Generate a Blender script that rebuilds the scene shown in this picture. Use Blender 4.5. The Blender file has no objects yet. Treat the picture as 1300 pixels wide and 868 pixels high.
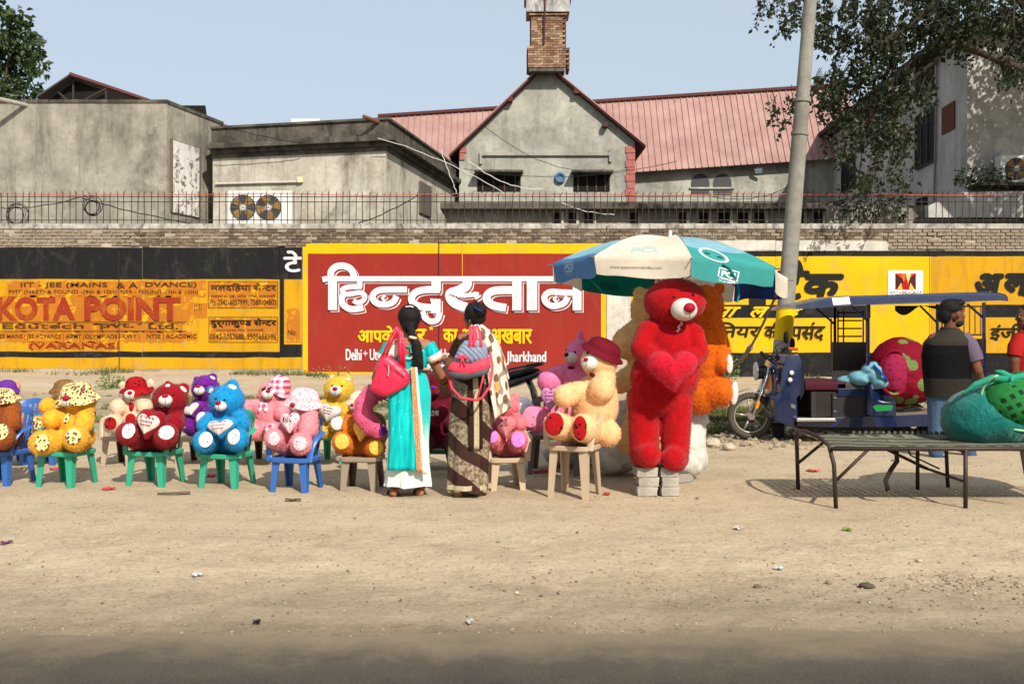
import bpy, bmesh, math, random
import numpy as np
from mathutils import Vector, Matrix, Euler
from mathutils.bvhtree import BVHTree

SC = bpy.context.scene
COL = SC.collection
R = math.radians
random.seed(7)
RNG = np.random.default_rng(7)

# ------------------------------------------------------------------ camera
F, CX, CY, EYE = 1264.0, 650.0, 415.0, 1.37
cam = bpy.data.cameras.new('camera')
cam.sensor_width = 36.0
cam.lens = 36.0 * F / 1300.0
cam.shift_y = -(434 - CY) / 1300.0
cam.clip_start = 0.05
cam.clip_end = 3000
camo = bpy.data.objects.new('camera', cam)
COL.objects.link(camo)
camo.location = (0, 0, EYE)
camo.rotation_euler = (R(90), 0, 0)
SC.camera = camo

# ------------------------------------------------------------------ light
SUN_EL, SUN_AZ = 38.0, 25.0           # azimuth measured from behind the camera towards the right
world = bpy.data.worlds.new('World')
SC.world = world
world.use_nodes = True
wn = world.node_tree
bg = wn.nodes['Background']
sky = wn.nodes.new('ShaderNodeTexSky')
sky.sky_type = 'NISHITA'
sky.sun_disc = False
sky.sun_elevation = R(SUN_EL)
sky.sun_rotation = R(180 - SUN_AZ)
sky.air_density = 1.0
sky.dust_density = 3.0
sky.ozone_density = 1.5
hz = wn.nodes.new('ShaderNodeMix'); hz.data_type = 'RGBA'; hz.inputs[0].default_value = 0.62
hz.inputs[7].default_value = (6.1, 7.0, 7.8, 1)        # hazy, dust-laden air over the whole sky
wn.links.new(sky.outputs[0], hz.inputs[6]); wn.links.new(hz.outputs[2], bg.inputs[0])
bg.inputs[1].default_value = 0.10
sl = bpy.data.lights.new('sun', 'SUN')
sl.energy = 4.9
sl.angle = R(0.6)
sl.color = (1.0, 0.94, 0.84)
so = bpy.data.objects.new('sun', sl)
COL.objects.link(so)
sdir = Vector((math.sin(R(SUN_AZ)) * math.cos(R(SUN_EL)), -math.cos(R(SUN_AZ)) * math.cos(R(SUN_EL)), math.sin(R(SUN_EL))))
so.rotation_euler = sdir.to_track_quat('Z', 'Y').to_euler()
so.location = (6, -8, 12)
SC.view_settings.view_transform = 'Standard'
SC.view_settings.look = 'None'
SC.view_settings.exposure = 0.28
SC.view_settings.gamma = 1.0
SC.cycles.max_bounces = 6
SC.cycles.transparent_max_bounces = 6

# ------------------------------------------------------------------ helpers
def P(px, py, Y):
    return Vector(((px - CX) / F * Y, Y, EYE - (py - CY) / F * Y))

def S(r, g, b):
    f = lambda c: (c / 12.92 if c <= 0.04045 else ((c + 0.055) / 1.055) ** 2.4)
    return (f(r / 255), f(g / 255), f(b / 255), 1.0)

class MB:
    """collects geometry, builds ONE mesh object"""
    def __init__(self):
        self.v = []; self.f = []; self.m = []; self.mi = 0
    def add(self, vs, fs, M=None):
        b = len(self.v)
        if M is not None:
            vs = [M @ Vector(v) for v in vs]
        self.v += [tuple(v) for v in vs]
        self.f += [tuple(i + b for i in f) for f in fs]
        self.m += [self.mi] * len(fs)
        return self
    def box(self, c, s, M=None, rz=0, taper=1.0):
        x, y, z = s[0] / 2, s[1] / 2, s[2] / 2
        vs = [Vector((a * x * (taper if d > 0 else 1), b * y * (taper if d > 0 else 1), d * z)) for d in (-1, 1) for a, b in ((-1, -1), (1, -1), (1, 1), (-1, 1))]
        if rz:
            rm = Matrix.Rotation(rz, 3, 'Z'); vs = [rm @ v for v in vs]
        c = Vector(c)
        return self.add([v + c for v in vs], [(0, 3, 2, 1), (4, 5, 6, 7), (0, 1, 5, 4), (1, 2, 6, 5), (2, 3, 7, 6), (3, 0, 4, 7)], M)
    def bbox(self, a, b, M=None):
        a = Vector(a); b = Vector(b)
        return self.box((a + b) / 2, [abs(b[i] - a[i]) for i in range(3)], M)
    def tube(self, pts, r, n=8, M=None, cap=True, flat=None, ang=0.0):
        """pts polyline; r float or list; flat=(w,h) multipliers of the section"""
        pts = [Vector(p) for p in pts]
        rs = r if isinstance(r, (list, tuple)) else [r] * len(pts)
        vs = []
        up0 = Vector((0, 0, 1))
        t0 = (pts[1] - pts[0]).normalized()
        if abs(t0.dot(up0)) > 0.95: up0 = Vector((0, 1, 0))
        nrm = (up0 - t0 * up0.dot(t0)).normalized()
        fw, fh = flat or (1, 1)
        for i, p in enumerate(pts):
            if i == 0: t = t0
            elif i == len(pts) - 1: t = (pts[i] - pts[i - 1]).normalized()
            else:
                t = ((pts[i + 1] - pts[i]).normalized() + (pts[i] - pts[i - 1]).normalized())
                t = t.normalized() if t.length > 1e-6 else (pts[i + 1] - pts[i]).normalized()
            nrm = nrm - t * nrm.dot(t)
            nrm = nrm.normalized() if nrm.length > 1e-6 else t.orthogonal().normalized()
            bn = t.cross(nrm)
            for k in range(n):
                a = 2 * math.pi * k / n + (math.pi / 4 if n == 4 else 0) + ang
                vs.append(p + nrm * math.cos(a) * rs[i] * fh + bn * math.sin(a) * rs[i] * fw)
        fs = []
        for i in range(len(pts) - 1):
            for k in range(n):
                k2 = (k + 1) % n
                fs.append((i * n + k, i * n + k2, (i + 1) * n + k2, (i + 1) * n + k))
        if cap:
            fs.append(tuple(range(n - 1, -1, -1)))
            b = (len(pts) - 1) * n
            fs.append(tuple(b + k for k in range(n)))
        return self.add(vs, fs, M)
    def ell(self, c, r, n=14, m=9, M=None, rot=None):
        if not isinstance(r, (list, tuple)): r = (r, r, r)
        c = Vector(c); vs = []; fs = []
        rm = rot.to_matrix() if isinstance(rot, Euler) else (rot or Matrix.Identity(3))
        for i in range(m + 1):
            th = math.pi * i / m
            for k in range(n):
                a = 2 * math.pi * k / n
                v = Vector((r[0] * math.sin(th) * math.cos(a), r[1] * math.sin(th) * math.sin(a), r[2] * math.cos(th)))
                vs.append(c + rm @ v)
        for i in range(m):
            for k in range(n):
                k2 = (k + 1) % n
                a, b, d, e = i * n + k, i * n + k2, (i + 1) * n + k2, (i + 1) * n + k
                if i == 0: fs.append((a, e, d))
                elif i == m - 1: fs.append((a, e, b))
                else: fs.append((a, e, d, b))
        return self.add(vs, fs, M)
    def loft(self, rings, M=None, close=True, cap=(True, True)):
        n = len(rings[0]); vs = [v for r in rings for v in r]; fs = []
        for i in range(len(rings) - 1):
            for k in range(n if close else n - 1):
                k2 = (k + 1) % n
                fs.append((i * n + k, i * n + k2, (i + 1) * n + k2, (i + 1) * n + k))
        if close and cap[0]: fs.append(tuple(range(n - 1, -1, -1)))
        if close and cap[1]: fs.append(tuple((len(rings) - 1) * n + k for k in range(n)))
        return self.add(vs, fs, M)
    def prism(self, poly, d, M=None):
        """poly: list of 3D points of a flat outline, d: extrusion vector"""
        n = len(poly); d = Vector(d)
        vs = [Vector(p) for p in poly] + [Vector(p) + d for p in poly]
        fs = [tuple(range(n)), tuple(range(2 * n - 1, n - 1, -1))]
        for k in range(n):
            k2 = (k + 1) % n
            fs.append((k2, k, k + n, k2 + n))
        return self.add(vs, fs, M)
    def quad(self, a, b, c, d, M=None):
        return self.add([a, b, c, d], [(0, 1, 2, 3)], M)
    def disc(self, c, axis, r, h, n=20, M=None):
        axis = Vector(axis).normalized(); c = Vector(c)
        return self.tube([c - axis * h / 2, c + axis * h / 2], r, n, M)
    def torus(self, c, axis, Rr, r, n=28, m=8, M=None):
        axis = Vector(axis).normalized(); u = axis.orthogonal().normalized(); w = axis.cross(u); c = Vector(c)
        vs = []; fs = []
        for i in range(n):
            a = 2 * math.pi * i / n
            d = u * math.cos(a) + w * math.sin(a)
            for k in range(m):
                b = 2 * math.pi * k / m
                vs.append(c + d * (Rr + r * math.cos(b)) + axis * r * math.sin(b))
        for i in range(n):
            for k in range(m):
                i2 = (i + 1) % n; k2 = (k + 1) % m
                fs.append((i * m + k, i2 * m + k, i2 * m + k2, i * m + k2))
        return self.add(vs, fs, M)
    def mesh(self, name):
        me = bpy.data.meshes.new(name)
        me.from_pydata(self.v, [], self.f)
        if any(self.m): me.polygons.foreach_set('material_index', self.m)
        me.update()
        return me
    def build(self, name, mat, parent=None, smooth=False, loc=None, fix=True, bevel=0):
        me = self.mesh(name)
        if fix or bevel:
            bm = bmesh.new(); bm.from_mesh(me)
            if fix: bmesh.ops.recalc_face_normals(bm, faces=bm.faces)
            if bevel:
                bmesh.ops.bevel(bm, geom=[e for e in bm.edges if len(e.link_faces) == 2 and e.calc_face_angle(0) > 0.6], offset=bevel, segments=2, affect='EDGES', profile=0.6)
            bm.to_mesh(me); bm.free()
        return link(me, name, mat, parent, smooth, loc)

def link(me, name, mat, parent=None, smooth=False, loc=None):
    for m in (mat if isinstance(mat, (list, tuple)) else [mat]):
        if m is not None: me.materials.append(m)
    if smooth is True:
        me.polygons.foreach_set('use_smooth', [True] * len(me.polygons))
    o = bpy.data.objects.new(name, me)
    COL.objects.link(o)
    if parent is not None: o.parent = parent
    if loc is not None: o.location = loc
    if smooth == 'auto':
        me.polygons.foreach_set('use_smooth', [True] * len(me.polygons))
        me.update()
        try: me.set_sharp_from_angle(angle=R(40))
        except Exception: pass
    return o

def thing(name, label, cat, loc=(0, 0, 0), rz=0, group=None, scale=None):
    o = bpy.data.objects.new(name, None)
    COL.objects.link(o)
    o.empty_display_size = 0.1
    o.location = loc; o.rotation_euler = (0, 0, rz)
    if scale: o.scale = (scale,) * 3
    o['label'] = label; o['category'] = cat
    if group: o['group'] = group
    return o

def tag(o, label, cat=None, group=None):
    o['label'] = label
    if cat: o['category'] = cat
    if group: o['group'] = group
    return o

def struct(o, kind='structure'):
    o['kind'] = kind
    return o

def inst(o, parent, loc, rot=None, scale=None):
    c = o.copy(); COL.objects.link(c); c.parent = parent; c.location = loc
    if rot is not None: c.rotation_euler = rot
    if scale is not None: c.scale = scale
    return c

# smooth blobby solids -------------------------------------------------
def sph(mb, c, r, rot=None):
    mb.ell(c, r, 16, 10, rot=rot)
def cap(mb, p0, p1, r0, r1=None, k=None):
    r1 = r0 if r1 is None else r1
    p0 = Vector(p0); p1 = Vector(p1)
    L = (p1 - p0).length
    k = k or max(2, int(L / (0.45 * min(r0, r1))) + 1)
    for i in range(k + 1):
        t = i / k
        mb.ell(p0.lerp(p1, t), r0 + (r1 - r0) * t, 12, 8)
def chain(mb, pts, rs):
    for i in range(len(pts) - 1): cap(mb, pts[i], pts[i + 1], rs[i], rs[i + 1])

def remeshed(mb, voxel, smooth=5, name='blob'):
    me = mb.mesh('tmp')
    o = bpy.data.objects.new('tmp', me); COL.objects.link(o)
    m = o.modifiers.new('r', 'REMESH'); m.mode = 'VOXEL'; m.voxel_size = voxel
    if smooth:
        s = o.modifiers.new('s', 'SMOOTH'); s.factor = 0.5; s.iterations = smooth
    dg = bpy.context.evaluated_depsgraph_get()
    ev = o.evaluated_get(dg)
    out = bpy.data.meshes.new_from_object(ev)
    out.name = name
    bpy.data.objects.remove(o); bpy.data.meshes.remove(me)
    return out

def add_fur(me, count, length, width, droop=0.35, seed=1, spread=0.5):
    """short hairs as thin faces, joined to the same mesh"""
    if not len(me.polygons): return me
    rng = np.random.default_rng(seed)
    nf = len(me.polygons)
    cen = np.empty(nf * 3, 'f'); me.polygons.foreach_get('center', cen); cen = cen.reshape(-1, 3)
    nor = np.empty(nf * 3, 'f'); me.polygons.foreach_get('normal', nor); nor = nor.reshape(-1, 3)
    ar = np.empty(nf, 'f'); me.polygons.foreach_get('area', ar); ar = np.maximum(ar, 0).astype(float)
    idx = rng.choice(nf, count, p=ar / ar.sum())
    c = cen[idx]; n = nor[idx]
    step = np.sqrt(ar[idx])[:, None]
    c = c + rng.normal(0, 1, c.shape) * step * 0.4 - n * 0.002
    d = n + rng.normal(0, spread, n.shape); d[:, 2] -= droop
    d /= np.linalg.norm(d, axis=1, keepdims=True)
    L = length * rng.uniform(0.5, 1.25, (count, 1))
    sd = np.cross(d, rng.normal(0, 1, d.shape)); sd /= np.linalg.norm(sd, axis=1, keepdims=True) + 1e-9
    a = c + sd * width / 2; b = c - sd * width / 2; t = c + d * L
    vv = np.stack([a, b, t], 1).reshape(-1, 3)
    nv = len(me.vertices)
    co = np.empty(nv * 3, 'f'); me.vertices.foreach_get('co', co)
    allv = np.concatenate([co.reshape(-1, 3), vv])
    faces = [tuple(p.vertices) for p in me.polygons]
    faces += [(nv + 3 * i, nv + 3 * i + 1, nv + 3 * i + 2) for i in range(count)]
    m2 = bpy.data.meshes.new(me.name)
    m2.from_pydata(allv.tolist(), [], faces)
    m2.update()
    bpy.data.meshes.remove(me)
    return m2

# text -------------------------------------------------------------------
def text_geo(s, bold=0.0, res=3):
    cu = bpy.data.curves.new('tmp', 'FONT'); cu.body = s; cu.size = 1.0; cu.resolution_u = res
    if bold and s.isascii(): cu.offset = bold
    o = bpy.data.objects.new('tmp', cu); COL.objects.link(o)
    dg = bpy.context.evaluated_depsgraph_get()
    me = bpy.data.meshes.new_from_object(o.evaluated_get(dg))
    vs = np.array([v.co[:] for v in me.vertices]) if len(me.vertices) else np.zeros((0, 3))
    fs = [tuple(p.vertices) for p in me.polygons]
    bpy.data.objects.remove(o); bpy.data.curves.remove(cu); bpy.data.meshes.remove(me)
    return vs, fs

def text_multi(parts):
    """parts: list of strings or (string, keep_fraction) glyphs cut on the right for half letters"""
    V = []; Fs = []; x = 0.0
    for p in parts:
        s, keep = (p, 1.0) if isinstance(p, str) else p
        if s == ' ':
            x += 0.22; continue
        vs, fs = text_geo(s)
        if not len(vs): continue
        x0, x1 = vs[:, 0].min(), vs[:, 0].max()
        if keep < 1.0:
            bm = bmesh.new()
            bv = [bm.verts.new(v) for v in vs.tolist()]
            for f in fs:
                try: bm.faces.new([bv[i] for i in f])
                except ValueError: pass
            cut = x0 + (x1 - x0) * keep
            bmesh.ops.bisect_plane(bm, geom=bm.verts[:] + bm.edges[:] + bm.faces[:], plane_co=(cut, 0, 0), plane_no=(1, 0, 0), clear_outer=True)
            bm.verts.index_update()
            vs = np.array([v.co[:] for v in bm.verts]); fs = [tuple(v.index for v in f.verts) for f in bm.faces]
            bm.free(); x1 = cut
        b = sum(len(a) for a in V)
        vs = vs.copy(); vs[:, 0] += x - x0
        V.append(vs); Fs += [tuple(i + b for i in f) for f in fs]
        x += (x1 - x0) - 0.01
    return np.concatenate(V), Fs

def fit(vs, x0, y0, x1, y1, shear=0.0):
    """returns (u,v) of the text fitted to a box in any 2D units, y up in text"""
    a = vs[:, :2].copy()
    a[:, 0] += shear * a[:, 1]
    mn = a.min(0); mx = a.max(0)
    t = (a - mn) / np.maximum(mx - mn, 1e-6)
    return np.stack([x0 + t[:, 0] * (x1 - x0), y1 + t[:, 1] * (y0 - y1)], 1)   # y0 top, y1 bottom

# numpy value noise ------------------------------------------------------
def vnoise(x, y, seed=0):
    xi = np.floor(x).astype(np.int64); yi = np.floor(y).astype(np.int64)
    fx = x - xi; fy = y - yi
    fx = fx * fx * (3 - 2 * fx); fy = fy * fy * (3 - 2 * fy)
    def h(a, b):
        n = (a * 374761393 + b * 668265263 + seed * 1442695041) & 0x7fffffff
        n = ((n ^ (n >> 13)) * 1274126177) & 0x7fffffff
        n = n ^ (n >> 16)
        return (n & 0xffff) / 65535.0
    return (h(xi, yi) * (1 - fx) + h(xi + 1, yi) * fx) * (1 - fy) + (h(xi, yi + 1) * (1 - fx) + h(xi + 1, yi + 1) * fx) * fy
def fbm(x, y, o=4, seed=0):
    s = 0; a = 0.5
    for i in range(o):
        s = s + a * vnoise(x * 2 ** i, y * 2 ** i, seed + i); a *= 0.5
    return s

# ------------------------------------------------------------------ materials
class N:
    def __init__(self, name):
        self.m = bpy.data.materials.new(name); self.m.use_nodes = True
        self.t = self.m.node_tree; self.b = self.t.nodes['Principled BSDF']
        self.tc = self.t.nodes.new('ShaderNodeTexCoord')
    def n(self, typ, **kw):
        x = self.t.nodes.new('ShaderNode' + typ)
        for k, v in kw.items(): setattr(x, k, v)
        return x
    def l(self, a, b): self.t.links.new(a, b)
    def coord(self, scale=(1, 1, 1), which='Object', rot=(0, 0, 0)):
        mp = self.n('Mapping'); mp.inputs['Scale'].default_value = scale; mp.inputs['Rotation'].default_value = rot
        self.l(self.tc.outputs[which], mp.inputs[0]); return mp.outputs[0]
    def noise(self, scale, detail=5, rough=0.6, co=None, dist=0):
        x = self.n('TexNoise'); x.inputs['Scale'].default_value = scale; x.inputs['Detail'].default_value = detail
        x.inputs['Roughness'].default_value = rough; x.inputs['Distortion'].default_value = dist
        self.l(co if co is not None else self.tc.outputs['Object'], x.inputs['Vector'])
        return x.outputs['Fac']
    def voro(self, scale, co=None, feature='F1', out='Distance', rnd=1.0):
        x = self.n('TexVoronoi'); x.feature = feature; x.inputs['Scale'].default_value = scale; x.inputs['Randomness'].default_value = rnd
        self.l(co if co is not None else self.tc.outputs['Object'], x.inputs['Vector'])
        return x.outputs[out]
    def ramp(self, fac, stops, interp='LINEAR'):
        x = self.n('ValToRGB'); x.color_ramp.interpolation = interp
        e = x.color_ramp.elements
        while len(e) < len(stops): e.new(0.5)
        for i, (p, c) in enumerate(stops):
            e[i].position = p; e[i].color = c if len(c) == 4 else (*c, 1)
        self.l(fac, x.inputs[0]); return x.outputs[0]
    def step(self, fac, a, b):
        return self.ramp(fac, [(a, (0, 0, 0, 1)), (b, (1, 1, 1, 1))])
    def mix(self, fac, a, b, mode='MIX'):
        x = self.n('Mix'); x.data_type = 'RGBA'; x.blend_type = mode
        for i, v in ((0, fac), (6, a), (7, b)):
            if hasattr(v, 'links'): self.l(v, x.inputs[i])
            else: x.inputs[i].default_value = v
        return x.outputs[2]
    def math(self, op, a, b=0.0):
        x = self.n('Math', operation=op)
        for i, v in ((0, a), (1, b)):
            if hasattr(v, 'links'): self.l(v, x.inputs[i])
            else: x.inputs[i].default_value = v
        return x.outputs[0]
    def bump(self, h, strength=0.3, dist=0.01):
        x = self.n('Bump'); x.inputs['Strength'].default_value = strength; x.inputs['Distance'].default_value = dist
        self.l(h, x.inputs['Height']); self.l(x.outputs[0], self.b.inputs['Normal'])
    def done(self, col, rough=0.8, metal=0.0, **kw):
        if hasattr(col, 'links'): self.l(col, self.b.inputs['Base Color'])
        else: self.b.inputs['Base Color'].default_value = col
        if hasattr(rough, 'links'): self.l(rough, self.b.inputs['Roughness'])
        else: self.b.inputs['Roughness'].default_value = rough
        self.b.inputs['Metallic'].default_value = metal
        if metal == 0.0 and not hasattr(rough, 'links') and rough >= 0.5 and 'Specular_IOR_Level' not in kw: self.b.inputs['Specular IOR Level'].default_value = 0.12
        for k, v in kw.items(): self.b.inputs[k.replace('_', ' ')].default_value = v
        return self.m

def vary(c, k):
    return (min(1, c[0] * k), min(1, c[1] * k), min(1, c[2] * k), 1)

def m_plain(name, c, rough=0.6, metal=0.0, var=0.15, scale=8, bump=0.0, bscale=60, **kw):
    m = N(name)
    f = m.noise(scale, 4)
    col = m.mix(f, vary(c, 1 - var), vary(c, 1 + var))
    if bump: m.bump(m.noise(bscale, 3), bump, 0.004)
    return m.done(col, rough, metal, **kw)

def m_plush(name, c, dark=0.72, light=1.15, scale=16):
    m = N(name)
    f = m.noise(scale, 5, 0.7)
    f2 = m.noise(scale * 9, 2, 0.6)
    col = m.mix(m.step(f, 0.3, 0.7), vary(c, dark), vary(c, light))
    col = m.mix(m.math('MULTIPLY', f2, 0.35), col, vary(c, 0.6))
    m.bump(f2, 0.6, 0.01)
    return m.done(col, 0.95, Sheen_Weight=0.12, Sheen_Roughness=0.5, Specular_IOR_Level=0.15)

def m_spots(name, base, spots, scale=24, lo=0.22, hi=0.27, third=None):
    m = N(name)
    co = m.coord()
    v = m.voro(scale, co)
    nz = m.noise(scale * 1.2, 2, 0.5, co)
    d = m.math('ADD', v, m.math('MULTIPLY', nz, 0.3))
    col = m.mix(m.step(d, lo + 0.15, hi + 0.15), spots, base)
    if third is not None:
        v2 = m.voro(scale * 0.8, m.coord((1.1, 1.1, 1.1), rot=(1, 2, 0.5)))
        col = m.mix(m.step(v2, lo, hi), third, col)
    m.bump(m.noise(120, 2), 0.2, 0.003)
    return m.done(col, 0.9)

def m_gingham(name, a, b, scale=40):
    m = N(name)
    sx = m.n('SeparateXYZ'); m.l(m.coord((1, 1, 1), rot=(0, 0, 0.4)), sx.inputs[0])
    def st(o): return m.math('GREATER_THAN', m.math('SINE', m.math('MULTIPLY', o, scale * 3.14)), 0.0)
    s = m.math('ADD', st(sx.outputs[0]), st(sx.outputs[2]))
    col = m.ramp(m.math('MULTIPLY', s, 0.5), [(0.0, a), (0.5, vary(((a[0] + b[0]) / 2, (a[1] + b[1]) / 2, (a[2] + b[2]) / 2), 1)), (1.0, b)])
    return m.done(col, 0.9)

def m_wall(name, c1, c2, stain, stain_amt=0.5, scale=1.0, streak=True, bump=0.4):
    """weathered plaster: two tones, dark vertical streaks, grain"""
    m = N(name)
    f = m.noise(1.1 * scale, 8, 0.65)
    col = m.mix(m.step(f, 0.35, 0.65), c1, c2)
    f3 = m.noise(9 * scale, 6, 0.7)
    col = m.mix(m.math('MULTIPLY', m.step(f3, 0.45, 0.75), 0.35), col, stain)
    if streak:
        s = m.noise(1.0, 7, 0.7, m.coord((2.6 * scale, 2.6 * scale, 0.35 * scale)))
        col = m.mix(m.math('MULTIPLY', m.step(s, 0.5, 0.72), stain_amt), col, stain)
    s2 = m.noise(0.55 * scale, 9, 0.72, dist=1.2)
    col = m.mix(m.math('MULTIPLY', m.step(s2, 0.52, 0.68), stain_amt), col, stain)
    m.bump(m.noise(30, 8, 0.75), bump, 0.02)
    return m.done(col, 0.95)

def m_paint(name, c, under=(0.26, 0.24, 0.21, 1), wear=0.12, tint=None, tint_amt=0.3, rough=0.75):
    """wall paint that has faded, stained and flaked to the plaster below"""
    m = N(name)
    f = m.noise(0.9, 8, 0.65)
    col = m.mix(m.step(f, 0.3, 0.7), vary(c, 0.86), vary(c, 1.08))
    st = m.noise(1.0, 7, 0.7, m.coord((5, 5, 0.6)))
    col = m.mix(m.math('MULTIPLY', m.step(st, 0.5, 0.8), tint_amt), col, tint or vary(c, 0.55))
    br = m.noise(1.0, 6, 0.75, m.coord((3, 3, 45)))
    col = m.mix(m.math('MULTIPLY', m.step(br, 0.45, 0.7), 0.28), col, vary(c, 0.62))
    gr = m.noise(2.1, 9, 0.75, m.coord((1.3, 1.3, 0.8)), 0.8)
    col = m.mix(m.math('MULTIPLY', m.step(gr, 0.52, 0.66), 0.32), col, (under[0] * 0.7, under[1] * 0.65, under[2] * 0.6, 1))
    fl = m.noise(3.2, 12, 0.78, dist=0.6)
    t = 0.74 - wear
    col = m.mix(m.step(fl, t, t + 0.015), col, under)
    sp = m.noise(26, 4, 0.7)
    col = m.mix(m.step(sp, 0.70, 0.74), col, vary(under, 1.7))
    m.bump(m.math('ADD', m.noise(45, 6, 0.7), m.math('MULTIPLY', m.step(fl, t, t + 0.015), -0.6)), 0.25, 0.015)
    return m.done(col, rough)
# ------------------------------------------------------------------ ground
M_dirt = N('dirt')
def _dirt():
    m = M_dirt
    f = m.noise(0.7, 9, 0.68)
    col = m.mix(m.step(f, 0.3, 0.7), S(170, 151, 124), S(192, 173, 144))
    f2 = m.noise(3.0, 8, 0.75)
    col = m.mix(m.math('MULTIPLY', m.step(f2, 0.5, 0.75), 0.55), col, S(122, 103, 82))
    f3 = m.noise(38, 5, 0.75)
    col = m.mix(m.math('MULTIPLY', m.step(f3, 0.48, 0.7), 0.6), col, S(104, 86, 68))
    f5 = m.noise(14, 4, 0.7, m.coord((0.35, 1.6, 1)))
    col = m.mix(m.math('MULTIPLY', m.step(f5, 0.56, 0.7), 0.4), col, S(206, 188, 160))
    f4 = m.voro(70)
    col = m.mix(m.math('MULTIPLY', m.ramp(f4, [(0.0, (1, 1, 1, 1)), (0.18, (0, 0, 0, 1))]), 0.35), col, S(96, 84, 70))
    # towards the road the dust turns to grey grit
    sx = m.n('SeparateXYZ'); m.l(m.tc.outputs['Object'], sx.inputs[0])
    yy = m.math('ADD', sx.outputs[1], m.math('MULTIPLY', m.noise(1.3, 6, 0.7), 1.2))
    g = m.ramp(m.math('MULTIPLY', yy, 0.1), [(0.49, (1, 1, 1, 1)), (0.62, (0, 0, 0, 1))])
    col = m.mix(m.math('MULTIPLY', g, 0.8), col, S(96, 84, 69))
    # rubble strip in front of the wall
    g2 = m.ramp(m.math('MULTIPLY', yy, 0.04), [(0.50, (0, 0, 0, 1)), (0.56, (1, 1, 1, 1)), (0.74, (1, 1, 1, 1)), (0.82, (0, 0, 0, 1))])
    col = m.mix(m.math('MULTIPLY', g2, 0.5), col, S(120, 108, 84))
    tr = m.n('TexWave'); tr.bands_direction = 'Y'; tr.inputs['Scale'].default_value = 0.30; tr.inputs['Distortion'].default_value = 5.0; tr.inputs['Detail'].default_value = 3; tr.inputs['Detail Scale'].default_value = 0.5
    m.l(m.coord((0.22, 1, 1)), tr.inputs[0])
    col = m.mix(m.math('MULTIPLY', m.step(tr.outputs['Fac'], 0.80, 0.95), 0.10), col, S(206, 186, 154))
    h1 = m.voro(16, m.coord((1, 1, 1)))
    m.bump(m.math('ADD', m.math('ADD', m.noise(60, 6, 0.8), m.math('MULTIPLY', m.noise(9, 5, 0.7), 1.8)), m.math('MULTIPLY', h1, 0.5)), 0.5, 0.018)
    m.done(col, 0.97)
_dirt()

def ground_z(x, y):
    """numpy arrays"""
    t = np.clip((y - 15) / 9.0, 0, 1); t = t * t * (3 - 2 * t)
    side = 0.16 + 0.10 * np.clip(-x / 12, -0.4, 1)
    z = t * side
    near = np.clip((y - 3.4) / 1.0, 0, 1) * np.clip((60 - y) / 30, 0, 1)
    z = z + near * ((fbm(x * 0.9, y * 0.9, 4, 3) - 0.47) * 0.055 + (fbm(x * 6, y * 6, 3, 9) - 0.44) * 0.024 + (fbm(x * 22, y * 22, 2, 19) - 0.37) * 0.013)
    rub = np.clip((y - 12.2) / 0.6, 0, 1) * np.clip((19.0 - y) / 2, 0, 1)
    z = z + rub * (fbm(x * 3, y * 3, 4, 31) - 0.4) * 0.10
    z = z - np.clip((4.75 - y) / 0.5, 0, 1) * 0.035
    flat = np.clip((y - 6.3) / 0.4, 0, 1) * np.clip((11.6 - y) / 0.6, 0, 1)
    return z * (1 - 0.75 * flat)
def gz(x, y):
    return float(ground_z(np.array([x], float), np.array([y], float))[0])

def make_ground():
    xs = np.concatenate([-np.geomspace(400, 9, 30), np.linspace(-8.8, 8.8, 480), np.geomspace(9, 400, 30)])
    ys = np.concatenate([-np.geomspace(60, 1, 8), np.linspace(0, 3.2, 6), np.linspace(3.4, 13, 330), np.linspace(13.1, 27, 120), np.geomspace(28, 900, 30)])
    X, Y = np.meshgrid(xs, ys)
    Z = ground_z(X, Y)
    nx, ny = len(xs), len(ys)
    co = np.stack([X, Y, Z], -1).reshape(-1, 3)
    me = bpy.data.meshes.new('ground')
    i = np.arange((nx) * (ny)).reshape(ny, nx)
    q = np.stack([i[:-1, :-1], i[:-1, 1:], i[1:, 1:], i[1:, :-1]], -1).reshape(-1, 4)
    me.vertices.add(len(co)); me.vertices.foreach_set('co', co.ravel())
    me.loops.add(q.size); me.loops.foreach_set('vertex_index', q.ravel())
    me.polygons.add(len(q)); me.polygons.foreach_set('loop_start', np.arange(0, q.size, 4)); me.polygons.foreach_set('loop_total', np.full(len(q), 4))
    me.update(); me.validate()
    struct(link(me, 'ground', M_dirt.m, smooth=True))
make_ground()

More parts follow.
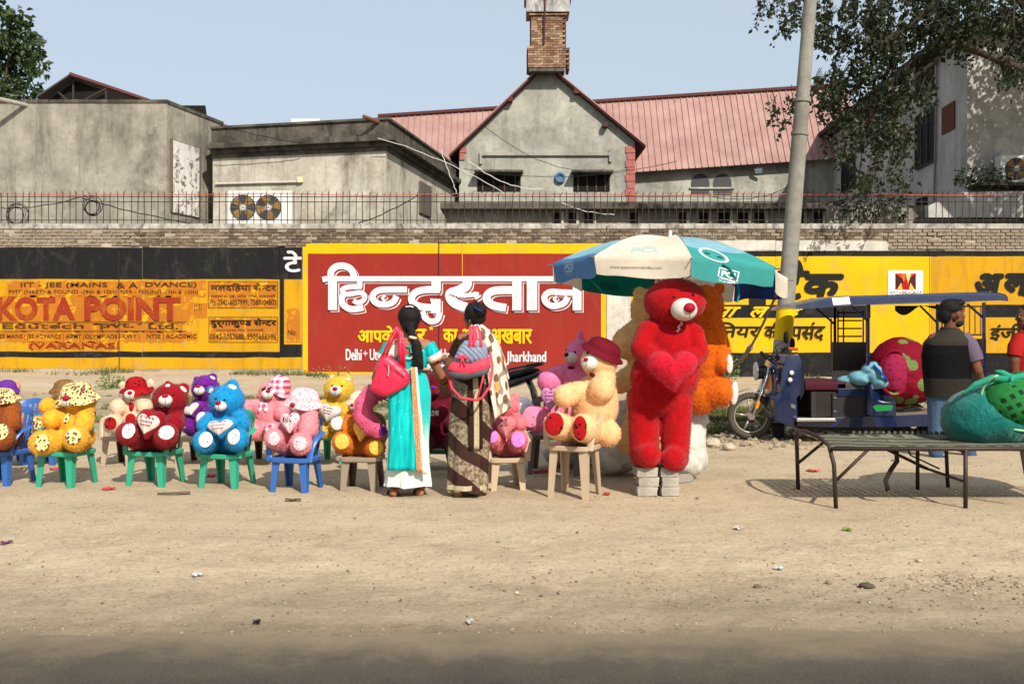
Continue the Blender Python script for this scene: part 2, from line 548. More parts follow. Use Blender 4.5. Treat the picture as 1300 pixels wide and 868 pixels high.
def make_road():
    m = N('asphalt')
    col = m.mix(m.step(m.noise(70, 5, 0.8), 0.35, 0.7), (0.028, 0.026, 0.024, 1), (0.085, 0.076, 0.066, 1))
    d = m.noise(2.2, 8, 0.75)
    sx = m.n('SeparateXYZ'); m.l(m.tc.outputs['Object'], sx.inputs[0])
    e = m.math('ADD', sx.outputs[1], m.math('MULTIPLY', d, 0.9))
    col = m.mix(m.math('MULTIPLY', m.ramp(m.math('MULTIPLY', e, 0.1), [(0.405, (0, 0, 0, 1)), (0.45, (.25, .25, .25, 1)), (0.49, (1, 1, 1, 1))]), 0.97), col, S(136, 121, 99))
    m.bump(m.noise(120, 4, 0.8), 0.7, 0.012)
    m.done(col, 0.9)
    n = 220
    xs = np.linspace(-14, 14, n)
    ed = 4.46 + (fbm(xs * 1.5, xs * 0 + 2, 4, 5) - 0.45) * 0.22 + (fbm(xs * 9, xs * 0 + 5, 2, 8) - 0.4) * 0.05
    rows = [-12, 0, 2.5, 3.6]
    vs = []; fs = []
    for k, yr in enumerate(rows + [None]):
        for i in range(n):
            vs.append((xs[i], yr if yr is not None else ed[i], 0.006 if yr is not None else -0.006))
    for k in range(len(rows)):
        for i in range(n - 1):
            fs.append((k * n + i, k * n + i + 1, (k + 1) * n + i + 1, (k + 1) * n + i))
    mb = MB(); mb.add(vs, fs)
    struct(mb.build('road', m.m, fix=False))
make_road()

def pebble_field(name, spots, mat, seed):
    """spots: (x, y, size)"""
    rng = np.random.default_rng(seed)
    base = np.array([(1, 0, 0), (-1, 0, 0), (0, 1, 0), (0, -1, 0), (0, 0, 1), (0.5, 0.5, 0.7), (-0.5, 0.6, 0.6), (0, 0, -0.6)], float)
    tri = [(4, 5, 6), (0, 2, 5), (5, 2, 6), (6, 2, 1), (4, 6, 1), (4, 1, 3), (4, 3, 0), (4, 0, 5), (7, 2, 0), (7, 1, 2), (7, 3, 1), (7, 0, 3)]
    zs = ground_z(spots[:, 0], spots[:, 1])
    V = []; Fc = []
    for k in range(len(spots)):
        b = base * (1 + rng.normal(0, 0.2, base.shape)) * np.array([1, rng.uniform(0.6, 1), rng.uniform(0.35, 0.8)]) * spots[k, 2]
        a = rng.uniform(0, 6.28); c, s = math.cos(a), math.sin(a)
        x = b[:, 0] * c - b[:, 1] * s + spots[k, 0]; y = b[:, 0] * s + b[:, 1] * c + spots[k, 1]
        V.append(np.stack([x, y, b[:, 2] + zs[k] + spots[k, 2] * 0.12], 1))
        Fc += [tuple(i + 8 * k for i in t) for t in tri]
    me = bpy.data.meshes.new(name); me.from_pydata(np.concatenate(V).tolist(), [], Fc); me.update()
    return link(me, name, mat)

def scatter_pebbles():
    m = N('gravel'); col = m.ramp(m.noise(3.1, 3, 0.9, m.coord((9, 9, 9))), [(0.3, S(84, 72, 60)), (0.5, S(128, 112, 92)), (0.7, S(186, 172, 150))])
    m.bump(m.noise(90, 3), 0.3, 0.005); m.done(col, 0.95)
    r = RNG
    A = []
    n = 9000
    y = 4.4 + (r.random(n) ** 1.7) * 8.5; x = (r.random(n) - 0.5) * 1.12 * y
    A.append(np.stack([x, y, 0.003 + 0.008 * r.random(n) ** 4], 1))
    n = 700
    y = r.normal(5.1, 0.35, n).clip(4.4, 6.2); x = r.normal(1.7, 1.2, n)
    A.append(np.stack([x, y, 0.003 + 0.014 * r.random(n) ** 4], 1))
    n = 500                                                     # heap at the right edge of the shoulder
    y = r.normal(5.25, 0.13, n); x = r.normal(2.45, 0.3, n)
    A.append(np.stack([x, y, 0.003 + 0.012 * r.random(n) ** 3], 1))
    n = 1500                                                    # rubble band before the wall
    y = r.uniform(12.3, 19, n); x = (r.random(n) - 0.5) * 1.1 * y
    A.append(np.stack([x, y, 0.012 + 0.06 * r.random(n) ** 5], 1))
    n = 900
    y = r.normal(12.4, 0.5, n); x = r.normal(2.9, 0.8, n)
    A.append(np.stack([x, y, 0.01 + 0.05 * r.random(n) ** 3], 1))
    struct(pebble_field('gravel', np.concatenate(A), m.m, 4), 'stuff')['label'] = 'loose gravel and small stones strewn over the sandy roadside'
scatter_pebbles()

M_grass = N('grass_blades')
M_grass.done(M_grass.ramp(M_grass.noise(2.0, 5, 0.8), [(0.3, S(62, 70, 36)), (0.5, S(88, 94, 52)), (0.7, S(128, 118, 78))]), 0.8)
def blades(name, pts, h, w, mat, seed, lean=0.6):
    rng = np.random.default_rng(seed); n = len(pts)
    z = ground_z(pts[:, 0], pts[:, 1])
    b = np.stack([pts[:, 0], pts[:, 1], z], 1)
    a = rng.uniform(0, 6.28, n); sd = np.stack([np.cos(a), np.sin(a), a * 0], 1) * (w * rng.uniform(0.5, 1.4, (n, 1)))
    hh = h * rng.uniform(0.4, 1.4, n) * pts[:, 2]
    t = b + np.stack([rng.normal(0, lean, n) * hh, rng.normal(0, lean, n) * hh, hh], 1)
    V = np.stack([b - sd, b + sd, t], 1).reshape(-1, 3)
    me = bpy.data.meshes.new(name); me.from_pydata(V.tolist(), [], [(3 * i, 3 * i + 1, 3 * i + 2) for i in range(n)]); me.update()
    return link(me, name, mat)
def make_grass():
    r = np.random.default_rng(12)
    P1 = []
    n = 42000
    y = r.uniform(13.2, 18.5, n); x = r.uniform(-9.5, 7.5, n)
    d = fbm(x * 0.8, y * 0.9, 4, 77)
    keep = (d > 0.50) & ~((x > -1.8) & (x < 2.2))
    P1.append(np.stack([x[keep], y[keep], d[keep] * 1.6], 1))
    y = r.uniform(12.7, 16.5, 16000); x = r.normal(3.1, 0.9, 16000)
    d = fbm(x * 1.1, y * 1.1, 4, 44); k = d > 0.42
    P1.append(np.stack([x[k], y[k], d[k] * 1.8], 1))
    y = r.uniform(23.2, 24.9, 9000); x = r.uniform(-13, 13, 9000)
    d = fbm(x * 0.9, y * 0.9, 4, 71); k = d > 0.60
    P1.append(np.stack([x[k], y[k], d[k] * 2.5], 1))
    struct(blades('grass', np.concatenate(P1), 0.07, 0.012, M_grass.m, 5), 'stuff')['label'] = 'patchy weeds and dry grass growing behind the chairs'
make_grass()

# ------------------------------------------------------------------ boundary wall with painted advertisements
WY = 25.0                                  # front face of the wall
def wx(px): return (px - CX) / F * WY
def wz(py): return EYE - (py - CY) / F * WY
PIERS = [(150, 181), (355, 383), (557, 590), (770, 798), (985, 1012), (1180, 1200)]
PROUD = 0.016

M_plaster = m_wall('wall_plaster', S(138, 128, 112), S(176, 166, 148), S(92, 86, 76), 0.5)
M_core = m_plain('mortar', S(70, 62, 54), 0.95, var=0.3, scale=12, bump=0.5)
def m_brick(name, c1, c2, c3, dark):
    m = N(name)
    oi = m.n('ObjectInfo')
    co = m.n('VectorMath', operation='ADD'); m.l(m.tc.outputs['Object'], co.inputs[0]); m.l(oi.outputs['Location'], co.inputs[1])
    k = m.noise(2.3, 3, 0.9, co.outputs[0])
    col = m.ramp(m.math('ADD', m.math('MULTIPLY', oi.outputs['Random'], 0.55), m.math('MULTIPLY', k, 0.45)), [(0.25, c1), (0.5, c2), (0.78, c3)])
    g = m.noise(14, 6, 0.75, co.outputs[0])
    col = m.mix(m.math('MULTIPLY', m.step(g, 0.5, 0.65), 0.65), col, dark)
    m.bump(g, 0.5, 0.01)
    return m.done(col, 0.95)
M_brick = m_brick('weathered_brick', S(88, 76, 64), S(114, 100, 84), S(146, 134, 118), S(44, 40, 36))
M_brick2 = m_brick('chimney_brick', S(108, 78, 62), S(138, 106, 84), S(168, 146, 122), S(50, 44, 38))

bw = thing('boundary_wall', 'long brick and plaster boundary wall painted with advertisements behind the stalls', 'wall', (0, WY, 0))
def wall_part(mb, name, mat, smooth=False, label=None):
    """geometry given in world coordinates, parented to the wall"""
    o = mb.build(name, mat, bw, smooth, fix=False)
    o.location = (0, -WY, 0)
    if label: o['label'] = label
    return o
def pier_spans(x0, x1):
    """split a pixel span at the piers -> (a, b, proud)"""
    cuts = [x0]
    for a, b in PIERS:
        for c in (a, b):
            if x0 < c < x1: cuts.append(c)
    cuts.append(x1); cuts.sort()
    out = []
    for a, b in zip(cuts, cuts[1:]):
        mid = (a + b) / 2
        out.append((a, b, any(p <= mid <= q for p, q in PIERS)))
    return out
def build_wall():
    mb = MB()
    mb.bbox((-30, WY, -0.5), (30, WY + 0.28, wz(291)))
    for a, b in PIERS:
        mb.bbox((wx(a), WY - PROUD, -0.5), (wx(b), WY + 0.1, wz(313)))
    wall_part(mb, 'plaster_body', M_plaster)
    mb = MB(); 
    mb.bbox((-30, WY - 0.03, wz(290.5)), (30, WY + 0.30, wz(284)))
    m = m_wall('whitewashed_coping', S(140, 134, 124), S(184, 180, 170), S(58, 54, 48), 0.95, 3.0)
    o = wall_part(mb, 'coping', m)
build_wall()

paint_n = [0]
def paint(px0, py0, px1, py1, mat, layer=1, name='paint', top=None, jag=0.0, label=None):
    """painted field lying on the wall face, following the piers; edges slightly hand-drawn"""
    mb = MB(); paint_n[0] += 1
    r = random.Random(paint_n[0])
    for a, b, pr in pier_spans(px0, px1):
        y = WY - (PROUD if pr else 0) - 0.004 * layer
        n = max(1, int((b - a) / 22))
        up = []; dn = []
        for i in range(n + 1):
            x = a + (b - a) * i / n
            up.append((wx(x), y, wz(py0 + r.uniform(-jag, jag)))); dn.append((wx(x), y, wz(py1 + r.uniform(-jag, jag))))
        vs = up + dn
        mb.add(vs, [(n + 1 + i, n + 2 + i, i + 1, i) for i in range(n)])
    return wall_part(mb, name, mat, label=label)

def letters(s, x0, y0, x1, y1, mat, bold=0.0, shear=0.0, copies=0, layer=8, label=None, yoff=None):
    if isinstance(s, list): vs, fs = text_multi(s)
    else: vs, fs = text_geo(s, bold)
    uv = fit(vs, x0, y0, x1, y1, shear)
    cross = any(not (q <= x0 or p >= x1) for p, q in PIERS)
    base = WY - (PROUD if cross else 0) - 0.004 * layer if yoff is None else yoff
    mb = MB()
    offs = [(0, 0)]
    if copies: offs = [(0, 0), (copies, 0), (-copies, 0), (0, copies), (0, -copies)] + ([(.7 * copies, .7 * copies), (-.7 * copies, .7 * copies), (.7 * copies, -.7 * copies), (-.7 * copies, -.7 * copies)] if copies > 1 else [])
    for k, (dx, dy) in enumerate(offs):
        mb.add([(wx(u + dx), base - 0.0006 * k, wz(v + dy)) for u, v in uv], fs)
    return wall_part(mb, 'lettering', mat, label=label or ('painted words ' + (s if isinstance(s, str) else ''.join(p if isinstance(p, str) else p[0] + '\u094d' for p in s))))

MY = m_paint('yellow_paint', S(188, 140, 18), wear=0.125, tint=S(116, 86, 36), tint_amt=0.6)
MY2 = m_paint('yellow_paint_fresh', S(214, 166, 14), wear=0.05, tint=S(170, 130, 20), tint_amt=0.3)
MK = m_paint('black_paint', S(27, 27, 28), under=S(96, 92, 86), wear=0.09, tint=S(50, 50, 50), tint_amt=0.3)
MR = m_paint('red_paint', S(138, 42, 33), under=S(150, 84, 72), wear=0.07, tint=S(110, 34, 28), tint_amt=0.4)
MO = m_paint('faded_orange_paint', S(170, 102, 30), under=S(200, 150, 20), wear=0.19, tint=S(170, 96, 40), tint_amt=0.4)
MRB = m_paint('redbrown_letter_paint', S(140, 48, 28), under=S(206, 150, 30), wear=0.06)
MKB = m_paint('worn_letter_paint', S(66, 46, 26), under=S(206, 150, 30), wear=0.12)
MW = m_paint('white_letter_paint', S(205, 203, 206), under=S(160, 84, 74), wear=0.08, tint=S(190, 180, 180), tint_amt=0.2)
MYL = m_paint('yellow_letter_paint', S(226, 180, 22), under=S(140, 60, 40), wear=0.09)
MKL = m_plain('black_letter_paint', S(30, 29, 26), 0.7)

def left_ads():
    paint(-260, 314, 384, 355, MK, 1, 'black_band', jag=0.5)
    paint(-260, 354.5, 384, 468, MY, 2, 'yellow_field', jag=0.7)
    paint(-260, 446, 384, 453.5, MK, 3, 'black_stripe', jag=0.7)
    paint(355.5, 312, 361, 447, MK, 4, 'black_stripe', jag=0.2)
    paint(361, 437, 384, 447, MK, 4, 'black_stripe', jag=0.3)
    # browned brush patches behind the old words
    r = random.Random(3)
    def patch(x0, y0, x1, y1):
        mb = MB()
        for a, b, pr in pier_spans(x0, x1):
            n = max(2, int((b - a) / 5)); y = WY - (PROUD if pr else 0) - 0.016
            up = [(wx(a + (b - a) * i / n), y, wz(y0 + r.uniform(-1.6, 1.6))) for i in range(n + 1)]
            dn = [(wx(a + (b - a) * i / n), y, wz(y1 + r.uniform(-1.8, 1.8))) for i in range(n + 1)]
            mb.add(up + dn, [(n + 1 + i, n + 2 + i, i + 1, i) for i in range(n)])
        wall_part(mb, 'brushed_patch', MO)
    patch(10, 357, 262, 376); patch(-60, 376.3, 245, 411); patch(20, 411.3, 232, 421); patch(-60, 421.3, 250, 434); patch(36, 434.3, 152, 444)
    patch(245, 384, 263, 404); patch(265, 358, 352, 390); patch(266, 404, 352, 432); patch(364, 392, 381, 434)
    letters('IIT - JEE (MAINS', 27, 358.5, 137, 366, MKB, 0.012)
    letters('& A', 149, 358.5, 176, 366, MKB, 0.012)
    letters('DVANCE)', 185, 358, 250, 366, MKB, 0.012)
    letters('PMT (NEET) & FOUND -(9th & 10th)', 12, 368, 150, 374, MKB, 0.0)
    letters('NER - FOUND. (9th & 10th)', 154, 368, 252, 374, MKB, 0.0)
    # big display word, drawn as thick tapered strokes
    letters('KOTA', -3, 377, 96, 407, MRB, 0.045)
    letters('POINT', 108, 377, 230, 407, MRB, 0.045)
    letters('Edutech', 4, 410, 107, 417, MKB, 0.01)
    letters('pvt.', 128, 410, 171, 417.5, MKB, 0.01)
    letters('Ltd.', 189, 410, 227, 417.5, MKB, 0.01)
    mb = MB(); y = WY - PROUD - 0.034
    for yy, a, b in ((408.6, -5, 237), (420, -5, 238)):
        mb.quad((wx(a), y, wz(yy + .3)), (wx(b), y, wz(yy + .3)), (wx(b), y, wz(yy - .3)), (wx(a), y, wz(yy - .3)))
    wall_part(mb, 'ruled_line', MKL)
    letters('JEE MAINS | JEE ADVANCE | AIPMT |', -2, 424, 107, 431, MKB, 0.004)
    letters('OLYMPIADS | KVPY |', 109, 424, 178, 431, MKB, 0.004)
    letters('NTSE | ACADEMIC', 187, 424, 250, 431, MKB, 0.004)
    letters('(VARANASI', 38, 434.5, 152, 444, MRB, 0.012)
    letters('(15)', 247, 386, 257, 396, MKB)
    mb = MB(); y = WY - 0.030
    for x0, y0, x1, y1 in ((264.5, 357, 353, 391), (265.5, 402, 353, 434.5)):
        for a, b, c, d in ((x0, y0, x1, y0 + .5), (x0, y1 - .5, x1, y1), (x0, y0 + .5, x0 + .5, y1 - .5), (x1 - .5, y0 + .5, x1, y1 - .5)):
            mb.quad((wx(a), y, wz(d)), (wx(c), y, wz(d)), (wx(c), y, wz(b)), (wx(a), y, wz(b)))
    wall_part(mb, 'ruled_line', MKL)
    letters(['म', 'ल', 'द', 'िह', 'या', ' ', 'से', ('न', 0.62), 'ट', 'र'], 268, 359.5, 351, 370, MKB, copies=0.25)
    letters('मकान नं. 38, पटेल नगर, वाराणसी', 268, 373.5, 350, 378, MKB)
    letters('Ph: 0542-6057999, 7588104803', 267, 380, 351, 388, MKB, 0.006)
    letters(['दु', 'र्गा', 'कु', ('ण', 0.66), 'ड', ' ', 'से', ('न', 0.62), 'ट', 'र'], 268, 404, 351, 415.5, MKL, copies=0.3)
    letters('दुर्गाकुण्ड रोड, वाराणसी', 275, 417, 335, 421, MKB)
    letters('0542-6057688, 9505656596', 267, 423.5, 351, 431.5, MKB, 0.01)
    letters('No.', 366, 418, 377, 425, MKB)
    letters('टे', 361, 319, 383, 345, MW, copies=0.7, label='white painted syllable टे')
left_ads()

def ribbon(mb, pts, w, y, T, taper=True):
    """flat stroke of constant width following pts (zoomed-pixel coordinates), spline smoothed"""
    q = []
    n = len(pts)
    if n == 2: q = [Vector(p) for p in pts]
    else:
        for i in range(n - 1):
            p0 = Vector(pts[max(i - 1, 0)]); p1 = Vector(pts[i]); p2 = Vector(pts[i + 1]); p3 = Vector(pts[min(i + 2, n - 1)])
            for k in range(5):
                t = k / 5
                q.append(0.5 * ((2 * p1) + (-p0 + p2) * t + (2 * p0 - 5 * p1 + 4 * p2 - p3) * t * t + (-p0 + 3 * p1 - 3 * p2 + p3) * t ** 3))
        q.append(Vector(pts[-1]))
    vs = []
    for i, p in enumerate(q):
        d = (q[min(i + 1, len(q) - 1)] - q[max(i - 1, 0)]).normalized()
        nn = Vector((-d.y, d.x))
        # pen nib: strokes thin when running along the nib
        ww = w * (0.62 + 0.38 * abs(d.y)) if taper else w
        for s in (1, -1):
            u = T(p + nn * s * ww / 2); vs.append((u[0], y, u[1]))
    mb.add(vs, [(2 * i, 2 * i + 1, 2 * i + 3, 2 * i + 2) for i in range(len(q) - 1)])

def hindustan():
    paint(384.5, 309, 769.5, 482, MY2, 2, 'yellow_border', jag=0.4)
    paint(391, 322, 763, 472, MR, 3, 'red_field', jag=0.25)
    T0 = lambda dx, dy: (lambda p: (wx(370 + (p[0] + dx) / 3.1707), wz(290 + (p[1] + dy) / 3.1707)))
    st = [  # (points, width, nib)
        ([(126, 206), (152, 201)], 22, 0), ([(140, 203), (1164, 203)], 21, 0),
        ([(167, 195), (167, 328)], 36, 0),
        ([(165, 208), (160, 178), (178, 156), (208, 151), (238, 162), (252, 188), (250, 208)], 27, 0),
        ([(276, 205), (276, 238)], 22, 0), ([(284, 234), (236, 236), (208, 244), (214, 262), (240, 264), (276, 258), (296, 270), (290, 290), (268, 298), (250, 290)], 20, 0),
        ([(222, 258), (205, 276), (208, 304), (232, 322), (262, 324), (291, 318)], 25, 0),
        ([(466, 246), (400, 246), (350, 250), (328, 272), (340, 298), (378, 306), (410, 296), (424, 272)], 25, 0), ([(378, 292), (366, 280), (380, 270)], 10, 0),
        ([(583, 205), (583, 252)], 38, 0),
        ([(598, 246), (540, 247), (500, 258), (484, 284), (502, 308), (552, 318), (586, 312)], 28, 0),
        ([(582, 284), (582, 342)], 38, 0), ([(560, 288), (572, 288)], 12, 0),
        ([(528, 332), (536, 356), (562, 374), (588, 366), (598, 338)], 24, 0),
        ([(708, 206), (704, 232), (672, 250), (640, 262), (642, 284), (664, 304), (706, 318)], 38, 0),
        ([(668, 268), (700, 270), (752, 264)], 18, 0), ([(746, 256), (744, 268), (752, 282)], 22, 0),
        ([(892, 248), (824, 250), (794, 262), (786, 284), (808, 308), (864, 320)], 32, 0),
        ([(907, 205), (907, 330)], 38, 0), ([(968, 205), (968, 330)], 42, 0),
        ([(1134, 259), (1090, 258), (1040, 256), (1018, 276), (1026, 300), (1054, 312), (1094, 302), (1112, 276)], 25, 0), ([(1070, 296), (1056, 286), (1068, 274)], 10, 0),
        ([(1149, 205), (1149, 330)], 36, 0)]
    base = WY - PROUD - 0.012
    for dx, mat, y0, grow, lab in ((8.5, MW, base, 0, 'thin white drop outline of the big Hindi word'), (4.5, MR, base - 0.012, 0.5, 'thin red inline of the big Hindi word'), (0, MW, base - 0.024, 0, 'big white painted Hindi word हिन्दुस्तान')):
        mb = MB()
        for k, (pts, w, nib) in enumerate(st):
            ribbon(mb, pts, w + grow, y0 - 0.0006 * k, T0(dx, dx), bool(nib))
        wall_part(mb, 'lettering', mat, label=lab)
    letters('आपके', 455, 414, 500, 434, MYL, copies=0.7)
    letters('घर', 514, 418, 541, 434, MYL, copies=0.7)
    letters('का अपना', 563, 418, 622, 434, MYL, copies=0.7)
    letters('अखबार', 623, 418, 675, 436, MYL, copies=0.7)
    mb = MB(); c = (547.5, 416.5)
    pts = []
    for k in range(10):
        rr = 3.6 if k % 2 == 0 else 1.5; a = math.pi / 2 + k * math.pi / 5
        pts.append((wx(c[0] + rr * math.cos(a)), WY - 0.02, wz(c[1] - rr * math.sin(a))))
    mb.add(pts, [tuple(range(10))]); wall_part(mb, 'painted_star', MYL)
    letters('Delhi', 439.5, 443, 459, 457, MW, 0.0, copies=0.35)
    letters('+', 461, 445, 467, 452, MW)
    letters('Uttar Pradesh + Uttarakhand', 470, 443, 582, 457, MW, copies=0.3)
    letters('Bihar +', 600, 443, 634, 457, MW, copies=0.35)
    letters('Jharkhand', 643, 446, 693, 463, MW, 0.0, copies=0.4)
hindustan()

def right_ads():
    mb = MB()
    m = m_wall('cement_patch', S(176, 170, 158), S(200, 196, 186), S(130, 122, 110), 0.4, 2.0)
    for a, b, y0, y1, l in ((800, 1128, 306, 318, 1), (770.5, 801, 312, 440, 1)):
        paint(a, y0, b, y1, m, l, 'cement_render', jag=1.2)
    paint(801, 318.5, 1560, 326, MK, 2, 'black_stripe', jag=0.3)
    paint(801, 325.5, 1181, 449, MY2, 3, 'yellow_field', jag=0.3)
    paint(1189.5, 325.5, 1560, 449, MY, 3, 'yellow_field', jag=0.3)
    paint(1181, 326, 1189.5, 449, MY, 3, 'yellow_field', jag=0.3)
    paint(801, 387, 1105, 403.5, MK, 4, 'black_band', jag=0.3)
    paint(1246, 386.5, 1560, 403, MK, 4, 'black_band', jag=0.3)
    paint(801, 447.5, 1560, 500, MK, 5, 'black_plinth', jag=0.6)
    paint(1054, 404, 1056, 447, MK, 4, 'black_stripe')
    letters('अल्ट्रा', 806, 346, 925, 386, MKL, copies=1.6, shear=0.2)
    letters('टे', 985, 330, 1026, 380, MKL, copies=1.8, shear=0.2)
    letters('क', 1023, 350, 1069, 376, MKL, copies=2.5, shear=0.2, layer=9)
    letters('ा', 940, 348, 985, 393, MKL, copies=4, shear=0.0)
    letters('देश का नं', 830, 389, 896, 402, MYL, copies=0.5, shear=0.4, layer=9)
    letters('सा', 906, 390, 940, 402.5, MYL, copies=0.8, shear=0.5, layer=9)
    letters('ल', 953, 390, 978, 402.5, MYL, copies=0.8, shear=0.5, layer=9)
    letters('है', 998, 388, 1018, 402.5, MYL, copies=0.6, shear=0.3, layer=9)
    letters('इंजीनियर'.replace('नि', 'िन'), 868, 409, 965, 430, MKL, copies=0.45, shear=0.15, layer=9)
    letters('की', 971, 408, 991, 429, MKL, copies=0.45, shear=0.15, layer=9)
    letters('पसंद', 1005, 409, 1047, 432, MKL, copies=0.45, shear=0.15, layer=9)
    letters('अ', 1239, 349, 1272, 374, MKL, copies=2.3, shear=0.2, layer=9)
    letters('ल्ट्रा', 1277, 349, 1360, 378, MKL, copies=2.3, shear=0.2, layer=9)
    letters('इंजीिनयर', 1257, 411, 1345, 432, MKL, copies=0.45, shear=0.15, layer=9)
    # white plaque with a faceted emblem
    y = WY - 0.03
    def q(mb, *p): mb.add([(wx(a), y - d, wz(b)) for a, b, d in p], [tuple(range(len(p)))])
    mb = MB(); mb.bbox((wx(1127), y, wz(374)), (wx(1171), WY, wz(343.5)))
    wall_part(mb, 'white_plaque', m_plain('plaque_white', S(226, 222, 216), 0.6))
    x0, x1, y0, y1 = 1136, 1162, 347, 367.5; xc = 1149; yc = 357
    tri = [((x0, y0), (x1, y0), (xc, yc + 3)), ((x0, y1), (x1, y1), (xc, yc)), ((x0, y0), (x0, y1), (xc, yc)), ((x1, y0), (x1, y1), (xc, yc)),
           ((x0 + 6, y0), (xc, y0), (xc - 2, yc + 2)), ((xc, y0), (x1 - 6, y0), (xc + 3, yc + 3)), ((xc - 7, y1), (xc + 7, y1), (xc, yc - 2)), ((x0 + 2, y1), (xc - 4, y1), (xc - 6, yc + 2)), ((x1 - 2, y1), (xc + 4, y1), (xc + 6, yc + 2))]
    cs = [S(200, 50, 30), S(180, 30, 30), S(60, 24, 24), S(70, 26, 24), S(226, 90, 36), S(238, 186, 120), S(150, 20, 26), S(236, 160, 60), S(240, 170, 70)]
    for k, (t, c) in enumerate(zip(tri, cs)):
        mb = MB(); mb.add([(wx(a), y - 0.004 - 0.002 * k, wz(b)) for a, b in t], [(0, 1, 2)])
        wall_part(mb, 'emblem_facet', m_plain('emblem_%d' % k, c, 0.6))
    letters('ADITYA BIRLA GROUP', 1129, 369.6, 1169.5, 373, MKL, 0.01, yoff=y - 0.004)
right_ads()

# dark strips for seams and a pier's painted-in shadow line, plus a yellow pipe
def wall_details():
    m = m_plain('seam_shadow_line', S(52, 44, 40), 0.9)
    for px, y0, y1 in ((151.5, 318, 478), (557.5, 302, 470), (770, 288, 312)):
        mb = MB(); r = random.Random(px)
        pts = [(wx(px + r.uniform(-0.5, 0.5)), WY - 0.03, wz(y0 + (y1 - y0) * i / 8)) for i in range(9)]
        mb.tube(pts, 0.012, 5); wall_part(mb, 'cable', m)  # no cable: dark strip imitating a seam and the pier-edge shadow line
    m2 = m_plain('yellow_pipe', S(190, 150, 40), 0.7)
    mb = MB(); mb.tube([(wx(587), WY - 0.03, wz(309)), (wx(587), WY - 0.03, wz(350))], 0.012, 5); wall_part(mb, 'cable', m2)
wall_details()

def brick_mesh(L, Hh, D, seed):
    r = random.Random(seed); mb = MB()
    mb.box((0, 0, 0), (L, D, Hh))
    mb.v = [(x + r.uniform(-.006, .006), y + r.uniform(-.004, .004), z + r.uniform(-.005, .005)) for x, y, z in mb.v]
    return mb.mesh('brick')
def wall_bricks():
    Lb, Hb, D = 0.222, 0.066, 0.10
    protos = []
    for k in range(6):
        me = brick_mesh(Lb, Hb, D, k); me.materials.append(M_brick); protos.append(me)
    r = random.Random(11)
    pos = []
    for c in range(10):
        z = wz(291) - 0.045 - c * 0.083
        x = -13.6 + (0.12 if c % 2 else 0)
        while x < 13.6:
            px = CX + x * F / WY
            low = 312 if px < 384 else (308 if px < 801 else (305 if px < 1128 else 318.5))
            if z - Hb / 2 > wz(low) - 0.02:
                pr = any(p <= px <= q for p, q in PIERS)
                pos.append((abs(x), x + r.uniform(-.008, .008), WY + 0.020 - (0.03 if pr else 0) + r.uniform(-.008, .006), z + r.uniform(-.006, .006)))
            x += 0.245
    pos.sort()
    rest = MB()
    for i, (_, x, y, z) in enumerate(pos):
        if r.random() < 0.03: continue
        if i < 300:
            o = bpy.data.objects.new('brick', protos[r.randrange(6)]); COL.objects.link(o); o.parent = bw
            o.location = (x, y - WY, z); o.rotation_euler = (r.uniform(-.02, .02), r.uniform(-.025, .025), r.uniform(-.02, .02))
        else:
            rest.box((x, y, z), (Lb * r.uniform(.93, 1.03), D, Hb * r.uniform(.9, 1.08)), rz=r.uniform(-.02, .02))
    o = wall_part(rest, 'bricks', M_brick); o['kind'] = 'stuff'
    # plants of moss and debris along the coping
wall_bricks()

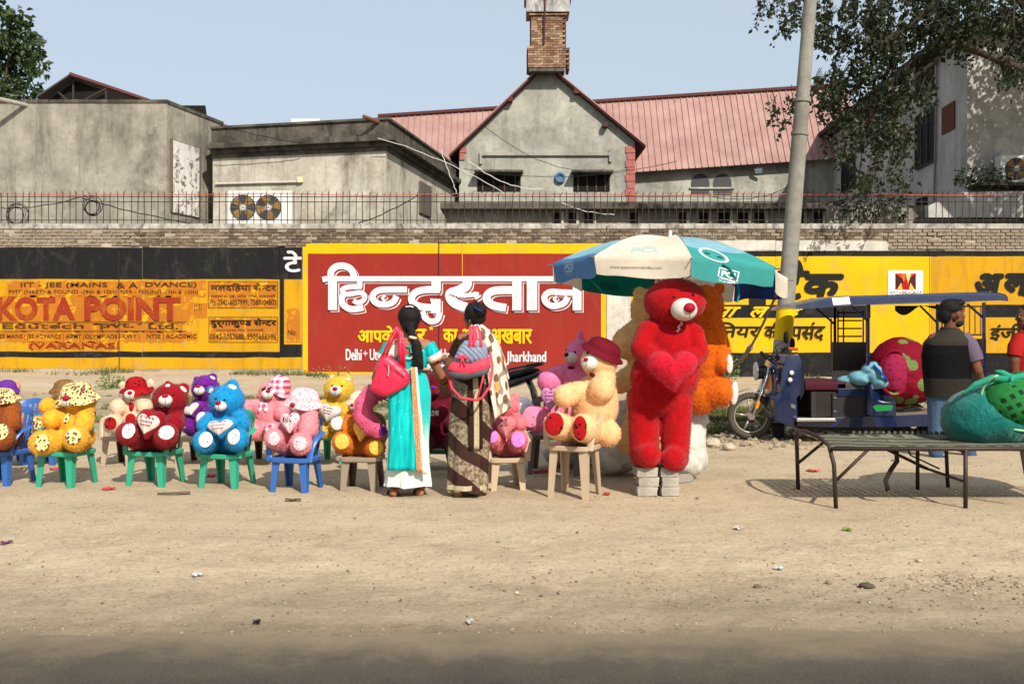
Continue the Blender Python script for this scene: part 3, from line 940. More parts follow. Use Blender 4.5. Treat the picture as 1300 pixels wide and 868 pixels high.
# ------------------------------------------------------------------ iron railing on the wall
def railing():
    t = thing('iron_railing', 'rusty spiked iron railing running along the top of the brick wall', 'railing', (0, WY + 0.12, wz(285)))
    m = m_plain('rusty_iron', S(62, 48, 42), 0.8, 0.3, 0.4, 14)
    z1 = wz(247) - wz(285)
    mb = MB(); mb.tube([(0, 0, -0.02), (0, 0, z1), (0.015, -0.03, z1 + 0.05), (0.03, -0.09, z1 + 0.10)], [0.011, 0.011, 0.009, 0.003], 5)
    mb.tube([(0, 0, z1 - 0.02), (-0.02, 0.04, z1 + 0.08)], [0.008, 0.002], 4)
    b = mb.build('bar', m, t)
    x = -13.4; first = True; r = random.Random(5)
    while x < 13.6:
        if first: b.location = (x, 0, 0); first = False
        else: inst(b, t, (x + r.uniform(-.012, .012), r.uniform(-.006, .006), 0), (r.uniform(-.02, .02), r.uniform(-.025, .025), r.uniform(-.5, .5)), (1, 1, r.uniform(0.97, 1.03)))
        x += 0.172
    for zz in (z1 - 0.04, z1 - 0.17, 0.12):
        mb = MB(); pts = [(xx, -0.012, zz + r.uniform(-.006, .006)) for xx in np.arange(-13.6, 13.8, 1.2)]
        mb.tube(pts, 0.011, 5); mb.build('rail', m, t)
    mo = m_plain('orange_cable', S(178, 84, 62), 0.6)
    mb = MB(); pts = [(xx, -0.03, z1 + 0.015 + 0.03 * math.sin(xx * 1.3) * math.sin(xx * 0.37)) for xx in np.arange(-13.6, 13.8, 0.3)]
    mb.tube(pts, 0.010, 5)
    tag(mb.build('cable', mo, None, loc=t.location), 'thin orange cable lying along the spiked railing top', 'cable')
    # tangled wires
    mk = m_plain('black_cable', S(36, 34, 34), 0.6); mw = m_plain('white_cable', S(196, 192, 184), 0.6)
    def wire(p0, p1, sag, mat, lab, rad=0.008, seed=0, Yo=0.0):
        rr = random.Random(seed); mb = MB(); pts = []
        for i in range(15):
            s = i / 14; px = p0[0] + (p1[0] - p0[0]) * s; py = p0[1] + (p1[1] - p0[1]) * s + sag * 4 * s * (1 - s)
            q = P(px, py, WY + Yo); pts.append((q.x + rr.uniform(-.02, .02), q.y, q.z + rr.uniform(-.015, .015)))
        mb.tube(pts, rad, 5); tag(mb.build('cable', mat), lab, 'cable')
    wire((105, 252), (270, 288), 3, mk, 'black cable sagging behind the railing beside the door with flaking paint', 0.014, 1, 0.3)
    wire((0, 264), (110, 248), 5, mk, 'black cable drooping along the railing at the far grey wall end', 0.012, 2, 0.05)
    wire((440, 288), (530, 248), 4, mk, 'black cable rising to the railing below the stained cornice', 0.014, 3, 0.3)
    wire((480, 175), (640, 245), -6, mw, 'long white cable running from the cornice corner towards the gable', 0.010, 4, 2.6)
    wire((595, 205), (690, 240), 10, mw, 'white cable swagged across the gable wall above its dark window', 0.012, 5, 3.0)
    wire((560, 190), (580, 245), 2, mw, 'short white cable hanging down the cornice side', 0.012, 6, 3.0)
    wire((615, 160), (800, 215), 24, mk, 'thin black wire crossing the gable wall', 0.009, 7, 5.0)
    wire((590, 215), (860, 205), 14, mk, 'thin dark wire hanging from gable to the pink roof', 0.009, 8, 5.0)
    wire((700, 250), (780, 272), 6, mw, 'pale cable looping behind the railing under the blue dish', 0.010, 9, 0.4)
    wire((1035, 262), (1200, 250), -8, mk, 'black cable behind the railing at the white parapet', 0.010, 10, 0.3)
    wire((905, 250), (1000, 238), 8, mk, 'black cable slung near the floodlight behind the railing', 0.009, 11, 0.3)
    wire((280, 160), (385, 182), 2, mk, 'dark cable lying along the stained cornice', 0.012, 12, 3.2)
    # coils
    for px, py, rr_, lab in ((117, 262, 0.24, 'loose coil of black cable tied to the railing'), (20, 272, 0.28, 'large coil of dark cable hung on the railing at the grey wall')):
        mb = MB(); c = P(px, py, WY); rr = random.Random(int(px))
        for k in range(5):
            mb.torus((c.x + rr.uniform(-.05, .05), WY + 0.05 + 0.01 * k, c.z + rr.uniform(-.05, .05)), (rr.uniform(-.2, .2), 1, 0), rr_ * rr.uniform(.6, 1), 0.009, 18, 4)
        tag(mb.build('cable_coil', mk), lab, 'cable')
railing()
# ------------------------------------------------------------------ buildings behind the wall
M_greyA = m_wall('grey_plaster', S(126, 121, 110), S(162, 156, 142), S(66, 62, 56), 0.7, 0.8)
M_cream = m_wall('cream_plaster', S(168, 161, 146), S(196, 190, 176), S(80, 72, 62), 0.6, 1.0)
M_gable = m_wall('gable_plaster', S(136, 134, 124), S(172, 170, 158), S(84, 82, 76), 0.55, 0.7)
M_stain = m_wall('black_stained_concrete', S(66, 62, 56), S(104, 98, 88), S(34, 32, 30), 0.85, 1.6)
M_white = m_wall('white_wash', S(164, 162, 156), S(190, 188, 182), S(120, 114, 106), 0.45, 0.9)
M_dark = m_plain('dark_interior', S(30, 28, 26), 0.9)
M_pink = N('pink_sheet_metal')
_o = M_pink.n('ObjectInfo')
M_pink.done(M_pink.mix(M_pink.step(M_pink.noise(0.9, 6, 0.7), 0.35, 0.7), S(146, 112, 106), S(168, 136, 128)), 0.5, 0.0)
M_rust = m_plain('maroon_trim', S(84, 50, 46), 0.7, var=0.3)
M_quoin = m_plain('pink_quoin_paint', S(158, 96, 90), 0.8, var=0.25)
M_metal = m_plain('grey_metal', S(120, 122, 122), 0.45, 0.6, 0.15)

def bwall(mb, name, mat, root, label=None, smooth=False, bevel=0):
    o = mb.build(name, mat, root, smooth, bevel=bevel); o.location = -Vector(root.location)
    if label: o['label'] = label
    return o

def house_A():
    Y1 = 28.0; Y2 = 31.0
    t = thing('concrete_building', 'plain grey plastered building with flaking white door, far end of the wall', 'building', (P(100, 300, 28).x, Y1, 0))
    zt = P(0, 130, Y1).z; xc = P(212, 0, Y1).x; x2 = P(283, 0, Y2).x
    mb = MB(); poly = [(-30, Y1, 0), (xc, Y1, 0), (x2, Y2, 0), (x2, Y2 + 5, 0), (-30, Y2 + 5, 0)]
    mb.prism(poly, (0, 0, zt)); bwall(mb, 'wall', M_greyA, t)
    mb = MB(); mb.bbox((-30, Y1 - 0.03, zt - 0.02), (xc + 0.02, Y1 + 0.25, zt + 0.07)); 
    d = Vector((x2 - xc, Y2 - Y1, 0)).normalized(); n = Vector((d.y, -d.x, 0))
    a = Vector((xc, Y1, zt - 0.03)); b = Vector((x2, Y2, zt - 0.03))
    mb.prism([a + n * 0.03, b + n * 0.03, b - n * 0.2, a - n * 0.2], (0, 0, 0.095)); bwall(mb, 'coping', M_stain, t)
    # door on the receding side
    def onside(px, py):
        # intersection of pixel ray column with the side face
        k = (px - CX) / F
        s = (k * Y1 - xc) / ((x2 - xc) - k * (Y2 - Y1))
        Y = Y1 + s * (Y2 - Y1)
        return Vector((xc + s * (x2 - xc), Y, EYE - (py - CY) / F * Y))
    dm = m_paint('flaking_white_door', S(214, 210, 204), under=S(110, 92, 82), wear=0.20)
    fr = m_plain('door_frame', S(104, 92, 80), 0.8)
    p = [onside(217, 178), onside(251, 178), onside(251, 276), onside(217, 276)]
    zt_, zb = p[0].z, p[2].z
    A = Vector((p[0].x, p[0].y, 0)); B = Vector((p[1].x, p[1].y, 0))
    mb = MB(); mb.prism([Vector((*A.xy, zb)) + n * 0.05, Vector((*B.xy, zb)) + n * 0.05, Vector((*B.xy, zb)) - n * .02, Vector((*A.xy, zb)) - n * .02], (0, 0, zt_ - zb))
    dd = bwall(mb, 'door', dm, t, 'white painted door with flaking paint')
    mb = MB(); q = A.lerp(B, 0.85); mb.tube([Vector((q.x, q.y, zb + 1.05)) + n * 0.08, Vector((q.x, q.y, zb + 1.25)) + n * 0.08], 0.02, 6)
    h = mb.build('bolt', M_metal, dd)
    for (aa, bb) in ((A - d * 0.06, A), (B, B + d * 0.06)):
        mb = MB(); mb.prism([Vector((*aa.xy, zb)) + n * .07, Vector((*bb.xy, zb)) + n * .07, Vector((*bb.xy, zb)) - n * .02, Vector((*aa.xy, zb)) - n * .02], (0, 0, zt_ - zb + 0.05))
        bwall(mb, 'door_frame', fr, t)
    # spout
    mb = MB(); mb.tube([P(36, 134, Y1) + Vector((0, .1, 0)), P(36, 134, Y1) + Vector((-0.55, -0.75, 0.03))], 0.065, 10)
    bwall(mb, 'drain_spout', m_plain('pale_pipe', S(150, 144, 132), 0.6), t)
house_A()

def shed_behind():
    Yr = 34.0
    t = thing('open_shed_roof', 'dark open gabled tin roof with red ridge rising over the grey building', 'shed', P(100, 130, Yr))
    m = m_plain('dark_tin', S(70, 62, 60), 0.7, 0.2); mr = m_plain('red_edge', S(92, 54, 50), 0.7)
    ap = P(88, 94, Yr); l = P(46, 122, Yr); r_ = P(290, 162, Yr + 2); 
    back = Vector((0.6, 8, -0.1))
    for a, b in ((l, ap), (ap, r_)):
        mb = MB(); d = Vector((0, 0, -0.06)); poly = [a, b, b + back, a + back]
        mb.prism(poly, d); bwall(mb, 'roof_sheet', m, t)
    mb = MB(); mb.tube([ap, r_], 0.07, 6); bwall(mb, 'edge_trim', mr, t)
    mb = MB()
    for k in range(5):
        o = back * (k / 4.0) + Vector((0, 0.3, 0)); base = P(88, 132, Yr) + o
        L = P(52, 130, Yr) + o; Rr = P(200, 134, Yr) + o
        for aa, bb in ((L, Rr), (base, ap + o * 1 + Vector((0, 0, -.1))), (base, P(66, 112, Yr) + o), (base, P(130, 110, Yr) + o), (P(130, 132, Yr) + o, P(130, 112, Yr) + o)):
            mb.tube([aa, bb], 0.035, 5)
        if k: continue
    bwall(mb, 'roof_truss', m_plain('truss', S(60, 54, 52), 0.7), t)
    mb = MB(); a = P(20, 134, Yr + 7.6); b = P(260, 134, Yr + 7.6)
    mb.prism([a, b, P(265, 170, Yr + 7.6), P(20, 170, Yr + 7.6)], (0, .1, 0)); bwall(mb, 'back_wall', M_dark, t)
    mb = MB(); q = Vector((0, .5, 0)); mb.prism([P(50, 126, Yr) + q, ap + q - Vector((0, 0, .12)), P(262, 158, Yr) + q, P(262, 175, Yr) + q, P(50, 175, Yr) + q], (0, .05, 0)); bwall(mb, 'gable_shade_sheet', M_dark, t)  # dark sheet added to stand in for the shade inside the open gable
    for px in (52, 200):
        mb = MB(); q = P(px, 130, Yr + .3); mb.tube([q, (q.x, q.y, 0)], 0.08, 6); bwall(mb, 'post', m, t)
shed_behind()

def house_B():
    t = thing('flat_roofed_building', 'cream building with heavy black-stained cornice between grey block and gable', 'building', (-5, 28, 0))
    A = Vector((P(270, 0, 29.3).x, 29.3, 0)); C = Vector((P(490, 0, 28).x, 28, 0)); B = Vector((P(600, 0, 39.5).x, 39.5, 0))
    zt = P(490, 150, 28).z
    inner = [A, C, B, B + Vector((-9, 3, 0)), A + Vector((0, 12, 0))]
    mb = MB(); mb.prism(inner, (0, 0, zt - 0.88)); bwall(mb, 'wall', M_cream, t)
    def offs(d):
        # outline pushed out on the two visible sides
        n1 = Vector(((C - A).y, -(C - A).x, 0)).normalized(); n2 = Vector(((B - C).y, -(B - C).x, 0)).normalized()
        m_ = (n1 + n2); m_ = m_ / m_.dot(n1)
        return [A + n1 * d, C + m_ * d, B + n2 * d, B + Vector((-9, 3, 0)), A + Vector((0, 12, 0))]
    mb = MB()
    prof = [(0.04, 0.92, 0.12), (0.14, 0.80, 0.12), (0.32, 0.68, 0.14), (0.18, 0.54, 0.07), (0.08, 0.47, 0.40), (0.14, 0.07, 0.07)]
    for d, below, h in prof:
        mb.prism([p + Vector((0, 0, zt - below)) for p in offs(d)], (0, 0, h - 0.003))
    bwall(mb, 'cornice', M_stain, t, 'black-stained moulded cornice and parapet')
    mb = MB(); mb.bbox(P(370, 158, 33) , P(406, 151, 33) + Vector((0, .5, 0))); bwall(mb, 'roof_box', m_plain('white_box', S(214, 216, 220), 0.6), t)
    mb = MB(); a = A.lerp(C, 0.02); b = A.lerp(C, 0.5); n = Vector((0, -0.05, 0))
    z = P(285, 232, 29).z
    mb.tube([Vector((a.x, a.y, z)) + n, Vector((b.x, b.y, z - 0.03)) + n], 0.035, 8)
    bwall(mb, 'conduit', m_plain('conduit', S(186, 180, 168), 0.5), t)
    mb = MB(); mb.box(Vector((b.x + .1, b.y - .07, z + .02)), (0.16, 0.1, 0.16)); bwall(mb, 'junction_box', m_plain('junction_box', S(206, 190, 150), 0.5), t, bevel=0.01)
    # small chimney pot spout on corner
    mb = MB(); q = Vector((C.x - .2, C.y - .02, zt - .12)); mb.tube([q, q + Vector((-.35, -.5, .05))], 0.06, 8); bwall(mb, 'drain_spout', m_plain('rust_spout', S(110, 76, 62), 0.8), t)
    # little hatch door and sloped buttress on the side face
    k1 = C.lerp(B, 0.30); k2 = C.lerp(B, 0.42)
    n2 = Vector(((B - C).y, -(B - C).x, 0)).normalized()
    mb = MB(); zz = P(550, 270, k1.y).z
    mb.prism([Vector((*k1.xy, zz)) + n2 * .06, Vector((*k2.xy, zz)) + n2 * .06, Vector((*k2.xy, zz)) - n2 * .02, Vector((*k1.xy, zz)) - n2 * .02], (0, 0, 1.0))
    bwall(mb, 'hatch', m_plain('hatch_grey', S(96, 88, 80), 0.8), t)
house_B()

def ac_unit(px0, px1, py0, py1, Y, fans, label, ty):
    a = P(px0, py0, Y); b = P(px1, py1, Y)
    w = b.x - a.x; h = a.z - b.z
    t = thing('air_conditioner', label, 'air conditioner', (a.x + w / 2, Y, b.z))
    mw = m_plain('ac_white', S(206, 204, 198), 0.5, var=0.1, scale=3); mg = m_plain('ac_grille', S(60, 60, 60), 0.5); mo = m_plain('fan_ochre', S(140, 108, 60), 0.7, var=.4, scale=6)
    mb = MB(); mb.box((0, 0.2, h / 2), (w, 0.36, h)); mb.build('casing', mw, t, bevel=0.02)
    for k in range(fans):
        cx = (-w / 2 + w * (0.24 + 0.40 * k)) if fans > 1 else 0.05 * w
        r = min(h * 0.40, w * 0.2 if fans > 1 else h * .4)
        mb = MB(); mb.disc((cx, 0.012, h / 2), (0, 1, 0), r, 0.012, 24); f = mb.build('fan_opening', mg, t)
        mb = MB()
        for q in range(4):
            aa = q * math.pi / 2 + .4 + k
            pts = [(cx, -0.004, h / 2)]
            for s in range(5):
                bb = aa + s * 0.2; pts.append((cx + r * .93 * math.cos(bb), -0.006 - 0.004 * s, h / 2 + r * .93 * math.sin(bb)))
            mb.add(pts, [(0, i, i + 1) for i in range(1, 5)])
        mb.build('fan_blade', mo, f)
        mb = MB(); mb.disc((cx, -0.015, h / 2), (0, 1, 0), r * 0.25, 0.02, 14); mb.build('fan_hub', mw, f)
        mb = MB()
        for q in range(1, 6): mb.torus((cx, -0.03, h / 2), (0, 1, 0), r * q / 5.0, 0.004, 24, 4)
        for q in range(8):
            aa = q * math.pi / 4; mb.tube([(cx, -0.03, h / 2), (cx + r * math.cos(aa), -0.03, h / 2 + r * math.sin(aa))], 0.004, 4)
        mb.build('grille', M_metal, f)
    mb = MB()
    for sx in (-1, 1): mb.box((sx * w * .38, 0.2, -0.06), (0.06, 0.4, 0.12))
    mb.build('foot', M_metal, t)
    return t
ac_unit(289, 370, 242, 285, 27.6, 2, 'white twin-fan air conditioner outdoor unit behind the railing', 0)

def gable_house():
    Y = 36.0
    X = lambda px: P(px, 0, Y).x
    Z = lambda py: P(0, py, Y).z
    t = thing('gabled_house', 'grey plastered gabled house with pink metal roof and tall brick chimney', 'house', (X(695), Y, 0))
    apx, apz = X(692), Z(86); lx, rx = X(583), X(806); lz, rz = Z(190), Z(180)
    mb = MB(); poly = [(lx, Y, 0), (rx, Y, 0), (rx, Y, rz), (apx, Y, apz), (lx, Y, lz)]
    mb.prism(poly, (0, 5.5, 0)); bwall(mb, 'wall', M_gable, t)
    # verge boards / roof planes of the gable
    ov = 0.28
    def plane(a, b, name, mat, th=0.10, depth=6.6, over=0.30):
        a = Vector(a); b = Vector(b); d = (b - a).normalized(); n = Vector((-d.z, 0, d.x));
        if n.z < 0: n = -n
        a2 = a - d * 0.0; b2 = b + d * 0.45
        mb = MB(); mb.prism([a2 + Vector((0, -over, 0)), b2 + Vector((0, -over, 0)), b2 + Vector((0, -over, 0)) + n * th, a2 + Vector((0, -over, 0)) + n * th], (0, depth, 0))
        return bwall(mb, name, mat, t)
    plane((apx, Y, apz + .02), (lx, Y, lz + .02), 'verge_board', M_rust, 0.05)
    plane((apx, Y, apz + .02), (rx, Y, rz + .02), 'verge_board', M_rust, 0.05)
    plane((apx, Y, apz + .09), (lx, Y, lz + .09), 'roof', M_pink.m, 0.04, 6.7, 0.34)
    plane((apx, Y, apz + .09), (rx, Y, rz + .09), 'roof', M_pink.m, 0.04, 6.7, 0.34)
    for k, (px, py) in enumerate(((648, 128), (731, 118), (768, 160))):
        mb = MB(); mb.box((X(px), Y - .16, Z(py)), (.16, .3, .16)); bwall(mb, 'purlin_end', M_rust, t)
    # moulding
    mb = MB(); z = Z(198); mb.bbox((X(612), Y - .10, z), (X(773), Y + .02, z + .13))
    mb.bbox((X(609), Y - .10, z - .30), (X(612), Y + .02, z + .13)); mb.bbox((X(773), Y - .10, z - .22), (X(776.5), Y + .02, z + .22))
    bwall(mb, 'moulding', M_gable, t)
    # windows with hoods
    for a, b in ((606, 661), (728, 774)):
        mb = MB(); mb.bbox((X(a), Y - .03, Z(243)), (X(b), Y + .02, Z(222))); w = bwall(mb, 'window', M_dark, t)
        mb = MB(); mb.bbox((X(a - 3), Y - .55, Z(221)), (X(b + 3), Y + .01, Z(218.5))); h = mb.build('hood', M_stain, w)
        for k in range(4):
            mb = MB(); xx = X(a + (b - a) * (k + .5) / 4); mb.box((xx, Y - .045, (Z(243) + Z(222)) / 2), (0.05, 0.04, Z(222) - Z(243)))
            mb.build('shutter_bar', m_plain('brown_wood', S(84, 66, 54), 0.8), w)
        pass
    # quoins
    for side, a, b in ((0, 584, 592), (1, 794, 806)):
        k = 0; py = 186
        while py < (262 if side else 204):
            mb = MB(); mb.bbox((X(a + (0 if side == 0 else (2 if k % 2 else 0))), Y - .05, Z(py + 8.2)), (X(b - (2 if (side == 0 and k % 2) else 0)) + (.004 if side else 0), Y + .02, Z(py)))
            bwall(mb, 'quoin', M_quoin, t); py += 9; k += 1
    # round blue vent
    # chimney: core + individual bricks
    cx0, cx1 = X(674), X(717); cw = cx1 - cx0; Yc = Y - .48; cd = .9
    core = MB(); core.bbox((cx0 + .02, Yc + .02, Z(92)), (cx1 - .02, Yc + cd - .02, Z(2)))
    ch = bwall(core, 'chimney', M_core, t)
    bl, bh = 0.225, 0.085
    pr = []
    for k in range(4):
        me = brick_mesh(bl - .012, bh - .014, .12, 40 + k); me.materials.append(M_brick2); pr.append(me)
    r = random.Random(8); z = Z(90); row = 0
    while z < Z(22):
        wide = 0.12 if z < Z(66) else (0.0)
        if z > Z(27): wide = 0.07
        x = cx0 - wide + bl / 2; off = (bl / 2 if row % 2 else 0)
        x -= off
        while x < cx1 + wide - .02:
            xx = min(max(x, cx0 - wide + bl * .5), cx1 + wide - bl * .5)
            o = bpy.data.objects.new('brick', pr[r.randrange(4)]); COL.objects.link(o); o.parent = ch
            o.location = Vector((xx, Yc + .03 - wide, z)); o.rotation_euler = (0, r.uniform(-.02, .02), 0)
            x += bl
        # right side return
        z += bh; row += 1
    sd = MB(); 
    z = Z(90); row = 0
    while z < Z(22):
        wide = 0.12 if z < Z(66) else 0.0
        for j in range(4):
            for xx in (cx0 - wide + .02, cx1 + wide - .02): sd.box((xx, Yc + .16 + j * .225 + (.1 if row % 2 else 0), z), (.10, .21, .072))
        z += bh; row += 1
    o = sd.build('bricks', M_brick2, ch); o['kind'] = 'stuff'
    mb = MB(); mb.bbox((X(668), Yc - .16, Z(22)), (X(722), Yc + cd + .1, Z(4))); mb.bbox((X(665.5), Yc - .22, Z(4) + .002), (X(724.5), Yc + cd + .15, Z(-6)))
    mb.build('chimney_cap', m_wall('lichen_concrete', S(150, 148, 142), S(190, 188, 182), S(54, 50, 46), 0.9, 3.5), ch)
    mb = MB(); mb.tube([(X(691), Yc - .2, Z(0)), (X(691), Yc - .16, Z(25)), (X(690), Yc - .10, Z(62))], .035, 6); mb.build('pipe', M_rust, ch)
    mb = MB(); mb.bbox((X(671), Y - .60, Z(96)), (X(716), Y + .05, Z(90))); mb.build('ledge', M_stain, ch)
    return t
gable_house()

tag((lambda mb: (mb.torus((P(711, 226, 36).x, 35.9, P(711, 226, 36).z), (0, 1, 0), 0.15, 0.05, 18, 6), mb.disc((P(711, 226, 36).x, 35.93, P(711, 226, 36).z), (0, 1, 0), 0.13, 0.03, 16), mb)[-1])(MB()).build('wall_fan', m_plain('blue_fan', S(78, 110, 140), 0.5)), 'small round blue exhaust fan on the gable wall between its windows', 'fan')

def long_house():
    # ridge parallel to the wall, roof seen from the front
    t = thing('long_outbuilding', 'long grey building with standing-seam pink roof and twin arched vents', 'building', (8, 40, 0))
    Yr, Ye = 43.4, 41.3
    # ridge heights: px 500 -> 148 , px 1005 -> 114
    def ridge(px): 
        py = 148 + (px - 500) * (114 - 148) / 505.0
        return P(px, py, Yr)
    # build the roof as straight plane: ridge from pixel(500) to pixel(1010)
    r0, r1 = ridge(480), ridge(1075)
    e1 = P(1075, 199, Ye); e0 = Vector((r0.x, Ye, e1.z - (r1.z - r0.z)))
    n = 76; Wd = (r1.x - r0.x)
    for k in range(n):
        a, b = k / n, (k + 1) / n
        R0 = r0.lerp(r1, a); R1 = r0.lerp(r1, b); E0 = Vector((R0.x, Ye, e0.z + (e1.z - e0.z) * a)); E1 = Vector((R1.x, Ye, e0.z + (e1.z - e0.z) * b))
        w = (R1 - R0)
        mb = MB()
        # tray with raised seam at its left
        up = Vector((0, -.6, .8)) * 0.05
        s = w * 0.10
        rows = []
        for P0, sgn in ((E0, 0), (R0, 0)):
            rows.append([P0 + up * 0, P0 + up, P0 + s + up, P0 + s, P0 + w])
        mb.add(rows[0] + rows[1], [(i, i + 1, i + 6, i + 5) for i in range(4)])
        bwall(mb, 'roof_panel', M_pink.m, t)
    mb = MB(); mb.tube([r0 + Vector((0, -.05, .05)), r1 + Vector((0, -.05, .05))], 0.09, 6); bwall(mb, 'ridge_cap', M_rust, t)
    mb = MB(); mb.prism([(r0.x, Ye + .5, 0), (r1.x, Ye + .5, 0), (r1.x, Ye + .5, e1.z + .1), (r0.x, Ye + .5, e0.z + .1)], (0, .3, 0)); bwall(mb, 'wall', M_gable, t)
    mb = MB(); mb.prism([r0 - Vector((0, 0, .06)), r1 - Vector((0, 0, .06)), Vector((r1.x, Yr + 4, e1.z)), Vector((r0.x, Yr + 4, e0.z))], (0, 0, -.05)); bwall(mb, 'back_roof', M_pink.m, t)
    Yw = Ye + .5
    for px in (889, 917):
        c = P(px, 232, Yw); w = .38
        mb = MB(); pts = [(c.x - w, Yw - .03, c.z - .5)]
        pts += [(c.x - w * math.cos(a), Yw - .03, c.z + w * math.sin(a)) for a in np.linspace(0, math.pi, 10)] + [(c.x + w, Yw - .03, c.z - .5)]
        mb.prism(pts, (0, .02, 0)); bwall(mb, 'arched_vent', m_plain('vent_grey', S(74, 74, 74), .9), t)
    mb = MB(); c = P(903, 232, Yw); mb.bbox((P(875, 0, Yw).x, Yw - .08, P(0, 240, Yw).z), (P(932, 0, Yw).x, Yw + .05, P(0, 238, Yw).z)); bwall(mb, 'sill', M_cream, t)
    # floodlight
    c = P(963, 217, Yw - .3)
    fl = thing('floodlight', 'small square floodlight on the wall under the pink roof', 'floodlight', c)
    mb = MB(); mb.box((0, 0, 0), (.34, .10, .22)); b = mb.build('housing', M_metal, fl, bevel=.02); b.rotation_euler = (.6, 0, -.4)
    mb = MB(); mb.box((0, -.055, 0), (.28, .01, .17)); g = mb.build('glass', m_plain('lamp_glass', S(170, 190, 200), .2), b)
    mb = MB(); mb.tube([(-.05, 0, .1), (-.10, .1, .35), (-.10, .3, 1.0)], .02, 6); mb.build('bracket', M_metal, fl)
long_house()

def low_annexe():
    Y = 31.0
    t = thing('low_annexe', 'low annexe with dark projecting ledge and row of small openings behind railing', 'building', (P(780, 0, Y).x, Y, 0))
    X = lambda px: P(px, 0, Y).x; Z = lambda py: P(0, py, Y).z
    mb = MB(); mb.bbox((X(566), Y, 0), (X(1058), Y + 3.5, Z(263))); bwall(mb, 'wall', M_greyA, t)
    mb = MB(); mb.bbox((X(560), Y - .45, Z(267)), (X(1062), Y + 3.6, Z(259.5))); bwall(mb, 'ledge', M_stain, t)
    r = random.Random(4); px = 700
    for px in (702, 722, 742, 800, 862, 888, 912, 936, 958, 1010, 1032):
        w = r.uniform(8, 14)
        mb = MB(); mb.bbox((X(px), Y - .03, Z(284)), (X(px + w), Y + .02, Z(270))); bwall(mb, 'opening', M_dark, t)
        mb = MB(); mb.bbox((X(px + w + 1), Y - .07, Z(285)), (X(px + w + 4), Y + .01, Z(268))); bwall(mb, 'pillar', M_cream, t)
low_annexe()

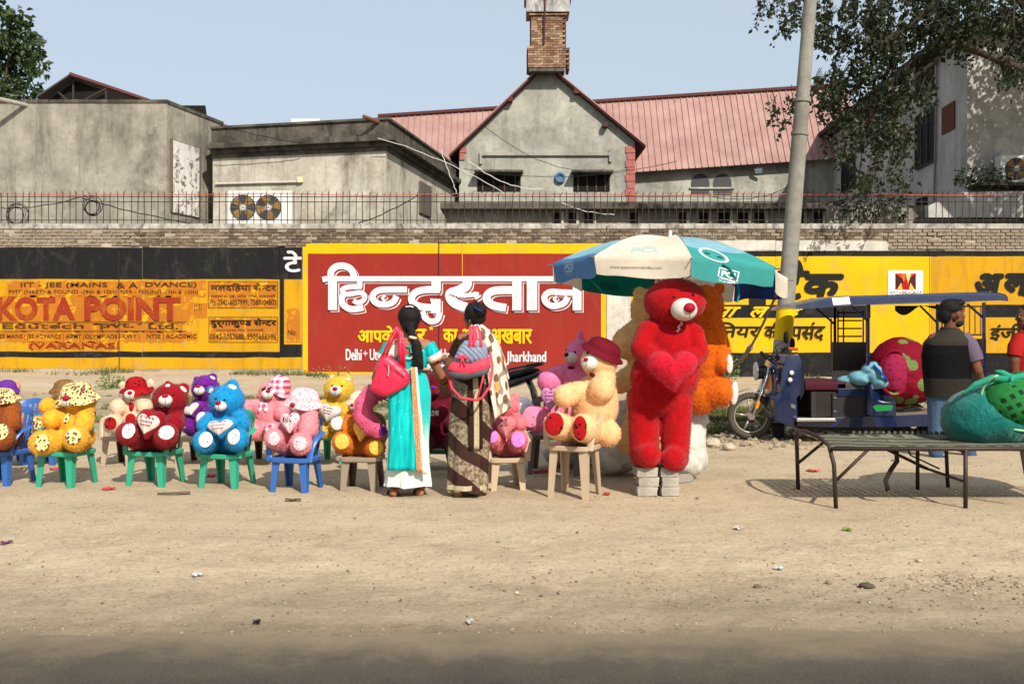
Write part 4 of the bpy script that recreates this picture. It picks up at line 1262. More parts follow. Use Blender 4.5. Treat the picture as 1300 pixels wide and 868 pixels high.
def house_E():
    Yc = 27.2
    t = thing('white_house', 'tall whitewashed house under a dark sloping roof, shaded by the overhanging tree', 'house', (P(1228, 0, Yc).x, Yc, 0))
    C = Vector((P(1228, 0, Yc).x, Yc, 0)); Bk = Vector((P(1044, 0, 43.5).x, 43.5, 0)); Rt = C + Vector((6, 0.6, 0))
    zt = P(0, 44, Yc).z
    mb = MB(); mb.prism([C, Rt, Rt + Vector((2, 16, 0)), Bk], (0, 0, zt)); bwall(mb, 'wall', M_white, t)
    d = (Bk - C).normalized(); n = Vector((d.y, -d.x, 0)); n = n if n.x < 0 else -n
    up = Vector((0, 0, 1))
    # roof slab overhanging
    mb = MB()
    a = C + n * .55 + Vector((0, -.5, 0)); b = Bk + n * .55; c_ = Rt + Vector((2, 16, 0)); e = Rt + Vector((0, -.55, 0))
    z = zt + .02
    ridge = 1.6
    mb.prism([p + up * z for p in (a, e, c_, b)], (0, 0, .14)); bwall(mb, 'eave', m_plain('dark_eave', S(62, 56, 52), .9), t)
    mb = MB(); ctr0 = (C + Rt) / 2 + Vector((0.5, 3, 0)); ctr1 = (Bk + c_) / 2
    vs = [a + up * (z + .16), e + up * (z + .16), c_ + up * (z + .16), b + up * (z + .16), ctr0 + up * (z + ridge), ctr1 + up * (z + ridge)]
    mb.add(vs, [(0, 1, 4), (1, 2, 5, 4), (2, 3, 5), (3, 0, 4, 5)]); bwall(mb, 'roof', m_wall('old_tile_roof', S(70, 60, 54), S(92, 78, 70), S(40, 36, 34), .5, 2), t)
    def onside(px, py):
        k = (px - CX) / F
        s = (k * C.y - C.x) / ((Bk.x - C.x) - k * (Bk.y - C.y))
        Y = C.y + s * (Bk.y - C.y)
        return Vector((C.x + s * (Bk.x - C.x), Y, EYE - (py - CY) / F * Y))
    def opening(px0, px1, py0, py1, name, mat, frame=None):
        A = onside(px1, py1); B = onside(px0, py1)
        zb = A.z; zt_ = onside(px1, py0).z
        mb = MB(); base = [Vector((*A.xy, zb)), Vector((*B.xy, zb))]
        mb.prism([base[0] + n * .04, base[1] + n * .04, base[1] - n * .02, base[0] - n * .02], (0, 0, zt_ - zb))
        w = bwall(mb, name, mat, t)
        if frame:
            mb = MB(); fr = [base[0] + n * .05, base[1] + n * .05]
            for q in range(4):
                p = fr[0].lerp(fr[1], q / 3); mb.tube([p, p + up * (zt_ - zb)], .03, 4)
            for zz in (0, zt_ - zb): mb.tube([fr[0] + up * zz, fr[1] + up * zz], .04, 4)
            mb.build('frame', frame, w)
        return w
    fr = m_plain('window_frame_dark', S(70, 62, 56), .8)
    glass = m_plain('dark_window_glass', S(22, 24, 28), .7)
    opening(1164, 1188, 135, 204, 'window', glass, fr)
    mbk = m_plain('bricked_vent', S(96, 62, 50), .9, var=.4, scale=20, bump=.6)
    opening(1197, 1213, 128, 163, 'bricked_vent', mbk)
    opening(1101, 1117, 128, 160, 'shuttered_window', m_plain('red_shutter', S(92, 46, 42), .8), fr)
    opening(1165, 1186, 84, 112, 'shuttered_window', m_plain('red_shutter_upper', S(64, 48, 44), .8), fr)
    opening(1070, 1086, 196, 236, 'window', glass, fr)
    opening(1164, 1178, 248, 284, 'doorway', M_dark)
    # ledge with moss on front
    mb = MB(); zz = P(0, 236, Yc).z; mb.bbox((C.x + .02, Yc - .75, zz - .09), (C.x + 6, Yc + .2, zz)); bwall(mb, 'ledge', M_stain, t)
    mb = MB(); p0 = C + n * .05 + Vector((0, .5, 0)); q = onside(1191, 60)
    mb.tube([onside(1192, 60) + n * .06, onside(1190, 190) + n * .06, onside(1188, 262) + n * .06], .03, 6); bwall(mb, 'downpipe', M_metal, t)
    # lower parapet wall in front
    pw = thing('white_parapet', 'low white parapet wall behind the railing below the shaded white house', 'wall', (P(1180, 0, 26.3).x, 26.3, 0))
    X = lambda px: P(px, 0, 26.4).x; Z = lambda py: P(0, py, 26.4).z
    mb = MB(); mb.prism([(X(1178), 26.4, Z(276)), (X(1178), 26.4, Z(262)), (X(1216), 26.4, Z(244)), (X(1500), 26.4, Z(240)), (X(1500), 26.4, Z(276))], (0, .2, 0))
    bwall(mb, 'panel', M_white, pw)
    mb = MB(); mb.bbox((X(1060), 26.9, 0), (X(1500), 27.1, Z(258))); bwall(mb, 'base', M_greyA, pw)
house_E()
ac_unit(1271, 1306, 197, 232, 26.7, 1, 'white air conditioner on the mossy ledge of the shaded house', 0)

# ------------------------------------------------------------------ foliage
def m_leaf(name, a, b, c):
    m = N(name)
    col = m.ramp(m.noise(1.3, 4, 0.9), [(0.3, a), (0.5, b), (0.72, c)])
    col = m.mix(m.step(m.noise(9, 2, 0.9), 0.45, 0.6), col, vary(b, 1.3))
    m.done(col, 0.5, Specular_IOR_Level=0.4)
    # thin leaves let light through
    tr = m.n('BsdfTranslucent'); m.l(col, tr.inputs[0]); mx = m.n('MixShader'); mx.inputs[0].default_value = 0.3
    m.l(m.b.outputs[0], mx.inputs[1]); m.l(tr.outputs[0], mx.inputs[2])
    m.l(mx.outputs[0], m.t.nodes['Material Output'].inputs[0])
    return m.m
ML1 = m_leaf('peepal_leaf', S(26, 34, 18), S(38, 48, 24), S(58, 68, 34))
ML2 = m_leaf('dense_leaf', S(30, 42, 22), S(50, 66, 30), S(80, 94, 46))
ML3 = m_leaf('bright_leaf', S(70, 90, 36), S(100, 122, 50), S(140, 150, 74))
M_bark = m_plain('bark', S(62, 54, 44), 0.95, var=.35, scale=10, bump=.8, bscale=30)

def leaves(name, pts, size, mat, seed, parent=None, hang=0.3, aspect=0.62):
    """each leaf a folded pointed blade of four triangles"""
    rng = np.random.default_rng(seed); n = len(pts)
    d = rng.normal(0, 1, (n, 3)); d[:, 2] -= hang * 2; d /= np.linalg.norm(d, axis=1, keepdims=True)
    s = np.cross(d, rng.normal(0, 1, (n, 3))); s /= np.linalg.norm(s, axis=1, keepdims=True)
    u = np.cross(s, d)
    L = size * rng.uniform(.6, 1.25, (n, 1)); w = L * aspect / 2
    a = pts; tip = pts + d * L; m1 = pts + d * L * .38 + s * w + u * w * .35; m2 = pts + d * L * .38 - s * w + u * w * .35; mid = pts + d * L * .42
    V = np.stack([a, m1, tip, m2, mid], 1).reshape(-1, 3)
    Fc = []
    for i in range(n):
        b = 5 * i; Fc += [(b, b + 1, b + 4), (b + 1, b + 2, b + 4), (b, b + 4, b + 3), (b + 4, b + 2, b + 3)]
    me = bpy.data.meshes.new(name); me.from_pydata(V.tolist(), [], Fc); me.update()
    return link(me, name, mat, parent)

def clump_pts(cs, per, seed):
    rng = np.random.default_rng(seed); out = []
    for c in cs:
        k = int(per * c[3] ** 2)
        v = rng.normal(0, 1, (k, 3)); v /= np.linalg.norm(v, axis=1, keepdims=True)
        out.append(np.array(c[:3]) + v * c[3] * (rng.random((k, 1)) ** .45) * np.array([1, 1, .8]))
    return np.concatenate(out)

def overhanging_tree():
    """big peepal rooted just right of the frame, boughs reaching over the railing"""
    base = Vector((14.6, 23.4, 0))
    t = thing('peepal_tree', 'large leafy tree whose dark boughs hang over the railing and white house', 'tree', base)
    rng = random.Random(21)
    trunk = [base, base + Vector((-.2, .1, 3)), base + Vector((-.7, 0, 6.2))]
    mb = MB(); mb.tube(trunk, [.42, .34, .26], 10)
    tips = []
    def limb(p0, p1, r0, bend=.4, k=6):
        pts = []
        for i in range(k + 1):
            s = i / k; q = Vector(p0).lerp(Vector(p1), s); q.z += bend * 4 * s * (1 - s); 
            if 0 < i < k: q += Vector((rng.uniform(-.12, .12), rng.uniform(-.12, .12), rng.uniform(-.1, .1)))
            pts.append(q)
        mb.tube(pts, [r0 * (1 - .8 * i / k) for i in range(k + 1)], 7)
        return pts
    top = trunk[-1]
    g = lambda px, py, Y: P(px, py, Y)
    # main boughs (ends given where foliage shows)
    boughs = [
        (top, g(1150, 35, 24.5), .17), (g(1240, -40, 23.5), g(1090, 110, 24.6), .12), (g(1180, 0, 24.5), g(1000, 5, 23.8), .08),
        (g(1200, 20, 24.4), g(1075, 175, 24.8), .09), (g(1280, -60, 22.5), g(1290, 55, 22.6), .06), (g(1150, 35, 24.5), g(1040, 130, 24.3), .06),
        (g(1130, 70, 24.6), g(1130, 210, 24.4), .06), (g(1090, 110, 24.6), g(1010, 130, 24.2), .045), (g(1110, 100, 24.6), g(1090, 225, 24.4), .045), (top, g(1330, -120, 24), .2),
        (g(1330, -120, 24), base + Vector((1.5, -1, 10.5)), .12), (top, base + Vector((2.2, .6, 9.6)), .16), (top, base + Vector((-1.2, -2.2, 10.2)), .15), (top, g(1230, -60, 24), .16)]
    paths = [limb(a, b, r, .25) for a, b, r in boughs]
    # leaf sites along visible hanging twigs : pixel shaped densities
    P0 = []
    vis = [((965, 1025), (-14, 32), 30), ((1030, 1120), (-14, 50), 95), ((1062, 1150), (40, 100), 85), ((1100, 1240), (-14, 60), 190), ((1180, 1330), (-20, 34), 170),
           ((1035, 1100), (85, 140), 42), ((1060, 1140), (100, 180), 75), ((1090, 1160), (160, 232), 48), ((1030, 1075), (90, 130), 24), ((1262, 1312), (15, 95), 50),
           ((1045, 1090), (160, 205), 14), ((970, 1012), (115, 146), 10), ((1130, 1185), (80, 140), 40), ((1120, 1160), (130, 180), 20)]
    r2 = np.random.default_rng(3)
    tw = MB()
    for (xa, xb), (ya, yb), k in vis:
        for _ in range(k):
            px = r2.uniform(xa, xb); py = ya + (yb - ya) * r2.random()
            Y = r2.uniform(23.4, 25.4); c = np.array(P(px, py, Y))
            m = 11
            # leaves strung along a drooping twig
            dirx = r2.uniform(-.5, .3); Lt = r2.uniform(.3, .6)
            s = r2.random(m)
            pts = c + np.stack([dirx * s * Lt, r2.normal(0, .12, m) * 1.0, -s * Lt], 1) + r2.normal(0, .05, (m, 3))
            P0.append(pts)
            a = Vector(c); tw.tube([a + Vector((.1, .05, .16)), a, a + Vector((dirx * Lt * .6, 0, -Lt * .6))], [.010, .007, .003], 4)
    pts = np.concatenate(P0)
    leaves('crown', pts, .15, ML1, 5, t).location = -base
    rng2 = np.random.default_rng(9)
    cs = []
    for _ in range(120):
        cs.append((rng2.uniform(13.4, 18.5), rng2.uniform(21.4, 25.8), rng2.uniform(7.4, 12.5), rng2.uniform(.55, 1.0)))
    for _ in range(10):
        cs.append((rng2.uniform(6, 12), rng2.uniform(22.4, 24.6), rng2.uniform(10.2, 11.8), rng2.uniform(.4, .8)))
    up = clump_pts(cs, 210, 3)
    leaves('crown', up, .17, ML1, 6, t).location = -base
    o = mb.build('trunk', M_bark, t, smooth=True); o.location = -base
    o = tw.build('twigs', M_bark, t, fix=False); o.location = -base; o['kind'] = 'stuff'
overhanging_tree()

def tree(base, h, crown, size, per, mat, label, seed, name='leafy_tree'):
    base = Vector(base); t = thing(name, label, 'tree', base)
    mb = MB(); r = random.Random(seed)
    top = base + Vector((r.uniform(-.3, .3), 0, h))
    mb.tube([base, base.lerp(top, .5) + Vector((.15, 0, 0)), top], [.3, .22, .12], 8)
    for c in crown[::2]:
        mb.tube([base.lerp(top, .6), (base.lerp(top, .8) + Vector(c[:3])) / 2, Vector(c[:3])], [.1, .07, .02], 6)
    o = mb.build('trunk', M_bark, t, smooth=True); o.location = -base
    leaves('crown', clump_pts(crown, per, seed), size, mat, seed, t).location = -base

def far_trees():
    r = np.random.default_rng(2); Y = 36.0
    cr = []
    for px, py, k in ((0, 40, 1.0), (28, 60, .8), (10, 95, .9), (45, 85, .5), (-30, 70, 1.2), (40, 50, .45), (20, 25, .6), (0, 115, .8), (30, 112, .6), (-60, 40, 1.4), (12, 62, .9), (52, 118, .4), (-10, 14, .7), (44, 68, .4)):
        c = P(px, py, Y + r.uniform(-.8, .8)); cr.append((c.x, c.y, c.z, k))
    tree((P(-15, 0, Y).x, Y, 0), 8.5, cr, .26, 330, ML2, 'dense green tree rising over the grey building beside the dark shed roof', 11)
    cr = []; Y = 48.0
    for px, py, k in ((1025, 210, .9), (1040, 190, .8), (1055, 215, .9), (1062, 185, .8), (1035, 235, .8), (1080, 205, 1.1), (1090, 180, .8), (1060, 240, .9)):
        c = P(px, py, Y + r.uniform(-.8, .8)); cr.append((c.x, c.y, c.z, k))
    tree((P(1050, 0, Y).x, Y, 0), 7.5, cr, .26, 260, ML3, 'sunlit green bushy tree seen between pink roof and white house', 12)
    # shrub on the ledge, and behind the railing
    def shrub(c, n, sp, size, mat, label, seed):
        rr = np.random.default_rng(seed); c = np.array(c)
        pts = c + np.clip(rr.normal(0, 1, (n, 3)), -1.5, 1.5) * np.array(sp)
        t = thing('shrub', label, 'plant', tuple(c - np.array([0, 0, sp[2]])))
        leaves('foliage', pts, size, mat, seed, t).location = -Vector(t.location)
        mb = MB(); q = Vector(c) - Vector(t.location)
        for k in range(7):
            e = q + Vector((rr.normal(0, sp[0]), rr.normal(0, sp[1]), rr.normal(0, sp[2] * .6)))
            mb.tube([(rr.uniform(-.1, .1), 0, -sp[2]), tuple(e)], [.012, .004], 4)
        mb.build('stem', M_bark, t)
    shrub(P(1248, 226, 26.6), 520, (.42, .12, .14), .10, ML2, 'dark moss and weeds growing on the ledge beside the air conditioner', 1)
    shrub(P(1110, 255, 26.2), 420, (.5, .25, .3), .13, ML1, 'dark leafy shrub behind the railing under the hanging boughs', 2)
    shrub(P(420, 478, 22.6), 200, (.26, .2, .14), .05, ML3, 'spindly green weed growing at the lower edge of the red advertisement', 3)
    shrub(P(920, 472, 15.5), 220, (.12, .10, .15), .05, ML3, 'small bright weed beside the black wall base behind the orange bear', 4)
    shrub(P(605, 488, 23.4), 200, (.5, .2, .1), .07, ML2, 'low weeds at the wall foot behind the two women', 5)
    shrub(P(140, 487, 20), 260, (.12, .15, .08), .06, ML3, 'small green weed tuft on the sandy strip behind the yellow bear', 6)
far_trees()

# ------------------------------------------------------------------ leaning pole
def pole():
    Y = 13.0
    b = P(984, 553, Y); b.z = gz(b.x, Y) - .1; top = P(1032, -40, Y)
    t = thing('leaning_pole', 'tall leaning grey concrete pole with yellow painted band and whitewashed foot', 'pole', b)
    m = m_wall('pole_concrete', S(120, 116, 106), S(146, 142, 132), S(88, 82, 72), .5, 1.6, bump=.15)
    my = m_paint('pole_yellow', S(236, 196, 16), wear=.05); mw = m_paint('pole_white', S(160, 156, 146), wear=.12)
    d = (top - b); L = d.length
    at = lambda py: (b + d * ((P(0, py, Y).z - b.z) / d.z)) - b
    r = lambda py: .083 + .028 * (py / 560.0)
    seg = [(-40, 128, m, 'upper_shaft'), (128, 170, m, 'middle_shaft'), (170, 391, m, 'main_shaft'), (391, 432, my, 'yellow_band'), (432, 560, mw, 'whitewashed_foot')]
    for k, (a, c, mat, nm) in enumerate(seg):
        mb = MB(); e = .004 * k
        mb.tube([at(c), at(a)], [r(c) + e, r(a) + e], 20); mb.build(nm, mat, t, smooth='auto')
    for py in (128, 170):
        mb = MB(); mb.tube([at(py + 2), at(py - 2)], [r(py) + .022, r(py) + .022], 20); mb.build('collar', m, t, smooth='auto')
    # brush-painted marks on the whitewash
    for s, py in (('जय', 447), ('माता', 463)):
        vs, fs = text_geo(s); uv = fit(vs, -.06, py - 5, .06, py + 5)
        mb = MB(); vv = []
        for u, v in uv:
            c = at(v) + b; an = u / .125
            vv.append((c.x + (r(v) + .022) * math.sin(an), c.y - (r(v) + .022) * math.cos(an), c.z))
        mb.add(vv, fs); o = mb.build('lettering', MKL, t, fix=False); o.location = -b
pole()
# ------------------------------------------------------------------ plush bears
FUR = {}
def fur_mat(key, c, **k):
    if key not in FUR: FUR[key] = m_plush('plush_' + key, c, **k)
    return FUR[key]
M_wplush = m_plush('white_plush', S(214, 204, 194), dark=.9, light=1.05)
M_nose = m_plain('nose_velvet', S(150, 16, 40), .6)
M_eye = m_plain('bead_eye', S(18, 14, 12), .12)
M_leo = m_spots('leopard_print', S(206, 192, 130), S(52, 34, 30), 34, .32, .38, S(120, 60, 60))
M_redspot = m_spots('red_spotted_print', S(150, 16, 22), S(30, 20, 18), 22, .24, .29)
M_floral = m_spots('pink_floral_print', S(222, 178, 184), S(180, 50, 90), 46, .22, .28, S(240, 230, 226))
M_wfloral = m_spots('white_floral_print', S(222, 214, 206), S(130, 90, 110), 46, .18, .22, S(150, 170, 150))
M_gold = m_spots('gold_lace_print', S(214, 170, 70), S(236, 214, 140), 60, .16, .22, S(170, 116, 40))
M_ging = m_gingham('pink_gingham', S(226, 206, 210), S(190, 60, 96), 34)
M_sequin = m_spots('lilac_sequin', S(206, 120, 200), S(240, 210, 236), 60, .14, .2, S(170, 60, 160))
M_ink = m_plain('print_ink', S(150, 40, 60), .7)
M_inkb = m_plain('print_ink_black', S(40, 30, 32), .7)
M_maroon = m_plain('maroon_cloth', S(96, 14, 28), .85, bump=.2)

def castpt(bvh, px, py, Y=2.0):
    o = camo.location.copy(); d = (P(px, py, 5.0) - o).normalized()
    h = bvh.ray_cast(o, d, 60)
    if h[0] is None:
        h = bvh.find_nearest(o + d * 9.0)
    return h[0], h[1]

def disc_on(hit, nrm, rx, rz, th, push=0.0, rot=0.0, n=16):
    """flattened ellipsoid lying on a surface point; returns MB geometry"""
    y = -Vector(nrm); up = Vector((0, 0, 1)); x = y.cross(up)
    x = x.normalized() if x.length > 1e-4 else Vector((1, 0, 0))
    z = x.cross(y).normalized()
    if rot: 
        q = Matrix.Rotation(rot, 3, y); x = q @ x; z = q @ z
    Mx = Matrix((x, y, z)).transposed().to_4x4(); Mx.translation = Vector(hit) + Vector(nrm) * push
    mb = MB(); mb.ell((0, 0, 0), (rx, th, rz), n, 10, M=Mx)
    return mb

def heart_mesh(w, h, th, n=40, rings=8):
    mb = MB(); out = []
    pts = []
    for i in range(n):
        t = 2 * math.pi * i / n
        pts.append((.78 * 16 * math.sin(t) ** 3 / 16.5 + .22 * math.sin(t), .80 * (13 * math.cos(t) - 5 * math.cos(2 * t) - 2 * math.cos(3 * t) - math.cos(4 * t) + 2.2) / 15.5 + .20 * math.cos(t)))
    rows = []
    for s in (1, -1):
        rr = []
        for k in range(rings + 1):
            f = math.sin(math.pi / 2 * k / rings)
            y = -s * th * math.sqrt(max(0, 1 - f ** 2.4))
            rr.append([Vector((x * f * w / 2, y, z * f * h / 2)) for x, z in pts])
        rows.append(rr)
    allr = rows[0][1:] + rows[1][1:-1][::-1]
    mb.loft(allr, cap=(False, False))
    a = len(mb.v); mb.v.append((0, -th, 0)); mb.f += [(a, (i + 1) % n, i) for i in range(n)]; mb.m += [0] * n
    b = len(mb.v); mb.v.append((0, th, 0)); L = (len(allr) - 1) * n; mb.f += [(b, L + i, L + (i + 1) % n) for i in range(n)]; mb.m += [0] * n
    return mb

def xf(center, yaw=0.0, roll=0.0, pitch=0.0):
    M = Matrix.Translation(Vector(center)) @ Matrix.Rotation(yaw, 4, 'Z') @ Matrix.Rotation(pitch, 4, 'X') @ Matrix.Rotation(roll, 4, 'Y')
    return M

def bvh_of(me): 
    return BVHTree.FromPolygons([v.co[:] for v in me.vertices], [tuple(p.vertices) for p in me.polygons])

def cushion(parent, off, px, py, Y, w, h, mat, inner=None, iw=.7, ih=.6, lines=(), ink=None, roll=0.0, yaw=-.35, th=.055, name='heart_cushion', izo=0.0, tsc=1.0, fur=0, pitch=-.25):
    k = Y / F; c = P(px, py, Y); M = xf(c, yaw, roll, pitch)
    mb = heart_mesh(w * k, h * k, th); mb.v = [tuple(M @ Vector(v)) for v in mb.v]
    me = mb.mesh(name); bm = bmesh.new(); bm.from_mesh(me); bmesh.ops.recalc_face_normals(bm, faces=bm.faces); bm.to_mesh(me); bm.free()
    bvh = bvh_of(me)
    if fur: me = add_fur(me, fur, .012, .004, seed=3)
    o = link(me, name, mat, parent, smooth=True); o.location = off
    surf = bvh
    if inner is not None:
        mb = heart_mesh(w * k * iw, h * k * ih, .012, rings=5)
        vs = []
        for v in mb.v:
            q = M @ Vector((v[0], v[1] * .5 - .0, v[2] + izo * k))
            d = (M.to_3x3() @ Vector((0, 1, 0)))
            hit = bvh.ray_cast(q - d * .3, d, 1)
            base = hit[0] if hit[0] is not None else q
            vs.append(tuple(base + d * (v[1] * .6 - .002)))
        mb.v = vs; me2 = mb.mesh('face_patch'); i = link(me2, 'face_patch', inner, o, smooth=True)
        surf = bvh_of(me2)
    if lines:
        n = len(lines); H = h * k * (ih if inner is not None else .8) * .55
        for j, s in enumerate(lines):
            vs, fs = text_geo(s, .02)
            ww = w * k * (iw if inner is not None else .8) * (.62 - .10 * abs(j - .3)) * tsc
            y0 = H / 2 - j * H / n + izo * k + h * k * .06; y1 = y0 - H / n * .72
            uv = fit(vs, -ww / 2, y0, ww / 2, y1)
            d = (M.to_3x3() @ Vector((0, 1, 0))); out = []
            for u, v in uv:
                q = M @ Vector((u, 0, v)); hit = surf.ray_cast(q - d * .3, d, 1)
                out.append((hit[0] if hit[0] is not None else q - d * th) - d * .003)
            tb = MB(); tb.add(out, fs); tb.build('lettering', ink or M_ink, o, fix=False)
    return o

def bear(label, Y0, mat, blobs, muzzle=None, nose=None, eyes=(), ears=(), pads=(), padmat=None, arms=(), legs=(), seat_py=None, muzmat=None,
         fur=11000, furlen=.014, voxel=.011, group='plush bears for sale on the chairs', smooth=6, earmat=None, nosemat=None, name='teddy_bear', padth=.012, cat='teddy bear'):
    k = Y0 / F
    mb = MB()
    for b in blobs:
        px, py, rx, ry = b[:4]; dy = b[4] if len(b) > 4 else 0; rd = b[5] if len(b) > 5 else (rx + ry) / 2 * .9
        mb.ell(P(px, py, Y0 + dy), (rx * k, rd * k, ry * k), 18, 12)
    for a in list(arms) + list(legs):
        (x0, y0, r0, d0), (x1, y1, r1, d1) = a
        cap(mb, P(x0, y0, Y0 + d0), P(x1, y1, Y0 + d1), r0 * k, r1 * k)
    for e in ears:
        mb.ell(P(e[0], e[1], Y0 + (e[3] if len(e) > 3 else .02)), (e[2] * k, e[2] * k * .55, e[2] * k * (e[4] if len(e) > 4 else 1.0)), 14, 9)
    base = Vector(P(blobs[0][0], 0, Y0)); base.z = (P(0, seat_py, Y0).z if seat_py else min(v[2] for v in mb.v))
    t = thing(name, label, cat, base, 0, group)
    me = remeshed(mb, voxel, smooth)
    bvh = bvh_of(me)
    if fur: me = add_fur(me, fur, furlen, .005, seed=len(bpy.data.objects))
    body = link(me, 'body', mat, t, smooth=True); off = -base; body.location = off
    def put(mb_, nm, m_, par=t):
        o = mb_.build(nm, m_, par, smooth=True)
        if par is t: o.location = off
        return o
    for e in ears:
        if len(e) > 5 and e[5]:
            h, n = castpt(bvh, e[0], e[1] + .4)
            if h: put(disc_on(h, n, e[2] * k * .62, e[2] * k * .66, .012, 0), 'ear_lining', earmat or M_wplush)
    mz = None
    if muzzle:
        x, y, r = muzzle[:3]; h, n = castpt(bvh, x, y)
        if h:
            fwd = Vector((-.35, -1, 0)).normalized() if len(muzzle) < 4 else Vector(muzzle[3]).normalized()
            c = h + fwd * (r * k * .25)
            m2 = MB(); m2.ell(c, (r * k, r * k * .95, r * k * .86), 18, 12)
            mo = put(m2, 'muzzle', muzmat or M_wplush)
            mz = BVHTree.FromPolygons(m2.v, m2.f)
            # mouth line
            if nose:
                h2, n2 = castpt(mz, nose[0], nose[1])
                if h2 is None: h2, n2 = c + fwd * r * k * .8, fwd
                put(disc_on(h2, n2, nose[2] * k * 1.1, nose[2] * k * .9, nose[2] * k * .8, .002), 'nose', nosemat or M_nose)
                pts = []
                for s in range(5):
                    h3, n3 = castpt(mz, nose[0] + .2, nose[1] + nose[2] * (.8 + .5 * s))
                    if h3: pts.append(h3 + n3 * .001)
                if len(pts) > 2:
                    m3 = MB(); m3.tube(pts, .0022, 5); put(m3, 'mouth_stitch', M_inkb)
    for e in eyes:
        h, n = castpt(bvh, e[0], e[1])
        if h:
            r = e[2] if len(e) > 2 else 1.5
            m2 = MB(); m2.ell(h, r * k, 12, 8); put(m2, 'eye', M_eye)
    for p in pads:
        h, n = castpt(bvh, p[0], p[1])
        if h:
            mt = p[5] if len(p) > 5 else (padmat or M_wplush)
            nn = (n + Vector((0, -1.2, 0))).normalized()
            put(disc_on(h, nn, p[2] * k, p[3] * k, padth, -.004, p[4] if len(p) > 4 else 0), 'paw_pad', mt)
    return t, off, bvh

def hat(parent, off, px, py, Y, rx, ry, brx, mat, brim_drop=6, tilt=0.0, name='hat', bry=None, wob=.12, seed=1, band=None, brim_th=.012, pitch=.25):
    """soft hat: dome and wavy brim; px,py is the centre of the brim"""
    k = Y / F; M = xf(P(px, py, Y), 0, tilt, pitch); r = random.Random(seed)
    mb = MB(); rings = []
    n = 32; ph = r.uniform(0, 6)
    prof = [(brx, -brim_drop), (brx * .86 + rx * .14, -brim_drop * .55), (rx * 1.04, 0), (rx * 1.0, ry * .25), (rx * .92, ry * .6), (rx * .66, ry * .88), (rx * .3, ry * 1.0), (rx * .02, ry * 1.02)]
    for rr, z in prof:
        ring = []
        for i in range(n):
            a = 2 * math.pi * i / n
            w = (1 + wob * math.sin(5 * a + ph) * max(0, (rr - rx) / rx)) 
            ring.append(M @ Vector((rr * w * math.cos(a) * k, rr * w * math.sin(a) * k * .9, (z + wob * 22 * math.sin(4 * a + ph) * max(0, (rr - rx * 1.05) / rx)) * k)))
        rings.append(ring)
    inner = [[v + (Vector(P(px, py, Y)) - v) * .03 + Vector((0, 0, -.006)) for v in ring] for ring in rings]
    mb.loft(rings + inner[::-1][:-1] + [inner[0]], cap=(False, False))
    # close the brim edge
    b = len(rings) * 2 - 1
    mb.loft([rings[0], inner[0]], cap=(False, False))
    o = mb.build(name, mat, parent, smooth=True); o.location = off
    return o

